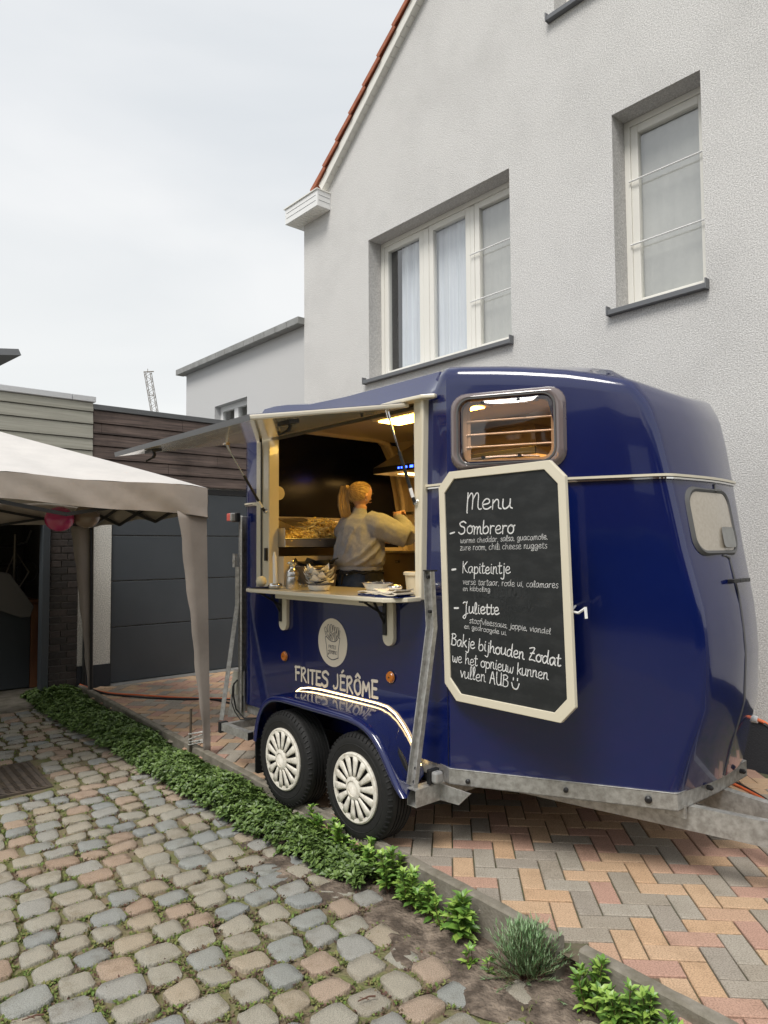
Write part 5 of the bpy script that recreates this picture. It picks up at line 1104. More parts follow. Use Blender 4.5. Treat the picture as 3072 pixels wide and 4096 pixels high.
for s_, p0, p1, xh, w_ in [('warme cheddar, salsa, guacamole,', (.532, 1.575), (1.068, 1.587), .0185, .0030), ('zure room, chili cheese nuggets', (.529, 1.538), (1.064, 1.547), .0205, .0030), ('verse tartaar, rode ui, calamares', (.545, 1.367), (1.120, 1.369), .0205, .0030),
                          ('en kibbeling', (.545, 1.334), (.726, 1.337), .0165, .0028), ('stoofvleessaus, joppie, viandel', (.586, 1.176), (1.075, 1.162), .0190, .0030), ('en gedroogde ui.', (.550, 1.146), (.824, 1.135), .0165, .0028)]:
    mb = MB(); write(mb, s_, p0, p1, xh * .92, w_ * .68, BP, .0005, slant=.12, asc=.55); part(mn, 'small_chalk_line', mb, 'chalk', smooth=0, fix=False)
for s_, p0, p1, xh, w_ in [('Massala', (.62, 1.305), (.952, 1.323), .042, .009), ('mayo, Massala-', (.60, 1.25), (1.027, 1.248), .030, .005), ('balletjes', (.66, 1.205), (.90, 1.20), .026, .005)]:
    mb = MB(); write(mb, s_, p0, p1, xh, w_, BP, .0002, slant=.1); part(mn, 'wiped_line', mb, 'chalk_ghost', smooth=0, fix=False)

# ================================================================== THINGS ON THE COUNTER
CT = 1.291
mb = MB(); mb.lathe([(.0, 0), (.06, 0), (.085, .006), (.088, .012), (.07, .010), (.0, .008)], (-1.165, .135, CT), 32, cap=False)
single('saucer', mb, 'enamel_b', 'navy blue enamel plate under the round candle at the left end of the counter', 'plate', (-1.165, .135, CT))
mb = MB(); n = 12; mb.lathe([(.036 * sin(pi * k / n), .036 - .036 * cos(pi * k / n)) for k in range(n + 1)], (-1.155, .13, CT + .009), 28, cap=False)
cd = thing('ball_candle', 'round cream ball candle on a navy plate at the left end of the counter', 'candle', (-1.155, .13, CT + .009)); part(cd, 'wax', mb, 'wax', smooth=180)
mb = MB(); mb.tube([(-1.155, .13, CT + .078), (-1.153, .13, CT + .09)], .0016, 6); part(cd, 'wick', mb, 'black')
hol = thing('candle_holder', 'low polished silver candle holder next to the steel dispenser', 'candle holder', (-1.03, .16, CT))
mb = MB(); mb.lathe([(.0, 0), (.034, 0), (.046, .010), (.048, .022), (.040, .034), (.022, .036), (.014, .028), (.0, .026)], (-1.03, .16, CT), 32, cap=False); part(hol, 'bowl', mb, 'chrome', smooth=60)
cd = thing('taper_candle', 'tall thin white candle standing in the silver holder', 'candle', (-1.03, .16, CT + .027))
mb = MB(); mb.lathe([(.0155, 0), (.0145, .08), (.013, .185), (.008, .197), (.007, .215), (.0, .216)], (-1.03, .16, CT + .027), 16, cap=True); mb.v = [(x - (z - 1.32) * .05, y, z) for x, y, z in mb.v]; part(cd, 'wax', mb, 'paper', smooth=60)
dp = thing('steel_dispenser', 'stainless steel canister with a waisted knob lid on the counter', 'canister', (-.90, .21, CT))
mb = MB(); mb.lathe([(.0, 0), (.040, 0), (.043, .004), (.043, .075), (.041, .080), (.044, .083), (.044, .100), (.040, .112), (.0, .112)], (-.90, .21, CT), 36, cap=False); part(dp, 'can', mb, 'steel', smooth=40)
mb = MB(); mb.lathe([(.039, .112), (.030, .122), (.020, .130), (.018, .150), (.024, .158), (.036, .164), (.037, .170), (.028, .178), (.010, .181), (.006, .188), (.0, .188)], (-.90, .21, CT), 32, cap=False); part(dp, 'lid', mb, 'chrome', smooth=50)
# paper lined trays
random.seed(5)
ds = thing('enamel_dish', 'small white enamel dish holding the pile of paper lined trays', 'dish', (-.62, .22, CT))
mb = MB(); mb.lathe([(.0, 0), (.048, 0), (.060, .010), (.068, .036), (.066, .036), (.055, .012), (.0, .004)], (-.62, .22, CT), 32, cap=False); mb.v = [(-.62 + (x + .62) * 1.25, y, z) for x, y, z in mb.v]; part(ds, 'bowl', mb, 'enamel', smooth=50)
mb = MB(); mb.lathe([(.067, .035), (.071, .0365), (.067, .039), (.065, .037)], (-.62, .22, CT), 32, cap=False); mb.v = [(-.62 + (x + .62) * 1.25, y, z) for x, y, z in mb.v]; part(ds, 'rim', mb, 'enamel_b')
for k in range(6):
    z = CT + .038 + k * .0165; rt = random.uniform(0, 6); cx_, cy_ = -.62 + random.uniform(-.006, .006), .22 + random.uniform(-.006, .006)
    pt_ = thing('paper_tray', ['lowest', 'second lowest', 'third from bottom', 'fourth from bottom', 'second from top', 'topmost'][k] + ' tray in the pile of paper lined trays on the counter', 'food tray', (cx_, cy_, z), group='paper lined trays in the pile')
    mb = MB(); vs = []; n = 9
    for i in range(n + 1):
        for j in range(n + 1):
            u, v = (i / n - .5) * 2, (j / n - .5) * 2; r_ = max(abs(u), abs(v)); e = abs(u) * abs(v)
            h = max(0, r_ - .45) * .022 + .040 * e ** 2 * (1 if k > 0 else .4) + .004 * sin(u * 7 + k) * r_ + random.uniform(-.003, .003) * r_
            x, y = u * .083 * (1 - .1 * e), v * .070 * (1 - .1 * e)
            vs.append((cx_ + x * cos(rt) - y * sin(rt), cy_ + x * sin(rt) + y * cos(rt), z + h))
    mb.add(vs, [(i * (n + 1) + j, (i + 1) * (n + 1) + j, (i + 1) * (n + 1) + j + 1, i * (n + 1) + j + 1) for i in range(n) for j in range(n)]); part(pt_, 'paper', mb, 'paper', smooth=25, fix=False)
    mb = MB(); mb.lathe([(.03, .0), (.055, .010), (.057, .012), (.055, .013)], (cx_, cy_, z), 24, cap=False); part(pt_, 'tray_edge', mb, 'enamel_b')
# big steel bowl and pans behind
bw = thing('steel_mixing_bowl', 'large conical steel bowl at the left behind the counter', 'bowl', (-1.12, .52, CT))
mb = MB(); mb.lathe([(.0, 0), (.05, 0), (.07, .02), (.150, .135), (.158, .140), (.156, .143), (.148, .138), (.066, .024), (.0, .008)], (-1.12, .52, CT), 40, cap=False); part(bw, 'bowl', mb, 'steel_dark', smooth=50)
for k, (a, b, z, tl, lb) in enumerate([(-1.17, .50, CT + .15, .35, 'dark pan tilted to the left in the large steel bowl'), (-1.03, .56, CT + .15, -.1, 'dark pan lying to the right on the large steel bowl')]):
    pn = thing('frying_pan', lb, 'pan', (a, b, z)); mb = MB(); mb.lathe([(.0, 0), (.065, 0), (.082, .028), (.080, .028), (.063, .004), (.0, .004)], (0, 0, 0), 28, cap=False); mb.tube([(.078, 0, .02), (.15, .01, .03)], [.008, .006], 8)
    cr_, sr = cos(tl), sin(tl); mb.v = [(a + x * cr_ + q * sr, b + y, z - x * sr + q * cr_) for x, y, q in mb.v]; part(pn, 'pan', mb, 'black', smooth=50)
mb = MB(); mb.lathe([(.0, .0), (.03, .006), (.036, .022), (.034, .022), (.028, .01), (.0, .004)], (-.985, .30, CT + .002), 20, cap=False); mb.tube([(-.955, .31, CT + .02), (-.80, .42, CT + .022)], .003, 6)
single('ladle', mb, 'steel', 'steel sauce ladle lying between the candle holder and the canister', 'ladle', (-.985, .30, CT), smooth=50)
# oval dish of cutlery, napkins, stone, tub
def blobgrid(cx_, cy_, wx, wy, h, z, layers, seed, name, label, rot=0):
    r = random.Random(seed); root = thing(name, label, 'napkins', (cx_, cy_, z), group='folded napkin piles')
    for q in range(layers):
        mb = MB(); n = 8; ox, oy = r.uniform(-.006, .006), r.uniform(-.004, .004); vs = []; ph = r.uniform(0, 6)
        for t_ in (0, 1):
            for i in range(n + 1):
                for j in range(n + 1):
                    u, v = i / n - .5, j / n - .5; zz = z + q * h + t_ * (h - .0008) + .0022 * (q + 1) * sin(u * 6 + ph) * (abs(u) + abs(v)) + (.004 * (q / layers)) * (2 * abs(u)) ** 3
                    x, y = u * wx + ox, v * wy + oy; vs.append((cx_ + x * cos(rot) - y * sin(rot), cy_ + x * sin(rot) + y * cos(rot), zz))
        m_ = (n + 1) ** 2; fs = [(i * (n + 1) + j, (i + 1) * (n + 1) + j, (i + 1) * (n + 1) + j + 1, i * (n + 1) + j + 1) for i in range(n) for j in range(n)]
        fs += [tuple(m_ + a for a in f[::-1]) for f in fs]; bd_ = [(i, 0) for i in range(n)] + [(n, j) for j in range(n)] + [(n - i, n) for i in range(n)] + [(0, n - j) for j in range(n)]
        idx = [i * (n + 1) + j for i, j in bd_]; fs += [(idx[i], m_ + idx[i], m_ + idx[(i + 1) % len(idx)], idx[(i + 1) % len(idx)]) for i in range(len(idx))]
        mb.add(vs, fs); part(root, 'napkin', mb, 'enamel_b' if (q % 3) < 2 - (q % 2 == 1 and q > 1) and q < layers - 2 else 'decal', smooth=35, label=None)
blobgrid(.015, .16, .17, .15, .0062, CT, 4, 1, 'napkin_pile', 'folded navy and cream napkins under the oval cutlery dish')
blobgrid(.15, .155, .16, .15, .0066, CT, 5, 2, 'napkin_pile', 'folded navy and cream napkins under the silver pebble at the right end of the counter', rot=.15)
od = thing('cutlery_dish', 'oval white enamel dish with blue rim full of plastic forks, on napkins', 'dish', (-.035, .20, CT + .026))
mb = MB(); mb.lathe([(.0, 0), (.050, 0), (.058, .006), (.074, .040), (.072, .040), (.056, .009), (.0, .004)], (-.035, .20, CT + .026), 36, cap=False); mb.v = [(-.035 + (x + .035) * 1.35, y, z) for x, y, z in mb.v]; part(od, 'bowl', mb, 'enamel', smooth=50)
mb = MB(); mb.lathe([(.073, .039), (.082, .0415), (.073, .043), (.071, .041)], (-.035, .20, CT + .026), 36, cap=False); mb.v = [(-.035 + (x + .035) * 1.35, y, z) for x, y, z in mb.v]; part(od, 'rim', mb, 'enamel_b')
fk = thing('plastic_forks', 'bundle of dark grey and cream plastic forks lying in the oval dish', 'cutlery', (-.02, .20, CT + .05), group='cutlery in the oval dish')
for k in range(16):
    mb = MB(); u = random.uniform(-.075, .075); v = random.uniform(-.02, .02); a0 = (-.035 + u, .20 + v, CT + .062 + random.uniform(0, .012)); a1 = (a0[0] + random.uniform(-.05, .03), a0[1] + random.uniform(-.03, .03), a0[2] + random.uniform(-.004, .016) * (u > -.01))
    mb.bar(a0, a1, .006, .0025); part(fk, 'fork', mb, 'capd' if u > -.01 else 'tub', smooth=0)
mb = MB(); n = 10; mb.lathe([(.042 * sin(pi * k / n) ** .8, .017 - .017 * cos(pi * k / n)) for k in range(n + 1)], (.145, .165, CT + .034), 28, cap=False)
single('silver_pebble', mb, 'chrome', 'shiny silver pebble weight on the right pile of napkins', 'paperweight', (.145, .165, CT + .034), smooth=180)
tb = thing('plastic_tub', 'round cream plastic tub behind the napkins at the right end of the counter', 'tub', (.105, .40, CT))
mb = MB(); mb.lathe([(.0, 0), (.072, 0), (.078, .004), (.090, .112), (.087, .112), (.075, .006), (.0, .004)], (.105, .40, CT), 36, cap=False); part(tb, 'bucket', mb, 'tub', smooth=40)
mb = MB(); mb.lathe([(.088, .110), (.098, .110), (.098, .124), (.093, .128), (.088, .126)], (.105, .40, CT), 36, cap=False); mb.lathe([(.088, .120), (.0, .121)], (.105, .40, CT), 36, cap=False); part(tb, 'lid', mb, 'tub', smooth=40)

# ================================================================== FRIES, TRAYS, BASKETS
def fries(root_or_none, n, box, seed, name, label=None, heap=.04, parent=None):
    r = random.Random(seed); mb = MB(); x0, x1, y0, y1, z0 = box
    for k in range(n):
        x, y = r.uniform(x0, x1), r.uniform(y0, y1); u = (x - (x0 + x1) / 2) / (x1 - x0) * 2; v = (y - (y0 + y1) / 2) / (y1 - y0) * 2
        hmax = heap * (1 - .5 * u * u) * (1 + .6 * sin(v * 3 + 1.5)) ; z = z0 + r.uniform(0, 1) * max(.008, hmax); L_ = r.uniform(.03, .07); t = r.uniform(0, 2 * pi); e = r.uniform(-.35, .35)
        d = Vector((cos(t) * cos(e), sin(t) * cos(e), sin(e))) * L_ / 2; c = Vector((x, y, z)); mb.bar(c - d, c + d, .0095, .0095)
    if parent: return part(parent, name, mb, 'fries', smooth=0, kind='stuff', fix=False)
    return single(name, mb, 'fries', label, 'fries', ((x0 + x1) / 2, (y0 + y1) / 2, z0), smooth=0, kind='stuff', fix=False)
ty_ = thing('fries_tray', 'wide stainless steel bin for fries against the rear wall of the trailer', 'food bin', (-1.4, .7, 1.565))
mb = MB(); mb.box(-1.595, -1.20, .35, 1.19, 1.565, 1.572); mb.box(-1.206, -1.20, .35, 1.19, 1.572, 1.622); mb.box(-1.595, -1.206, .35, .356, 1.572, 1.70); mb.box(-1.60, -1.595, .35, 1.19, 1.572, 1.765); mb.box(-1.595, -1.206, 1.184, 1.19, 1.572, 1.66); part(ty_, 'bin', mb, 'steel', smooth=0, bevel=.0015)
mb = MB(); mb.tube([(-1.20, .345, 1.624), (-1.20, 1.19, 1.624)], .005, 8); mb.tube([(-1.598, .345, 1.768), (-1.598, 1.19, 1.768)], .006, 8); part(ty_, 'rolled_rim', mb, 'steel')
fries(None, 1300, (-1.56, -1.225, .375, 1.16, 1.605), 4, 'heap_of_fries', 'heap of pre-fried yellow chips filling the steel bin', heap=.115)
def basket(a, b, z, label, w_=.26, d_=.13, h_=.12, hand=True, fill=0, seed=1):
    rt = thing('fry_basket', label, 'fry basket', (a, b, z), group='wire fry baskets'); mb = MB()
    for k in range(14):
        x = a - w_ / 2 + w_ * k / 13
        mb.tube([(x, b - d_ / 2, z + h_), (x, b - d_ / 2 + .01, z), (x, b + d_ / 2 - .01, z), (x, b + d_ / 2, z + h_)], .0011, 4, caps=False)
    for k in range(8):
        y = b - d_ / 2 + .01 + (d_ - .02) * k / 7; mb.tube([(a - w_ / 2, y, z + h_), (a - w_ / 2 + .005, y, z), (a + w_ / 2 - .005, y, z), (a + w_ / 2, y, z + h_)], .0011, 4, caps=False)
    for k in range(7):
        zz = z + h_ * k / 7; e = .01 * (1 - k / 7); mb.tube([(a - w_ / 2, b - d_ / 2 + e, zz), (a + w_ / 2, b - d_ / 2 + e, zz), (a + w_ / 2, b + d_ / 2 - e, zz), (a - w_ / 2, b + d_ / 2 - e, zz)], .0011, 4, closed=True)
    part(rt, 'mesh', mb, 'steel', smooth=0, fix=False)
    mb = MB(); mb.tube([(a - w_ / 2, b - d_ / 2, z + h_), (a + w_ / 2, b - d_ / 2, z + h_), (a + w_ / 2, b + d_ / 2, z + h_), (a - w_ / 2, b + d_ / 2, z + h_)], .0035, 6, closed=True); part(rt, 'rim', mb, 'steel')
    if hand:
        mb = MB(); 
        for dy in (-.02, .02): mb.tube([(a - w_ / 2 + .04, b + dy, z + h_ * .2), (a - w_ / 2, b + dy, z + h_ + .01), (a - w_ / 2 - .03, b + dy * .6, z + h_ + .025), (a - w_ / 2 - .08, b + dy * .3, z + h_ + .028)], .003, 6)
        part(rt, 'wire_handle', mb, 'steel'); mb = MB(); mb.tube([(a - w_ / 2 - .07, b, z + h_ + .028), (a - w_ / 2 - .19, b, z + h_ + .03)], .012, 10); part(rt, 'grip', mb, 'black')
    if fill: fries(None, fill, (a - w_ / 2 + .03, a + w_ / 2 - .03, b - d_ / 2 + .025, b + d_ / 2 - .025, z + .01), seed, 'fries', parent=rt, heap=.05)
basket(-.72, 1.37, 1.675, 'raised wire basket with golden fries held over the fryer', w_=.38, fill=150, seed=8)
basket(-.70, 1.33, 1.531, 'empty wire basket resting on the fryer top below the raised one', w_=.34, h_=.055, hand=False)
bk = thing('wire_scoop', 'wire mesh basket lying on the heap of fries', 'fry basket', (-1.35, .72, 1.70), group='wire fry baskets')
mb = MB(); q0 = [(-1.30, .50, 1.71), (-1.30, .72, 1.725), (-1.54, .74, 1.79), (-1.54, .50, 1.78)]; mb.tube(q0, .003, 6, closed=True); part(bk, 'rim', mb, 'steel')
mb = MB()
for k in range(26):
    t = k / 25; p, q = Vector(q0[0]).lerp(Vector(q0[1]), t), Vector(q0[3]).lerp(Vector(q0[2]), t); mb.tube([p, q], .0010, 4, caps=False)
for k in range(14):
    t = k / 13; p, q = Vector(q0[0]).lerp(Vector(q0[3]), t), Vector(q0[1]).lerp(Vector(q0[2]), t); mb.tube([p, q], .0010, 4, caps=False)
part(bk, 'mesh', mb, 'steel', smooth=0, fix=False)
mb = MB(); mb.prism(rrect(-.95, -.40, 1.46, 1.75, .03, 3), lambda u, v, d: (u, v, d), 1.531, 1.60)
single('blue_crate', mb, 'enamel_b', 'blue plastic box behind the empty fryer basket', 'box', (-.7, 1.6, 1.531), bevel=.006)
mb = MB(); mb.tube([(-1.36, 1.86, 2.12), (-1.12, 1.90, 1.86), (-1.02, 1.90, 1.80), (-.99, 1.89, 1.81)], .0045, 6); mb.tube([(-.99, 1.89, 1.80), (-1.02, 1.88, 1.76)], .004, 5); mb.tube([(-.99, 1.89, 1.80), (-.97, 1.88, 1.765)], .004, 5)
single('hanging_skimmer_hook', mb, 'steel_dark', 'long metal hook hanging below the hood on the far wall', 'kitchen tool', (-1.36, 1.86, 2.12))
ck = MB(); ck.lathe([(.0, 0), (.055, 0), (.055, -.015), (.0, -.018)], (-1.235, .338, 1.965), 28, 'x', cap=False)
mb = MB(); mb.lathe([(.05, 0), (.05, .015), (.0, .018)], (-1.36, .39, 1.955), 24, 'x', cap=False); single('round_wooden_disc', mb, 'tub', 'small round wooden disc hanging behind the left hatch post', 'ornament', (-1.36, .39, 1.955))

# ================================================================== PERSON
pa, pb, pz = -.93, .80, .47
pe = thing('person', 'woman with blond ponytail in grey sweater and black apron tending the fryer', 'person', (pa, pb, pz))
def limbs(name, segs, m, vox=.012, sm=6, disp=0, dscale=.15, parent=pe, sub=0):
    mb = MB()
    for pts, rs, fl in segs: mb.tube([(pa + x, pb + y, z) for x, y, z in pts], rs, 16, flat=fl, up=(0, 1, 0) if len(pts) > 1 and abs(pts[-1][2] - pts[0][2]) > abs(pts[-1][0] - pts[0][0]) else (0, 0, 1))
    o = part(parent, name, mb, m, smooth=180)
    r = o.modifiers.new('remesh', 'REMESH'); r.mode = 'VOXEL'; r.voxel_size = vox; r.use_smooth_shade = True
    s_ = o.modifiers.new('smooth', 'SMOOTH'); s_.iterations = sm; s_.factor = .6
    if disp:
        tx = bpy.data.textures.new(name + '_folds', 'CLOUDS'); tx.noise_scale = dscale; tx.noise_depth = 2; d = o.modifiers.new('folds', 'DISPLACE'); d.texture = tx; d.strength = disp; d.mid_level = .5
    return o
# body: head, neck, trunk, arms with hands, legs with feet as one surface
body_s = [
 ([(0, .0, 1.72), (0, .005, 1.80), (.005, .01, 1.86)], [.05, .045, .045], 1),
 ([(.0, .035, 1.865), (.0, .025, 1.89), (.0, .015, 1.93), (.0, .01, 1.97), (.0, .01, 2.0), (0, .01, 2.012)], [.035, .058, .074, .078, .060, .03], 1.15),
 ([(.0, .085, 1.915), (.0, .110, 1.905)], [.012, .009], 1),
 ([(0, 0, 1.34), (0, 0, 1.5), (0, 0, 1.65), (0, 0, 1.76)], [.145, .125, .15, .10], .7),
 ([(0, 0, 1.42), (0, 0, 1.30), (0, 0, 1.22)], [.13, .165, .16], .75),
 ([(.085, 0, 1.30), (.09, .01, .95), (.09, 0, .58), (.09, 0, .50)], [.085, .062, .045, .04], 1),
 ([(-.085, 0, 1.30), (-.09, .01, .95), (-.09, 0, .58), (-.09, 0, .50)], [.085, .062, .045, .04], 1),
 ([(.09, -.03, .505), (.09, .15, .50)], [.04, .035], .8), ([(-.09, -.03, .505), (-.09, .15, .50)], [.04, .035], .8),
 ([(.17, 0, 1.73), (.30, .16, 1.62)], [.05, .042], 1), ([(.30, .16, 1.62), (.16, .26, 1.70), (.05, .315, 1.785)], [.042, .036, .026], 1),
 ([(.05, .315, 1.785), (.035, .335, 1.80), (.02, .35, 1.81)], [.028, .034, .028], .7),
 ([(-.17, 0, 1.73), (-.22, .12, 1.58), (-.12, .28, 1.60)], [.05, .042, .032], 1), ([(-.12, .28, 1.60), (-.08, .34, 1.61)], [.03, .026], .7),
 # fingers closed round the grip
 ([(.035, .355, 1.822), (.06, .385, 1.828), (.075, .375, 1.805)], [.0095, .009, .008], 1), ([(.022, .365, 1.818), (.045, .40, 1.822), (.062, .392, 1.80)], [.0095, .009, .008], 1),
 ([(.01, .37, 1.812), (.028, .405, 1.815), (.045, .40, 1.793)], [.009, .0085, .008], 1), ([(.0, .368, 1.802), (.012, .398, 1.803), (.028, .397, 1.785)], [.008, .0075, .007], 1),
 ([(.0, .34, 1.808), (-.025, .355, 1.82), (-.045, .37, 1.815)], [.011, .009, .007], 1),
 ([(-.08, .34, 1.61), (-.06, .39, 1.60)], [.010, .008], 1), ([(-.095, .345, 1.61), (-.085, .395, 1.60)], [.010, .008], 1), ([(-.065, .335, 1.615), (-.04, .37, 1.62)], [.010, .008], 1), ([(-.105, .34, 1.60), (-.108, .385, 1.59)], [.009, .007], 1), ([(-.055, .325, 1.61), (-.03, .35, 1.60)], [.009, .007], 1)]
limbs('body', body_s, 'skin', vox=.0065, sm=3)
for sg in (-1, 1):
    mb = MB(); mb.tube([(pa + sg * .079, pb - .002, 1.905), (pa + sg * .085, pb - .006, 1.925), (pa + sg * .083, pb + .002, 1.942)], [.006, .011, .009], 8, flat=.5); part(pe, 'ear', mb, 'skin', smooth=180)
    mb = MB(); mb.tube([(pa + sg * .083 + .007 * cos(t * pi / 5), pb - .004, 1.893 + .008 * sin(t * pi / 5)) for t in range(10)], .0016, 5, closed=True); part(pe, 'earring', mb, 'chrome')
    mb = MB(); mb.tube([(pa + sg * .03 - .012, pb + .094, 1.945), (pa + sg * .03 + .012, pb + .094, 1.945)], .006, 8, flat=.6); part(pe, 'eye', mb, 'black', smooth=180)
mb = MB(); mb.tube([(pa - .022, pb + .097, 1.885), (pa, pb + .102, 1.884), (pa + .022, pb + .097, 1.885)], [.002, .004, .002], 8); part(pe, 'mouth', mb, 'skin', smooth=180)
FO = lambda ph, rx, z, k=.72: (rx * cos(R(ph)), rx * k * sin(R(ph)), z)
swt = [([(0, 0, 1.415), (0, 0, 1.44), (0, 0, 1.50), (0, 0, 1.60), (0, 0, 1.70), (0, 0, 1.76), (0, .0, 1.79), (0, .005, 1.825), (0, .01, 1.838)], [.176, .212, .222, .207, .190, .148, .078, .062, .060], .72),
       ([(.10, 0, 1.735), (.20, .03, 1.705), (.27, .10, 1.655), (.315, .17, 1.625)], [.085, .090, .082, .070], 1),
       ([(.315, .165, 1.625), (.28, .20, 1.655), (.20, .245, 1.71), (.12, .285, 1.755), (.085, .30, 1.772)], [.068, .075, .062, .045, .036], 1),
       ([(-.10, 0, 1.735), (-.20, .03, 1.68), (-.235, .12, 1.60), (-.16, .24, 1.60)], [.085, .085, .07, .042], 1)]
swt += [([FO(-5, .208, 1.63), FO(-25, .222, 1.57), FO(-50, .228, 1.50), FO(-78, .222, 1.455)], [.006, .014, .013, .006], 1), ([FO(5, .214, 1.58), FO(-15, .230, 1.52), FO(-38, .232, 1.465), FO(-60, .215, 1.43)], [.006, .013, .013, .006], 1),
        ([FO(-60, .196, 1.70), FO(-72, .208, 1.62), FO(-80, .222, 1.54), FO(-92, .226, 1.47)], [.005, .011, .012, .006], 1), ([FO(-110, .205, 1.66), FO(-118, .222, 1.56), FO(-122, .226, 1.47)], [.005, .012, .006], 1),
        ([FO(30, .208, 1.60), FO(12, .226, 1.50), FO(0, .225, 1.45)], [.006, .014, .008], 1), ([(.16, -.055, 1.70), (.20, -.01, 1.63), (.19, .03, 1.58)], [.010, .016, .010], 1), ([(.24, .01, 1.715), (.275, .045, 1.66), (.29, .10, 1.60)], [.008, .013, .008], 1),
        ([(.345, .13, 1.66), (.335, .17, 1.70), (.29, .20, 1.725)], [.008, .014, .008], 1), ([(.25, .19, 1.735), (.235, .20, 1.70), (.25, .21, 1.65)], [.008, .012, .008], 1), ([(.19, .235, 1.765), (.175, .235, 1.73), (.19, .245, 1.69)], [.007, .010, .007], 1)]
limbs('sweater', swt, 'sweater', vox=.008, sm=4, disp=.022, dscale=.09)
limbs('jeans', [([(0, 0, 1.44), (0, 0, 1.36), (0, -.01, 1.27), (0, -.01, 1.20)], [.150, .172, .185, .18], .72), ([(.088, -.0, 1.26), (.092, .01, .98), (.092, 0, .56)], [.098, .074, .062], 1), ([(-.088, 0, 1.26), (-.092, .01, .98), (-.092, 0, .56)], [.098, .074, .062], 1)], 'jeans', vox=.011, sm=5, disp=.008, dscale=.05)
mb = MB(); mb.tube([(pa + .183 * cos(R(t)), pb + .183 * .72 * sin(R(t)), 1.412) for t in range(0, 360, 10)], .011, 8, closed=True, flat=1.6); mb.tube([(pa + .082, pb + .300, 1.772), (pa + .066, pb + .309, 1.780)], [.036, .033], 14, caps=False); part(pe, 'ribbed_hem', mb, 'sweater')
mb = MB(); n = 22; vs = []
for k in range(n + 1):
    t = R(-35) + R(250) * k / n
    for z, r_ in ((1.41, .178), (1.37, .186), (1.28, .20), (1.05, .205)): vs.append((pa + r_ * cos(t), pb + r_ * .76 * sin(t), z + .006 * sin(k * 2)))
mb.add(vs, [(k * 4 + i, (k + 1) * 4 + i, (k + 1) * 4 + i + 1, k * 4 + i + 1) for k in range(n) for i in range(3)]); ap = part(pe, 'apron', mb, 'apron', smooth=180, fix=False, solid=.006)
mb = MB(); mb.tube([(pa + .182 * cos(R(t)), pb + .145 * sin(R(t)), 1.388 + .010 * sin(t * .13)) for t in range(0, 360, 12)], .013, 8, closed=True, flat=.7); mb.tube([(pa - .02, pb - .15, 1.385), (pa + .015, pb - .165, 1.36), (pa + .0, pb - .165, 1.30)], [.010, .008, .005], 6); mb.tube([(pa - .02, pb - .15, 1.385), (pa - .04, pb - .165, 1.37), (pa - .03, pb - .17, 1.32)], [.010, .008, .005], 6); part(ap, 'tied_band', mb, 'apron')
for k in range(2):
    mb = MB(); mb.lathe([(.005, -.0), (.003, -.003), (0, -.003)], (pa - .06 + k * .1, pb - .148, 1.372), 8, 'y', cap=False); part(pe, 'trouser_rivet', mb, 'chrome')
# hair: cap, strands, ponytail
mb = MB(); n1_, n2_ = 36, 14; vs = []
def el_min(da): return interp(abs(da), [0, 55, 75, 88, 100, 125, 160, 180], [-42, -38, -26, -2, 16, 30, 38, 40])
for i in range(n1_ + 1):
    for j in range(n2_ + 1):
        da = -180 + 360 * i / n1_; az = R(-90 + da); el = R(lerp(el_min(da), 90, j / n2_)); r_ = .0855 + .0015 * sin(i * 2.1)
        vs.append((pa + r_ * cos(el) * cos(az) * .98, pb + .010 + r_ * 1.17 * cos(el) * sin(az), 1.940 + r_ * 1.02 * sin(el)))
mb.add(vs, [(i * (n2_ + 1) + j, (i + 1) * (n2_ + 1) + j, (i + 1) * (n2_ + 1) + j + 1, i * (n2_ + 1) + j + 1) for i in range(n1_) for j in range(n2_)]); ha = part(pe, 'hair', mb, 'hair', smooth=180, fix=False, solid=.004)
mb = MB(); rr_ = random.Random(9)
for k in range(90):     # combed back strands to the tie
    da = rr_.uniform(-150, 150); az = R(-90 + da); el = R(rr_.uniform(el_min(da) + 3, 75)); p = Vector((.088 * cos(el) * cos(az), .101 * cos(el) * sin(az), .091 * sin(el))); tie = Vector((-.015, -.100, .035))
    pts = [];
    for q in range(6):
        v = p.lerp(tie, q / 5); rad = 1.0; v2 = Vector((v.x / .091, v.y / .105, v.z / .094)); v2 = v2.normalized() if v2.length > .01 else v2; pts.append((pa + v2.x * .087, pb + .010 + v2.y * .1035, 1.940 + v2.z * .091))
    mb.tube(pts, [.0022] * 5 + [.0012], 4, caps=False)
part(ha, 'combed_strands', mb, 'hair', smooth=180, fix=False)
mb = MB(); pt0 = Vector((pa - .022, pb - .098, 1.985))
mb.tube([pt0 + Vector((0, .012, 0)), pt0 + Vector((-.004, -.012, .004))], .017, 12); part(ha, 'hair_tie', mb, 'hair')
mb = MB()
for k in range(150):
    a_, b_ = rr_.uniform(-1, 1), rr_.uniform(-1, 1); ln = rr_.uniform(.75, 1.05)
    hc = Vector((pa, pb, 1.940)); E_ = Vector((.52, .853, 0)); D_ = Vector((.853, -.52, 0))
    pts = [hc + Vector((-.020, -.090, .050)) + E_ * a_ * .010 + D_ * b_ * .006, hc + Vector((-.046, -.100, .050 + .008 * b_)) + E_ * a_ * .024 + D_ * b_ * .014, hc + Vector((-.056, -.100, -.015)) + E_ * a_ * .036 + D_ * b_ * .018, hc + Vector((-.055, -.096, -.085)) + E_ * a_ * .041 + D_ * b_ * .020, hc + Vector((-.043 + rr_.uniform(-.008, .008), -.086, -.085 - .085 * ln)) + E_ * a_ * .036 + D_ * b_ * .016]
    mb.tube(pts, [.0030, .0036, .0036, .0030, .0010], 4, caps=False)
part(ha, 'ponytail', mb, 'hair', smooth=180, fix=False)

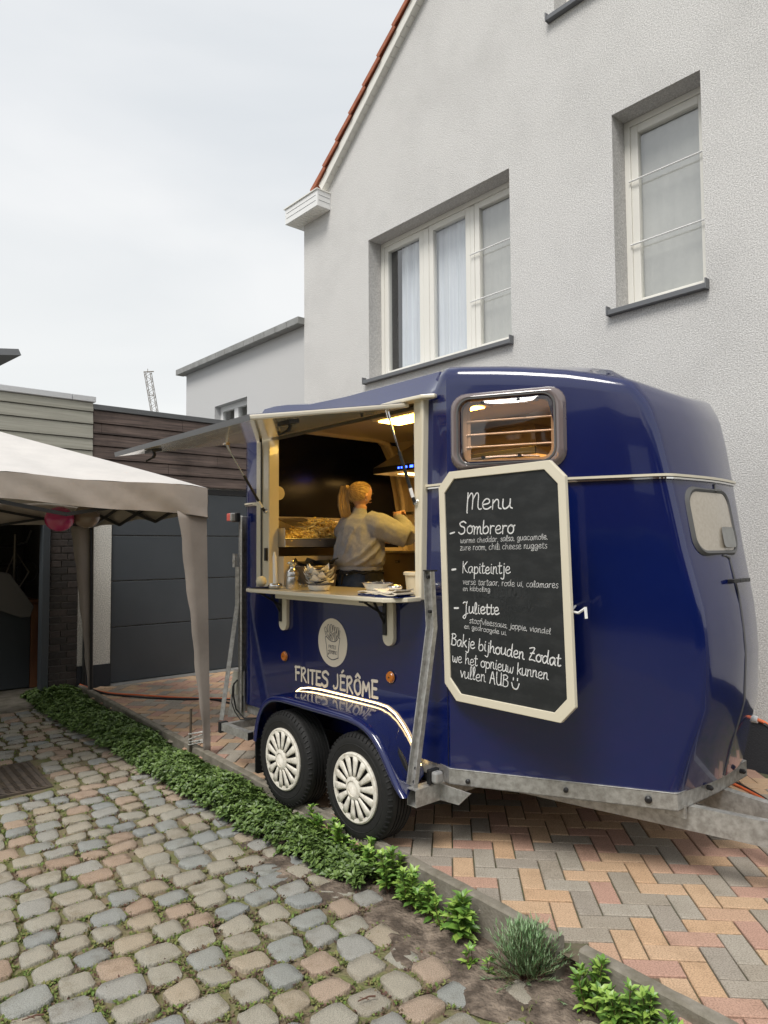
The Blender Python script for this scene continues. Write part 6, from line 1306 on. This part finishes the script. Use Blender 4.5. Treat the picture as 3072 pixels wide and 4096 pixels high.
# ================================================================== GAZEBO
gz = thing('party_tent', 'taupe pop-up gazebo standing over the cobbled yard', 'gazebo', (-1.33, 5.45, 0), T=False)
G0 = Vector((-1.36, 5.45, 0)); gd = ED.copy(); gn = EN.copy(); SZ = 3.0
def GP(s, o, z): p = G0 + gd * s + gn * o; return (p.x, p.y, z)
apex = (1.5, 1.5, 2.62)
def corner(i): return [(0, 0), (0, SZ), (SZ, SZ), (SZ, 0)][i]
rw = random.Random(4)
for i in range(4):
    c0, c1 = corner(i), corner((i + 1) % 4); n = 26; m = 16; vs = []
    for a in range(n + 1):
        for b in range(m + 1):
            t, q = a / n, b / m; s_, o_ = lerp(c0[0], c1[0], t), lerp(c0[1], c1[1], t); ez = 2.025 + .03 * sin(pi * t) + .010 * sin(t * 17)
            x, y = lerp(s_, apex[0], q), lerp(o_, apex[1], q); z = lerp(ez, apex[2], q) - .035 * sin(pi * q) * sin(pi * t) + .006 * sin(t * 31 + q * 5) * (1 - q)
            vs.append(GP(x, y, z))
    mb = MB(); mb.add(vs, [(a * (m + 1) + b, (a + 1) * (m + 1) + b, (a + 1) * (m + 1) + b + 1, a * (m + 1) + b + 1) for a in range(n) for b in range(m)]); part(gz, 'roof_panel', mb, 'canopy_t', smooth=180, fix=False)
    # valance
    vs = []; n = 48; m = 8
    for a in range(n + 1):
        for b in range(m + 1):
            t, q = a / n, b / m; s_, o_ = lerp(c0[0], c1[0], t), lerp(c0[1], c1[1], t); ez = 2.025 + .03 * sin(pi * t) + .010 * sin(t * 17)
            out_ = .012 * sin(t * 23 + q * 2 + i) * q + .009 * sin(t * 51 + q * 6) * q + .004
            mid = (SZ / 2, SZ / 2); dx, dy = (s_ - mid[0]), (o_ - mid[1])
            nrm_ = [(-1, 0), (0, 1), (1, 0), (0, -1)][i]
            drop = .225 if i != 0 else lerp(.225, .175, min(1, t * 2)) - .008 * sin(pi * t)
            vs.append(GP(s_ + nrm_[0] * out_, o_ + nrm_[1] * out_, ez - q * drop))
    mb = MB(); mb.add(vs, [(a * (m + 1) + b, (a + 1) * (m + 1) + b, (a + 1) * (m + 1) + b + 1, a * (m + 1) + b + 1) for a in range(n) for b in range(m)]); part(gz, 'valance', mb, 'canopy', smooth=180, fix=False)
for i in range(4):
    s_, o_ = corner(i); lg_ = {0: (.03, .03), 3: (-.03, .03), 1: (.03, -.03), 2: (-.03, -.03)}[i]
    zb0 = .0 if i in (0, 3) else -.12; ls, lo = s_ + lg_[0], o_ + lg_[1]
    if i in (0, 3): ls -= .04 if i == 0 else 0; lo -= .03
    mb = MB(); p0 = Vector(GP(ls, lo, zb0)); p1 = Vector(GP(s_ + lg_[0], o_ + lg_[1], 2.0)); mb.bar(p0, p1, .026, .026); lp = part(gz, 'leg', mb, 'black' if i != 0 else 'alu', smooth=0, bevel=.003)
    # tapering corner drape, folded round the leg
    vs = []; n = 24; wtop = .21
    for k in range(n + 1):
        q = k / n; z = lerp(1.86, zb0 + .01, q); c = p1.lerp(p0, (2.0 - z) / (2.0 - zb0)); ww = lerp(wtop, .022, q ** .9)
        side = (gn if i in (0, 3) else -gn); dd_ = gd if i in (0, 1) else -gd
        outd = (gn * -1 if i in (0, 3) else gn)
        fo = -gd * .022 if i in (0, 1) else gd * .022
        e0 = c + outd * .022 + fo + dd_ * .05 * (1 - q)
        e1 = c + outd * .024 + fo; e2 = c + side * ww * .5 + fo + gd * .004 * sin(k * .9); e3 = c + side * ww + fo * (1 + .5 * sin(k * .7)) + side * .004 * sin(k * 1.7)
        for e in (e0, e1, e2, e3): vs.append((e.x, e.y, z))
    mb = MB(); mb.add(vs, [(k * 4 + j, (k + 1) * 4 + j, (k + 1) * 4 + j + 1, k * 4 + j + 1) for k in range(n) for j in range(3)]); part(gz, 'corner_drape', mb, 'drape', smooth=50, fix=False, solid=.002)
for i in (0, 3, 2, 1):      # scissor struts
    c0, c1 = corner(i), corner((i + 1) % 4); mb = MB(); N_ = 3
    for k in range(N_):
        t0, t1 = k / N_, (k + 1) / N_; za, zb2 = (1.98, 1.80) if k % 2 else (1.80, 1.98)
        q0_ = (lerp(c0[0], c1[0], t0), lerp(c0[1], c1[1], t0)); q1_ = (lerp(c0[0], c1[0], t1), lerp(c0[1], c1[1], t1)); f = lambda v: lerp(v, 1.5, .02)
        mb.bar(GP(f(q0_[0]), f(q0_[1]), za), GP(f(q1_[0]), f(q1_[1]), zb2), .014, .026); mb.bar(GP(f(q0_[0]), f(q0_[1]), zb2), GP(f(q1_[0]), f(q1_[1]), za), .014, .026)
    part(gz, 'scissor_strut', mb, 'black', smooth=0)
for (x, y, z, m_, lb) in ((-2.70, 5.9, 1.815, 'pink', 'dark pink balloon hanging under the tent valance'), (-2.54, 6.05, 1.84, 'gold', 'brown balloon behind and right of the pink one')):
    bl_ = thing('balloon', lb, 'balloon', (x, y, z), T=False, group='balloons under the tent'); n = 14; rb = .105 if m_ == 'pink' else .10
    mb = MB(); mb.lathe([(rb * sin(pi * k / n) * (1 + .0 * k), -rb * cos(pi * k / n) * 1.12) for k in range(n + 1)], (x, y, z), 24, 'x', cap=False); part(bl_, 'skin', mb, m_, smooth=180)
    mb = MB(); mb.tube([(x + .02, y, z + rb), (x + .03, y, z + .2)], .002, 5); part(bl_, 'string', mb, 'rope')
# stake and rope
st = thing('steel_stake', 'thin steel stake driven into the ground cover beside the tent leg', 'stake', (-1.56, 5.66, -.12), T=False)
mb = MB(); mb.tube([(-1.505, 5.55, -.15), (-1.50, 5.55, .325)], .0095, 12); part(st, 'rod', mb, 'steel_dark')
mb = MB(); A, B = Vector((-1.503, 5.55, .08)), Vector((-1.365, 5.47, .09))
dAB = (B - A).normalized(); sA = dAB.cross(Vector((0, 0, 1)))
for k, (za, zb2) in enumerate(((.135, .175), (.095, .16), (.075, .115), (.055, .10))):
    pts = []
    for t in np.linspace(pi * .5, pi * 1.5, 7): pts.append(Vector((A.x, A.y, za)) + dAB * (.013 * cos(t)) + sA * (.013 * sin(t)))
    for t in np.linspace(-pi * .5, pi * .5, 7): pts.append(Vector((B.x, B.y, zb2)) + dAB * (.034 * cos(t)) + sA * (.034 * sin(t)))
    mb.tube(pts, .0048, 6, closed=True)
mid = A.lerp(B, .5); 
for k in range(5): mb.tube([mid + Vector((.012 * cos(k), .01, .0 + .012 * sin(k * 2))), mid + Vector((-.014 * sin(k), -.012, .005 + .01 * cos(k)))], .005, 6)
single('tie_rope', mb, 'rope', 'speckled white rope lashing the tent leg to the steel stake', 'rope', tuple(mid), T=False)

# ================================================================== CABLES, GRATE
def cable(name, pts, r, m, label, org):
    P_ = smoothpath([tuple(p) for p in pts], 6) if False else pts
    c3 = []
    for i in range(len(pts) - 1):
        a = Vector(pts[max(i - 1, 0)]); b = Vector(pts[i]); c = Vector(pts[i + 1]); d = Vector(pts[min(i + 2, len(pts) - 1)])
        for t in np.linspace(0, 1, 6, endpoint=False): c3.append(.5 * (2 * b + (c - a) * t + (2 * a - 5 * b + 4 * c - d) * t * t + (3 * b - a - 3 * c + d) * t ** 3))
    c3.append(Vector(pts[-1])); mb = MB(); mb.tube(c3, r, 7); return single(name, mb, m, label, 'cable', org, T=False, group='power cables')
cable('power_cable', [(-5.2, 9.6, -.06), (-4.46, 8.92, -.055), (-3.85, 8.54, -.04), (-3.60, 8.22, .055), (-3.1, 7.85, .008), (-2.6, 7.66, .008), (-2.08, 7.50, .008), (-1.69, 7.45, .008), (-1.2, 7.3, .008), (-.5, 7.1, .008)], .0085, 'orange', 'orange power cable crossing the bricks from the open garage to the trailer', (-2, 7.5, 0))
cable('power_cable', [(-5.0, 9.3, -.06), (-4.40, 8.86, -.055), (-4.05, 8.50, -.05), (-3.62, 8.27, .055), (-3.1, 7.82, .008), (-2.7, 7.60, .008), (-2.15, 7.43, .008), (-1.8, 7.42, .008), (-1.5, 7.20, .008), (-1.1, 7.1, .008)], .010, 'black', 'black power cable lying beside the orange one on the bricks', (-2, 7.4, 0))
cable('power_cable', [(-4.35, 8.9, -.06), (-4.28, 8.75, -.05), (-4.2, 8.62, -.06), (-4.0, 8.53, -.05), (-3.64, 8.26, .052), (-3.3, 7.9, .010), (-2.6, 7.55, .010), (-2.1, 7.46, .010), (-1.6, 7.40, .010), (-.9, 7.2, .010)], .007, 'black', 'thinner black cable looping at the garage threshold', (-4, 8.5, 0))
nz = [tuple(W(*p)) for p in ((1.462, 1.505, .650), (1.50, 1.51, .635), (1.53, 1.52, .58), (1.55, 1.56, .46), (1.52, 1.66, .28), (1.40, 1.86, .10), (1.16, 2.25, .012), (.8, 2.45, .012), (.2, 2.6, .012))]
c_ = cable('power_cable', nz, .009, 'orange', 'orange cable plugged into the trailer nose and curving down to the bricks', W(1.5, 1.6, 0)); 
nz2 = [tuple(W(p[0] + .012, p[1] - .004, p[2] - .014)) for p in ((1.48, 1.505, .650), (1.50, 1.51, .635), (1.53, 1.52, .58), (1.55, 1.56, .46), (1.52, 1.66, .28), (1.40, 1.86, .11), (1.17, 2.26, .024), (.8, 2.50, .022), (.2, 2.65, .022))]
cable('power_cable', nz2, .009, 'black', 'black cable running alongside the orange one from the trailer nose', W(1.5, 1.6, 0))
mb = MB(); a0, a1 = W(1.40, 1.50, .655), W(1.462, 1.505, .650); mb.tube([a0, a1], [.022, .018], 12); single('cable_plug', mb, 'pvc_w', 'white plug on the trailer nose where the orange cable starts', 'plug', tuple(a0), T=False)
# floor grate / mat
gr = thing('floor_grate', 'rusty brown woven metal floor grate set in the cobbles at the left', 'grate', (-2.9, 5.2, -.115), T=False)
g0 = Vector((-2.345, 5.10, 0)); 
def GR(u, v, z): p = g0 + EN * u + ED * v; return (p.x, p.y, z)
GL, GW = 1.05, .76
mb = MB(); mb.add([GR(0, 0, -.118), GR(GL, 0, -.118), GR(GL, GW, -.118), GR(0, GW, -.118)], [(0, 1, 2, 3)]); part(gr, 'base', mb, 'black', smooth=0)
mb = MB()
for u0, u1, v0, v1 in ((0, GL, 0, .025), (0, GL, GW - .025, GW), (0, .025, .025, GW - .025), (GL - .025, GL, .025, GW - .025)):
    mb.add([GR(u, v, z) for z in (-.13, -.104) for u, v in ((u0, v0), (u1, v0), (u1, v1), (u0, v1))], [(0, 3, 2, 1), (4, 5, 6, 7), (0, 1, 5, 4), (1, 2, 6, 5), (2, 3, 7, 6), (3, 0, 4, 7)])
part(gr, 'border', mb, 'grate', smooth=0, bevel=.002)
for k in range(20):
    v = .045 + k * .0355; mb = MB(); pts = [GR(.03 + i * .033, v + (.009 if i % 2 else -.009), -.108 + (.003 if i % 2 else 0)) for i in range(31)]; mb.tube(pts, .0055, 4); part(gr, 'woven_bar', mb, 'grate', smooth=0)

# ================================================================== PLANTS
def leaf(mb, p, d, n_, L_, W_, cup=.15):
    d = d.normalized(); s_ = d.cross(n_); 
    if s_.length < 1e-3: s_ = d.cross(Vector((1, 0, 0)))
    s_.normalize(); n2 = s_.cross(d); mid = p + d * L_ * .5; tip = p + d * L_ - n2 * L_ * cup
    mb.add([p, p + d * L_ * .28 + s_ * W_ * .42 + n2 * W_ * .15, p + d * L_ * .65 + s_ * W_ * .46 + n2 * W_ * .12, tip, p + d * L_ * .65 - s_ * W_ * .46 + n2 * W_ * .12, p + d * L_ * .28 - s_ * W_ * .42 + n2 * W_ * .15, mid - n2 * W_ * .02], [(0, 1, 2, 6), (6, 2, 3), (6, 3, 4), (0, 6, 4, 5)])
rp = random.Random(12)
def rosette(mb, p, ax, n, L_, W_, spread=.75):
    ax = ax.normalized(); t0 = rp.uniform(0, 6)
    x = ax.cross(Vector((0, 1, .1))).normalized(); y = ax.cross(x)
    for k in range(n):
        t = t0 + 2 * pi * k / n + rp.uniform(-.2, .2); rad = x * cos(t) + y * sin(t); sp = spread * rp.uniform(.8, 1.25)
        leaf(mb, p + ax * rp.uniform(-.006, .006), rad * sp + ax * (1.15 - sp), ax, L_ * rp.uniform(.75, 1.15), W_ * rp.uniform(.8, 1.1))
    for k in range(2): t = rp.uniform(0, 6); leaf(mb, p, (x * cos(t) + y * sin(t)) * .25 + ax, x, L_ * .55, W_ * .6)
# continuous ground cover
mb = MB(); stem = MB(); cnt = 0
for k in range(6800):
    s_ = rp.uniform(1.05, 7.0) if k > 0 else 2; wmax = hedge_w(s_)
    dens = 1 if s_ > 1.9 else .55
    if rp.random() > dens: continue
    q = rp.uniform(0, 1); o = .03 + q * (wmax - .02) + rp.uniform(-.02, .02); hgt = .140 * (1 - (2 * q - .85) ** 2 * .45) * (1 + .16 * sin(s_ * 3.1) + .10 * sin(s_ * 7.7 + 1)) * interp(s_, [1, 1.8, 3, 7], [.65, .95, 1.0, 1.0])
    z = -.12 + hgt * (rp.uniform(.45, 1.05) if rp.random() < .45 else rp.uniform(.88, 1.1))
    edge = (q - .5) * 1.3
    ax_ = Vector((0, 0, 1)) + EN * (edge * .9 + rp.uniform(-.35, .35)) + ED * rp.uniform(-.35, .35)
    p = Vector(EP(s_, o, z)); fz = rp.choice((.7, .85, 1, 1, 1.15, 1.35)); rosette(mb, p, ax_, rp.choice((5, 6, 7)), .036 * fz, .0175 * fz)
o_ = single('ground_cover', mb, 'leaf', 'dense low evergreen ground cover along the concrete edging', 'ground cover', EP(3.5, .2, -.12), T=False, kind='stuff', smooth=0, fix=False)
tw_ = MB()
for k in range(260):
    s_ = rp.uniform(1.2, 7.0); o = hedge_w(s_) + rp.uniform(-.05, .05); p = Vector(EP(s_, o, -.118)); tw_.tube([p, p + Vector((rp.uniform(-.05, .05), rp.uniform(-.05, .05), rp.uniform(.0, .02)))], .0016, 4)
single('twig_litter', tw_, 'twig', 'dead twigs and litter at the foot of the ground cover', 'litter', EP(3.5, .3, -.12), T=False, kind='stuff', smooth=0, fix=False)
# single shrubs towards the viewer
def shrub(x, y, h, nst, label, L_=.045, W_=.022, spread=.06, lv=6):
    h *= 1.15; L_ *= 1.3; W_ *= 1.3
    rt = thing('young_shrub', label, 'shrub', (x, y, -.125), T=False, group='young evergreen shrubs along the edging'); st_, lf = MB(), MB()
    for k in range(nst):
        t = rp.uniform(0, 6.28); r_ = rp.uniform(.2, 1) * spread; top_ = Vector((x + r_ * cos(t), y + r_ * sin(t), -.125 + h * rp.uniform(.55, 1.05))); b_ = Vector((x + r_ * .25 * cos(t), y + r_ * .25 * sin(t), -.13)); m_ = b_.lerp(top_, .5) + Vector((rp.uniform(-.01, .01), rp.uniform(-.01, .01), 0))
        st_.tube([b_, m_, top_], [.0022, .002, .0014], 5); ax_ = (top_ - m_).normalized()
        nl = max(2, int((top_ - b_).length / .028))
        for q in range(nl):
            f = .35 + .65 * q / max(1, nl - 1); p = (b_.lerp(m_, f * 2) if f < .5 else m_.lerp(top_, f * 2 - 1)); k_ = lerp(1.15, .75, f)
            rosette(lf, p, ax_, 4 if q < nl - 1 else 6, L_ * k_, W_ * k_, spread=lerp(.95, .6, f))
    part(rt, 'stems', st_, 'twig'); part(rt, 'foliage', lf, 'leaf_b', smooth=0, fix=False); return rt
for x, y, h, n_s, lb in [(-.42, 4.05, .17, 6, 'shrub leaning on the edging just left of the near wheel'), (-.25, 3.90, .16, 5, 'shrub in front of the near wheel, left of the bare soil gap'), (-.10, 3.68, .16, 5, 'shrub with upright shoots below the near wheel'), (.015, 3.50, .18, 5, 'shrub with yellow green tips right of the soil gap below the near wheel'),
                    (.115, 3.37, .15, 5, 'low leafy shrub second to the left of the broad leaved one'), (.20, 3.28, .15, 4, 'thin shrub with two open shoots beside the broad leaved one')]:
    shrub(x, y, h, n_s, lb)
for q_ in ((-.34, 3.98, .11), (-.17, 3.80, .12), (-.03, 3.60, .12), (.07, 3.44, .11), (.16, 3.335, .10), (.25, 3.20, .09)):
    shrub(*q_, 4, {-.34: 'small sprig between the two shrubs left of the near wheel', -.17: 'small sprig squeezed between shrubs just below the near wheel', -.03: 'low sprig beside the bare soil gap', .07: 'low sprig close to the edging right of the soil gap', .16: 'little sprig between the two low leafy shrubs', .25: 'little sprig touching the bushy broad leaved shrub'}[q_[0]], L_=.034, W_=.017, spread=.05)
shrub(.315, 3.10, .155, 6, 'bushy broad leaved bright green shrub left of the lavender', L_=.062, W_=.030, spread=.05)
shrub(.335, 2.92, .06, 3, 'tiny shrub low in the soil in front of the lavender', L_=.035, W_=.016, spread=.03)
shrub(.39, 2.865, .06, 2, 'smallest seedling at the left foot of the lavender', L_=.03, W_=.014, spread=.02)
shrub(.73, 2.62, .15, 6, 'shrub standing in the gap between the two edging boards', L_=.042, W_=.020, spread=.06)
shrub(.80, 2.52, .14, 6, 'dense low shrub right of the gap in the edging', L_=.042, W_=.020, spread=.055)
shrub(.885, 2.50, .13, 4, 'single stemmed shrub rising at the right edging board', L_=.042, W_=.020, spread=.03)
shrub(.93, 2.37, .13, 7, 'shrub at the bottom edge left of the corner', L_=.042, W_=.020, spread=.06)
shrub(1.02, 2.27, .12, 7, 'last shrub in the bottom right corner of the bed', L_=.042, W_=.020, spread=.05)
lv = thing('lavender_plant', 'round grey green lavender bush beside the gap in the edging', 'lavender', (.58, 2.80, -.125), T=False); lf = MB(); st_ = MB()
for k in range(330):
    t = rp.uniform(0, 6.28); e = abs(rp.gauss(0, .55)); d = Vector((cos(t) * sin(e), sin(t) * sin(e), cos(e))); L_ = rp.uniform(.12, .205); b_ = Vector((.545 + rp.uniform(-.035, .035), 2.84 + rp.uniform(-.03, .03), -.125)); tp_ = b_ + d * L_ + Vector((0, 0, .01)); st_.tube([b_, tp_], [.0016, .0008], 4, caps=False)
    for q in range(9):
        f = .30 + .7 * q / 8; p = b_.lerp(tp_, f)
        for _ in range(3):
            t2 = rp.uniform(0, 6.28); dd = (d * 1.2 + Vector((cos(t2), sin(t2), .3)) * .7).normalized(); s_ = dd.cross(Vector((0, 0, 1))).normalized() * .0026; l2 = rp.uniform(.018, .032); lf.add([p - s_, p + s_, p + dd * l2], [(0, 1, 2)])
part(lv, 'stems', st_, 'twig'); part(lv, 'needles', lf, 'leaf_l', smooth=0, fix=False)
# moss, weeds and grass in the joints
mb = MB(); mr_ = MB()
for c, wd, dp_, in JP:
    if not inview(c, 100): continue
    dist = c.length; nn_ = 34 if dist < 4 else 18
    bed = clipE(c)
    for k in range(nn_):
        if rp.random() < .25: continue
        side = rp.random() < .55
        u = (rp.uniform(-.5, .5), rp.choice((-.52, .52))) if side else (rp.choice((-.53, .53)), rp.uniform(-.5, .5))
        if rp.random() < .3: u = (rp.choice((-.53, .53)), rp.choice((-.52, .52)))
        p = c + EN * u[0] * (wd + .012) + ED * u[1] * (dp_ + .012); dens = .5 + .5 * sin(p.x * 2.3 + 1) * sin(p.y * 1.9 + .4) + .25 * sin(p.x * 7.1) * cos(p.y * 6.3)
        if rp.random() > dens * 1.1 + .30: continue
        red = rp.random() < .16 + .25 * (bed < 1.2); tgt = mr_ if red else mb; nb_ = rp.randint(4, 9); z0 = -.119
        grass = rp.random() < .30 and not red
        for _ in range(nb_):
            q = p + Vector((rp.uniform(-.014, .014), rp.uniform(-.014, .014), 0)); q.z = z0 + rp.uniform(0, .006)
            if grass:
                d = Vector((rp.uniform(-1, 1), rp.uniform(-1, 1), rp.uniform(.5, 1.6))).normalized(); s_ = d.cross(Vector((rp.uniform(-1, 1), rp.uniform(-1, 1), .2))).normalized() * .0011; l2 = rp.uniform(.012, .034); tgt.add([q - s_, q + s_, q + d * l2], [(0, 1, 2)])
            else:
                d = Vector((rp.uniform(-1, 1), rp.uniform(-1, 1), rp.uniform(.15, .8))); leaf(tgt, q, d, Vector((0, 0, 1)), rp.uniform(.008, .021), rp.uniform(.006, .013), 0)
single('moss_and_weeds', mb, 'moss', 'moss, clover and grass growing in the cobble joints', 'weeds', (-1, 4, -.13), T=False, kind='stuff', smooth=0, fix=False)
single('reddish_weeds', mr_, 'redweed', 'reddish brown creeping weeds in the cobble joints', 'weeds', (-1, 4, -.13), T=False, kind='stuff', smooth=0, fix=False)
# crumbs of soil and grit on the bed and bricks
mb = MB()
for k in range(1500):
    s_ = rp.uniform(-2, 7); o = rp.uniform(.02, hedge_w(max(0, s_)) + .22); p = Vector(EP(s_, o, -.118 + rp.uniform(-.004, .003))); r_ = rp.uniform(.002, .006)
    if not inview(p, 20): continue
    mb.add([p + Vector((r_, 0, 0)), p + Vector((-r_ * .5, r_ * .8, 0)), p + Vector((-r_ * .6, -r_ * .8, 0)), p + Vector((0, 0, r_ * .9))], [(0, 1, 3), (1, 2, 3), (2, 0, 3)])
single('soil_crumbs', mb, 'soil', 'loose crumbs of soil on the planting bed', 'soil', EP(1, .2, -.12), T=False, kind='stuff', smooth=0, fix=False)
for k, (s_, o, lb) in enumerate([(1.0, 1.60, 'short curved brown twig on the cobbles in the foreground'), (.35, .62, 'forked brown twig on the soil near the lavender')]):
    p = Vector(EP(s_, o, -.09)); mb = MB(); mb.tube([p, p + EN * .03 + Vector((0, .01, .004)), p + EN * .08 + Vector((0, .02, 0))], [.0035, .003, .002], 6); mb.tube([p + EN * .03, p + EN * .05 + ED * .03], [.002, .001], 5)
    single('fallen_twig', mb, 'twig', lb, 'twig', tuple(p), T=False, group='fallen twigs')
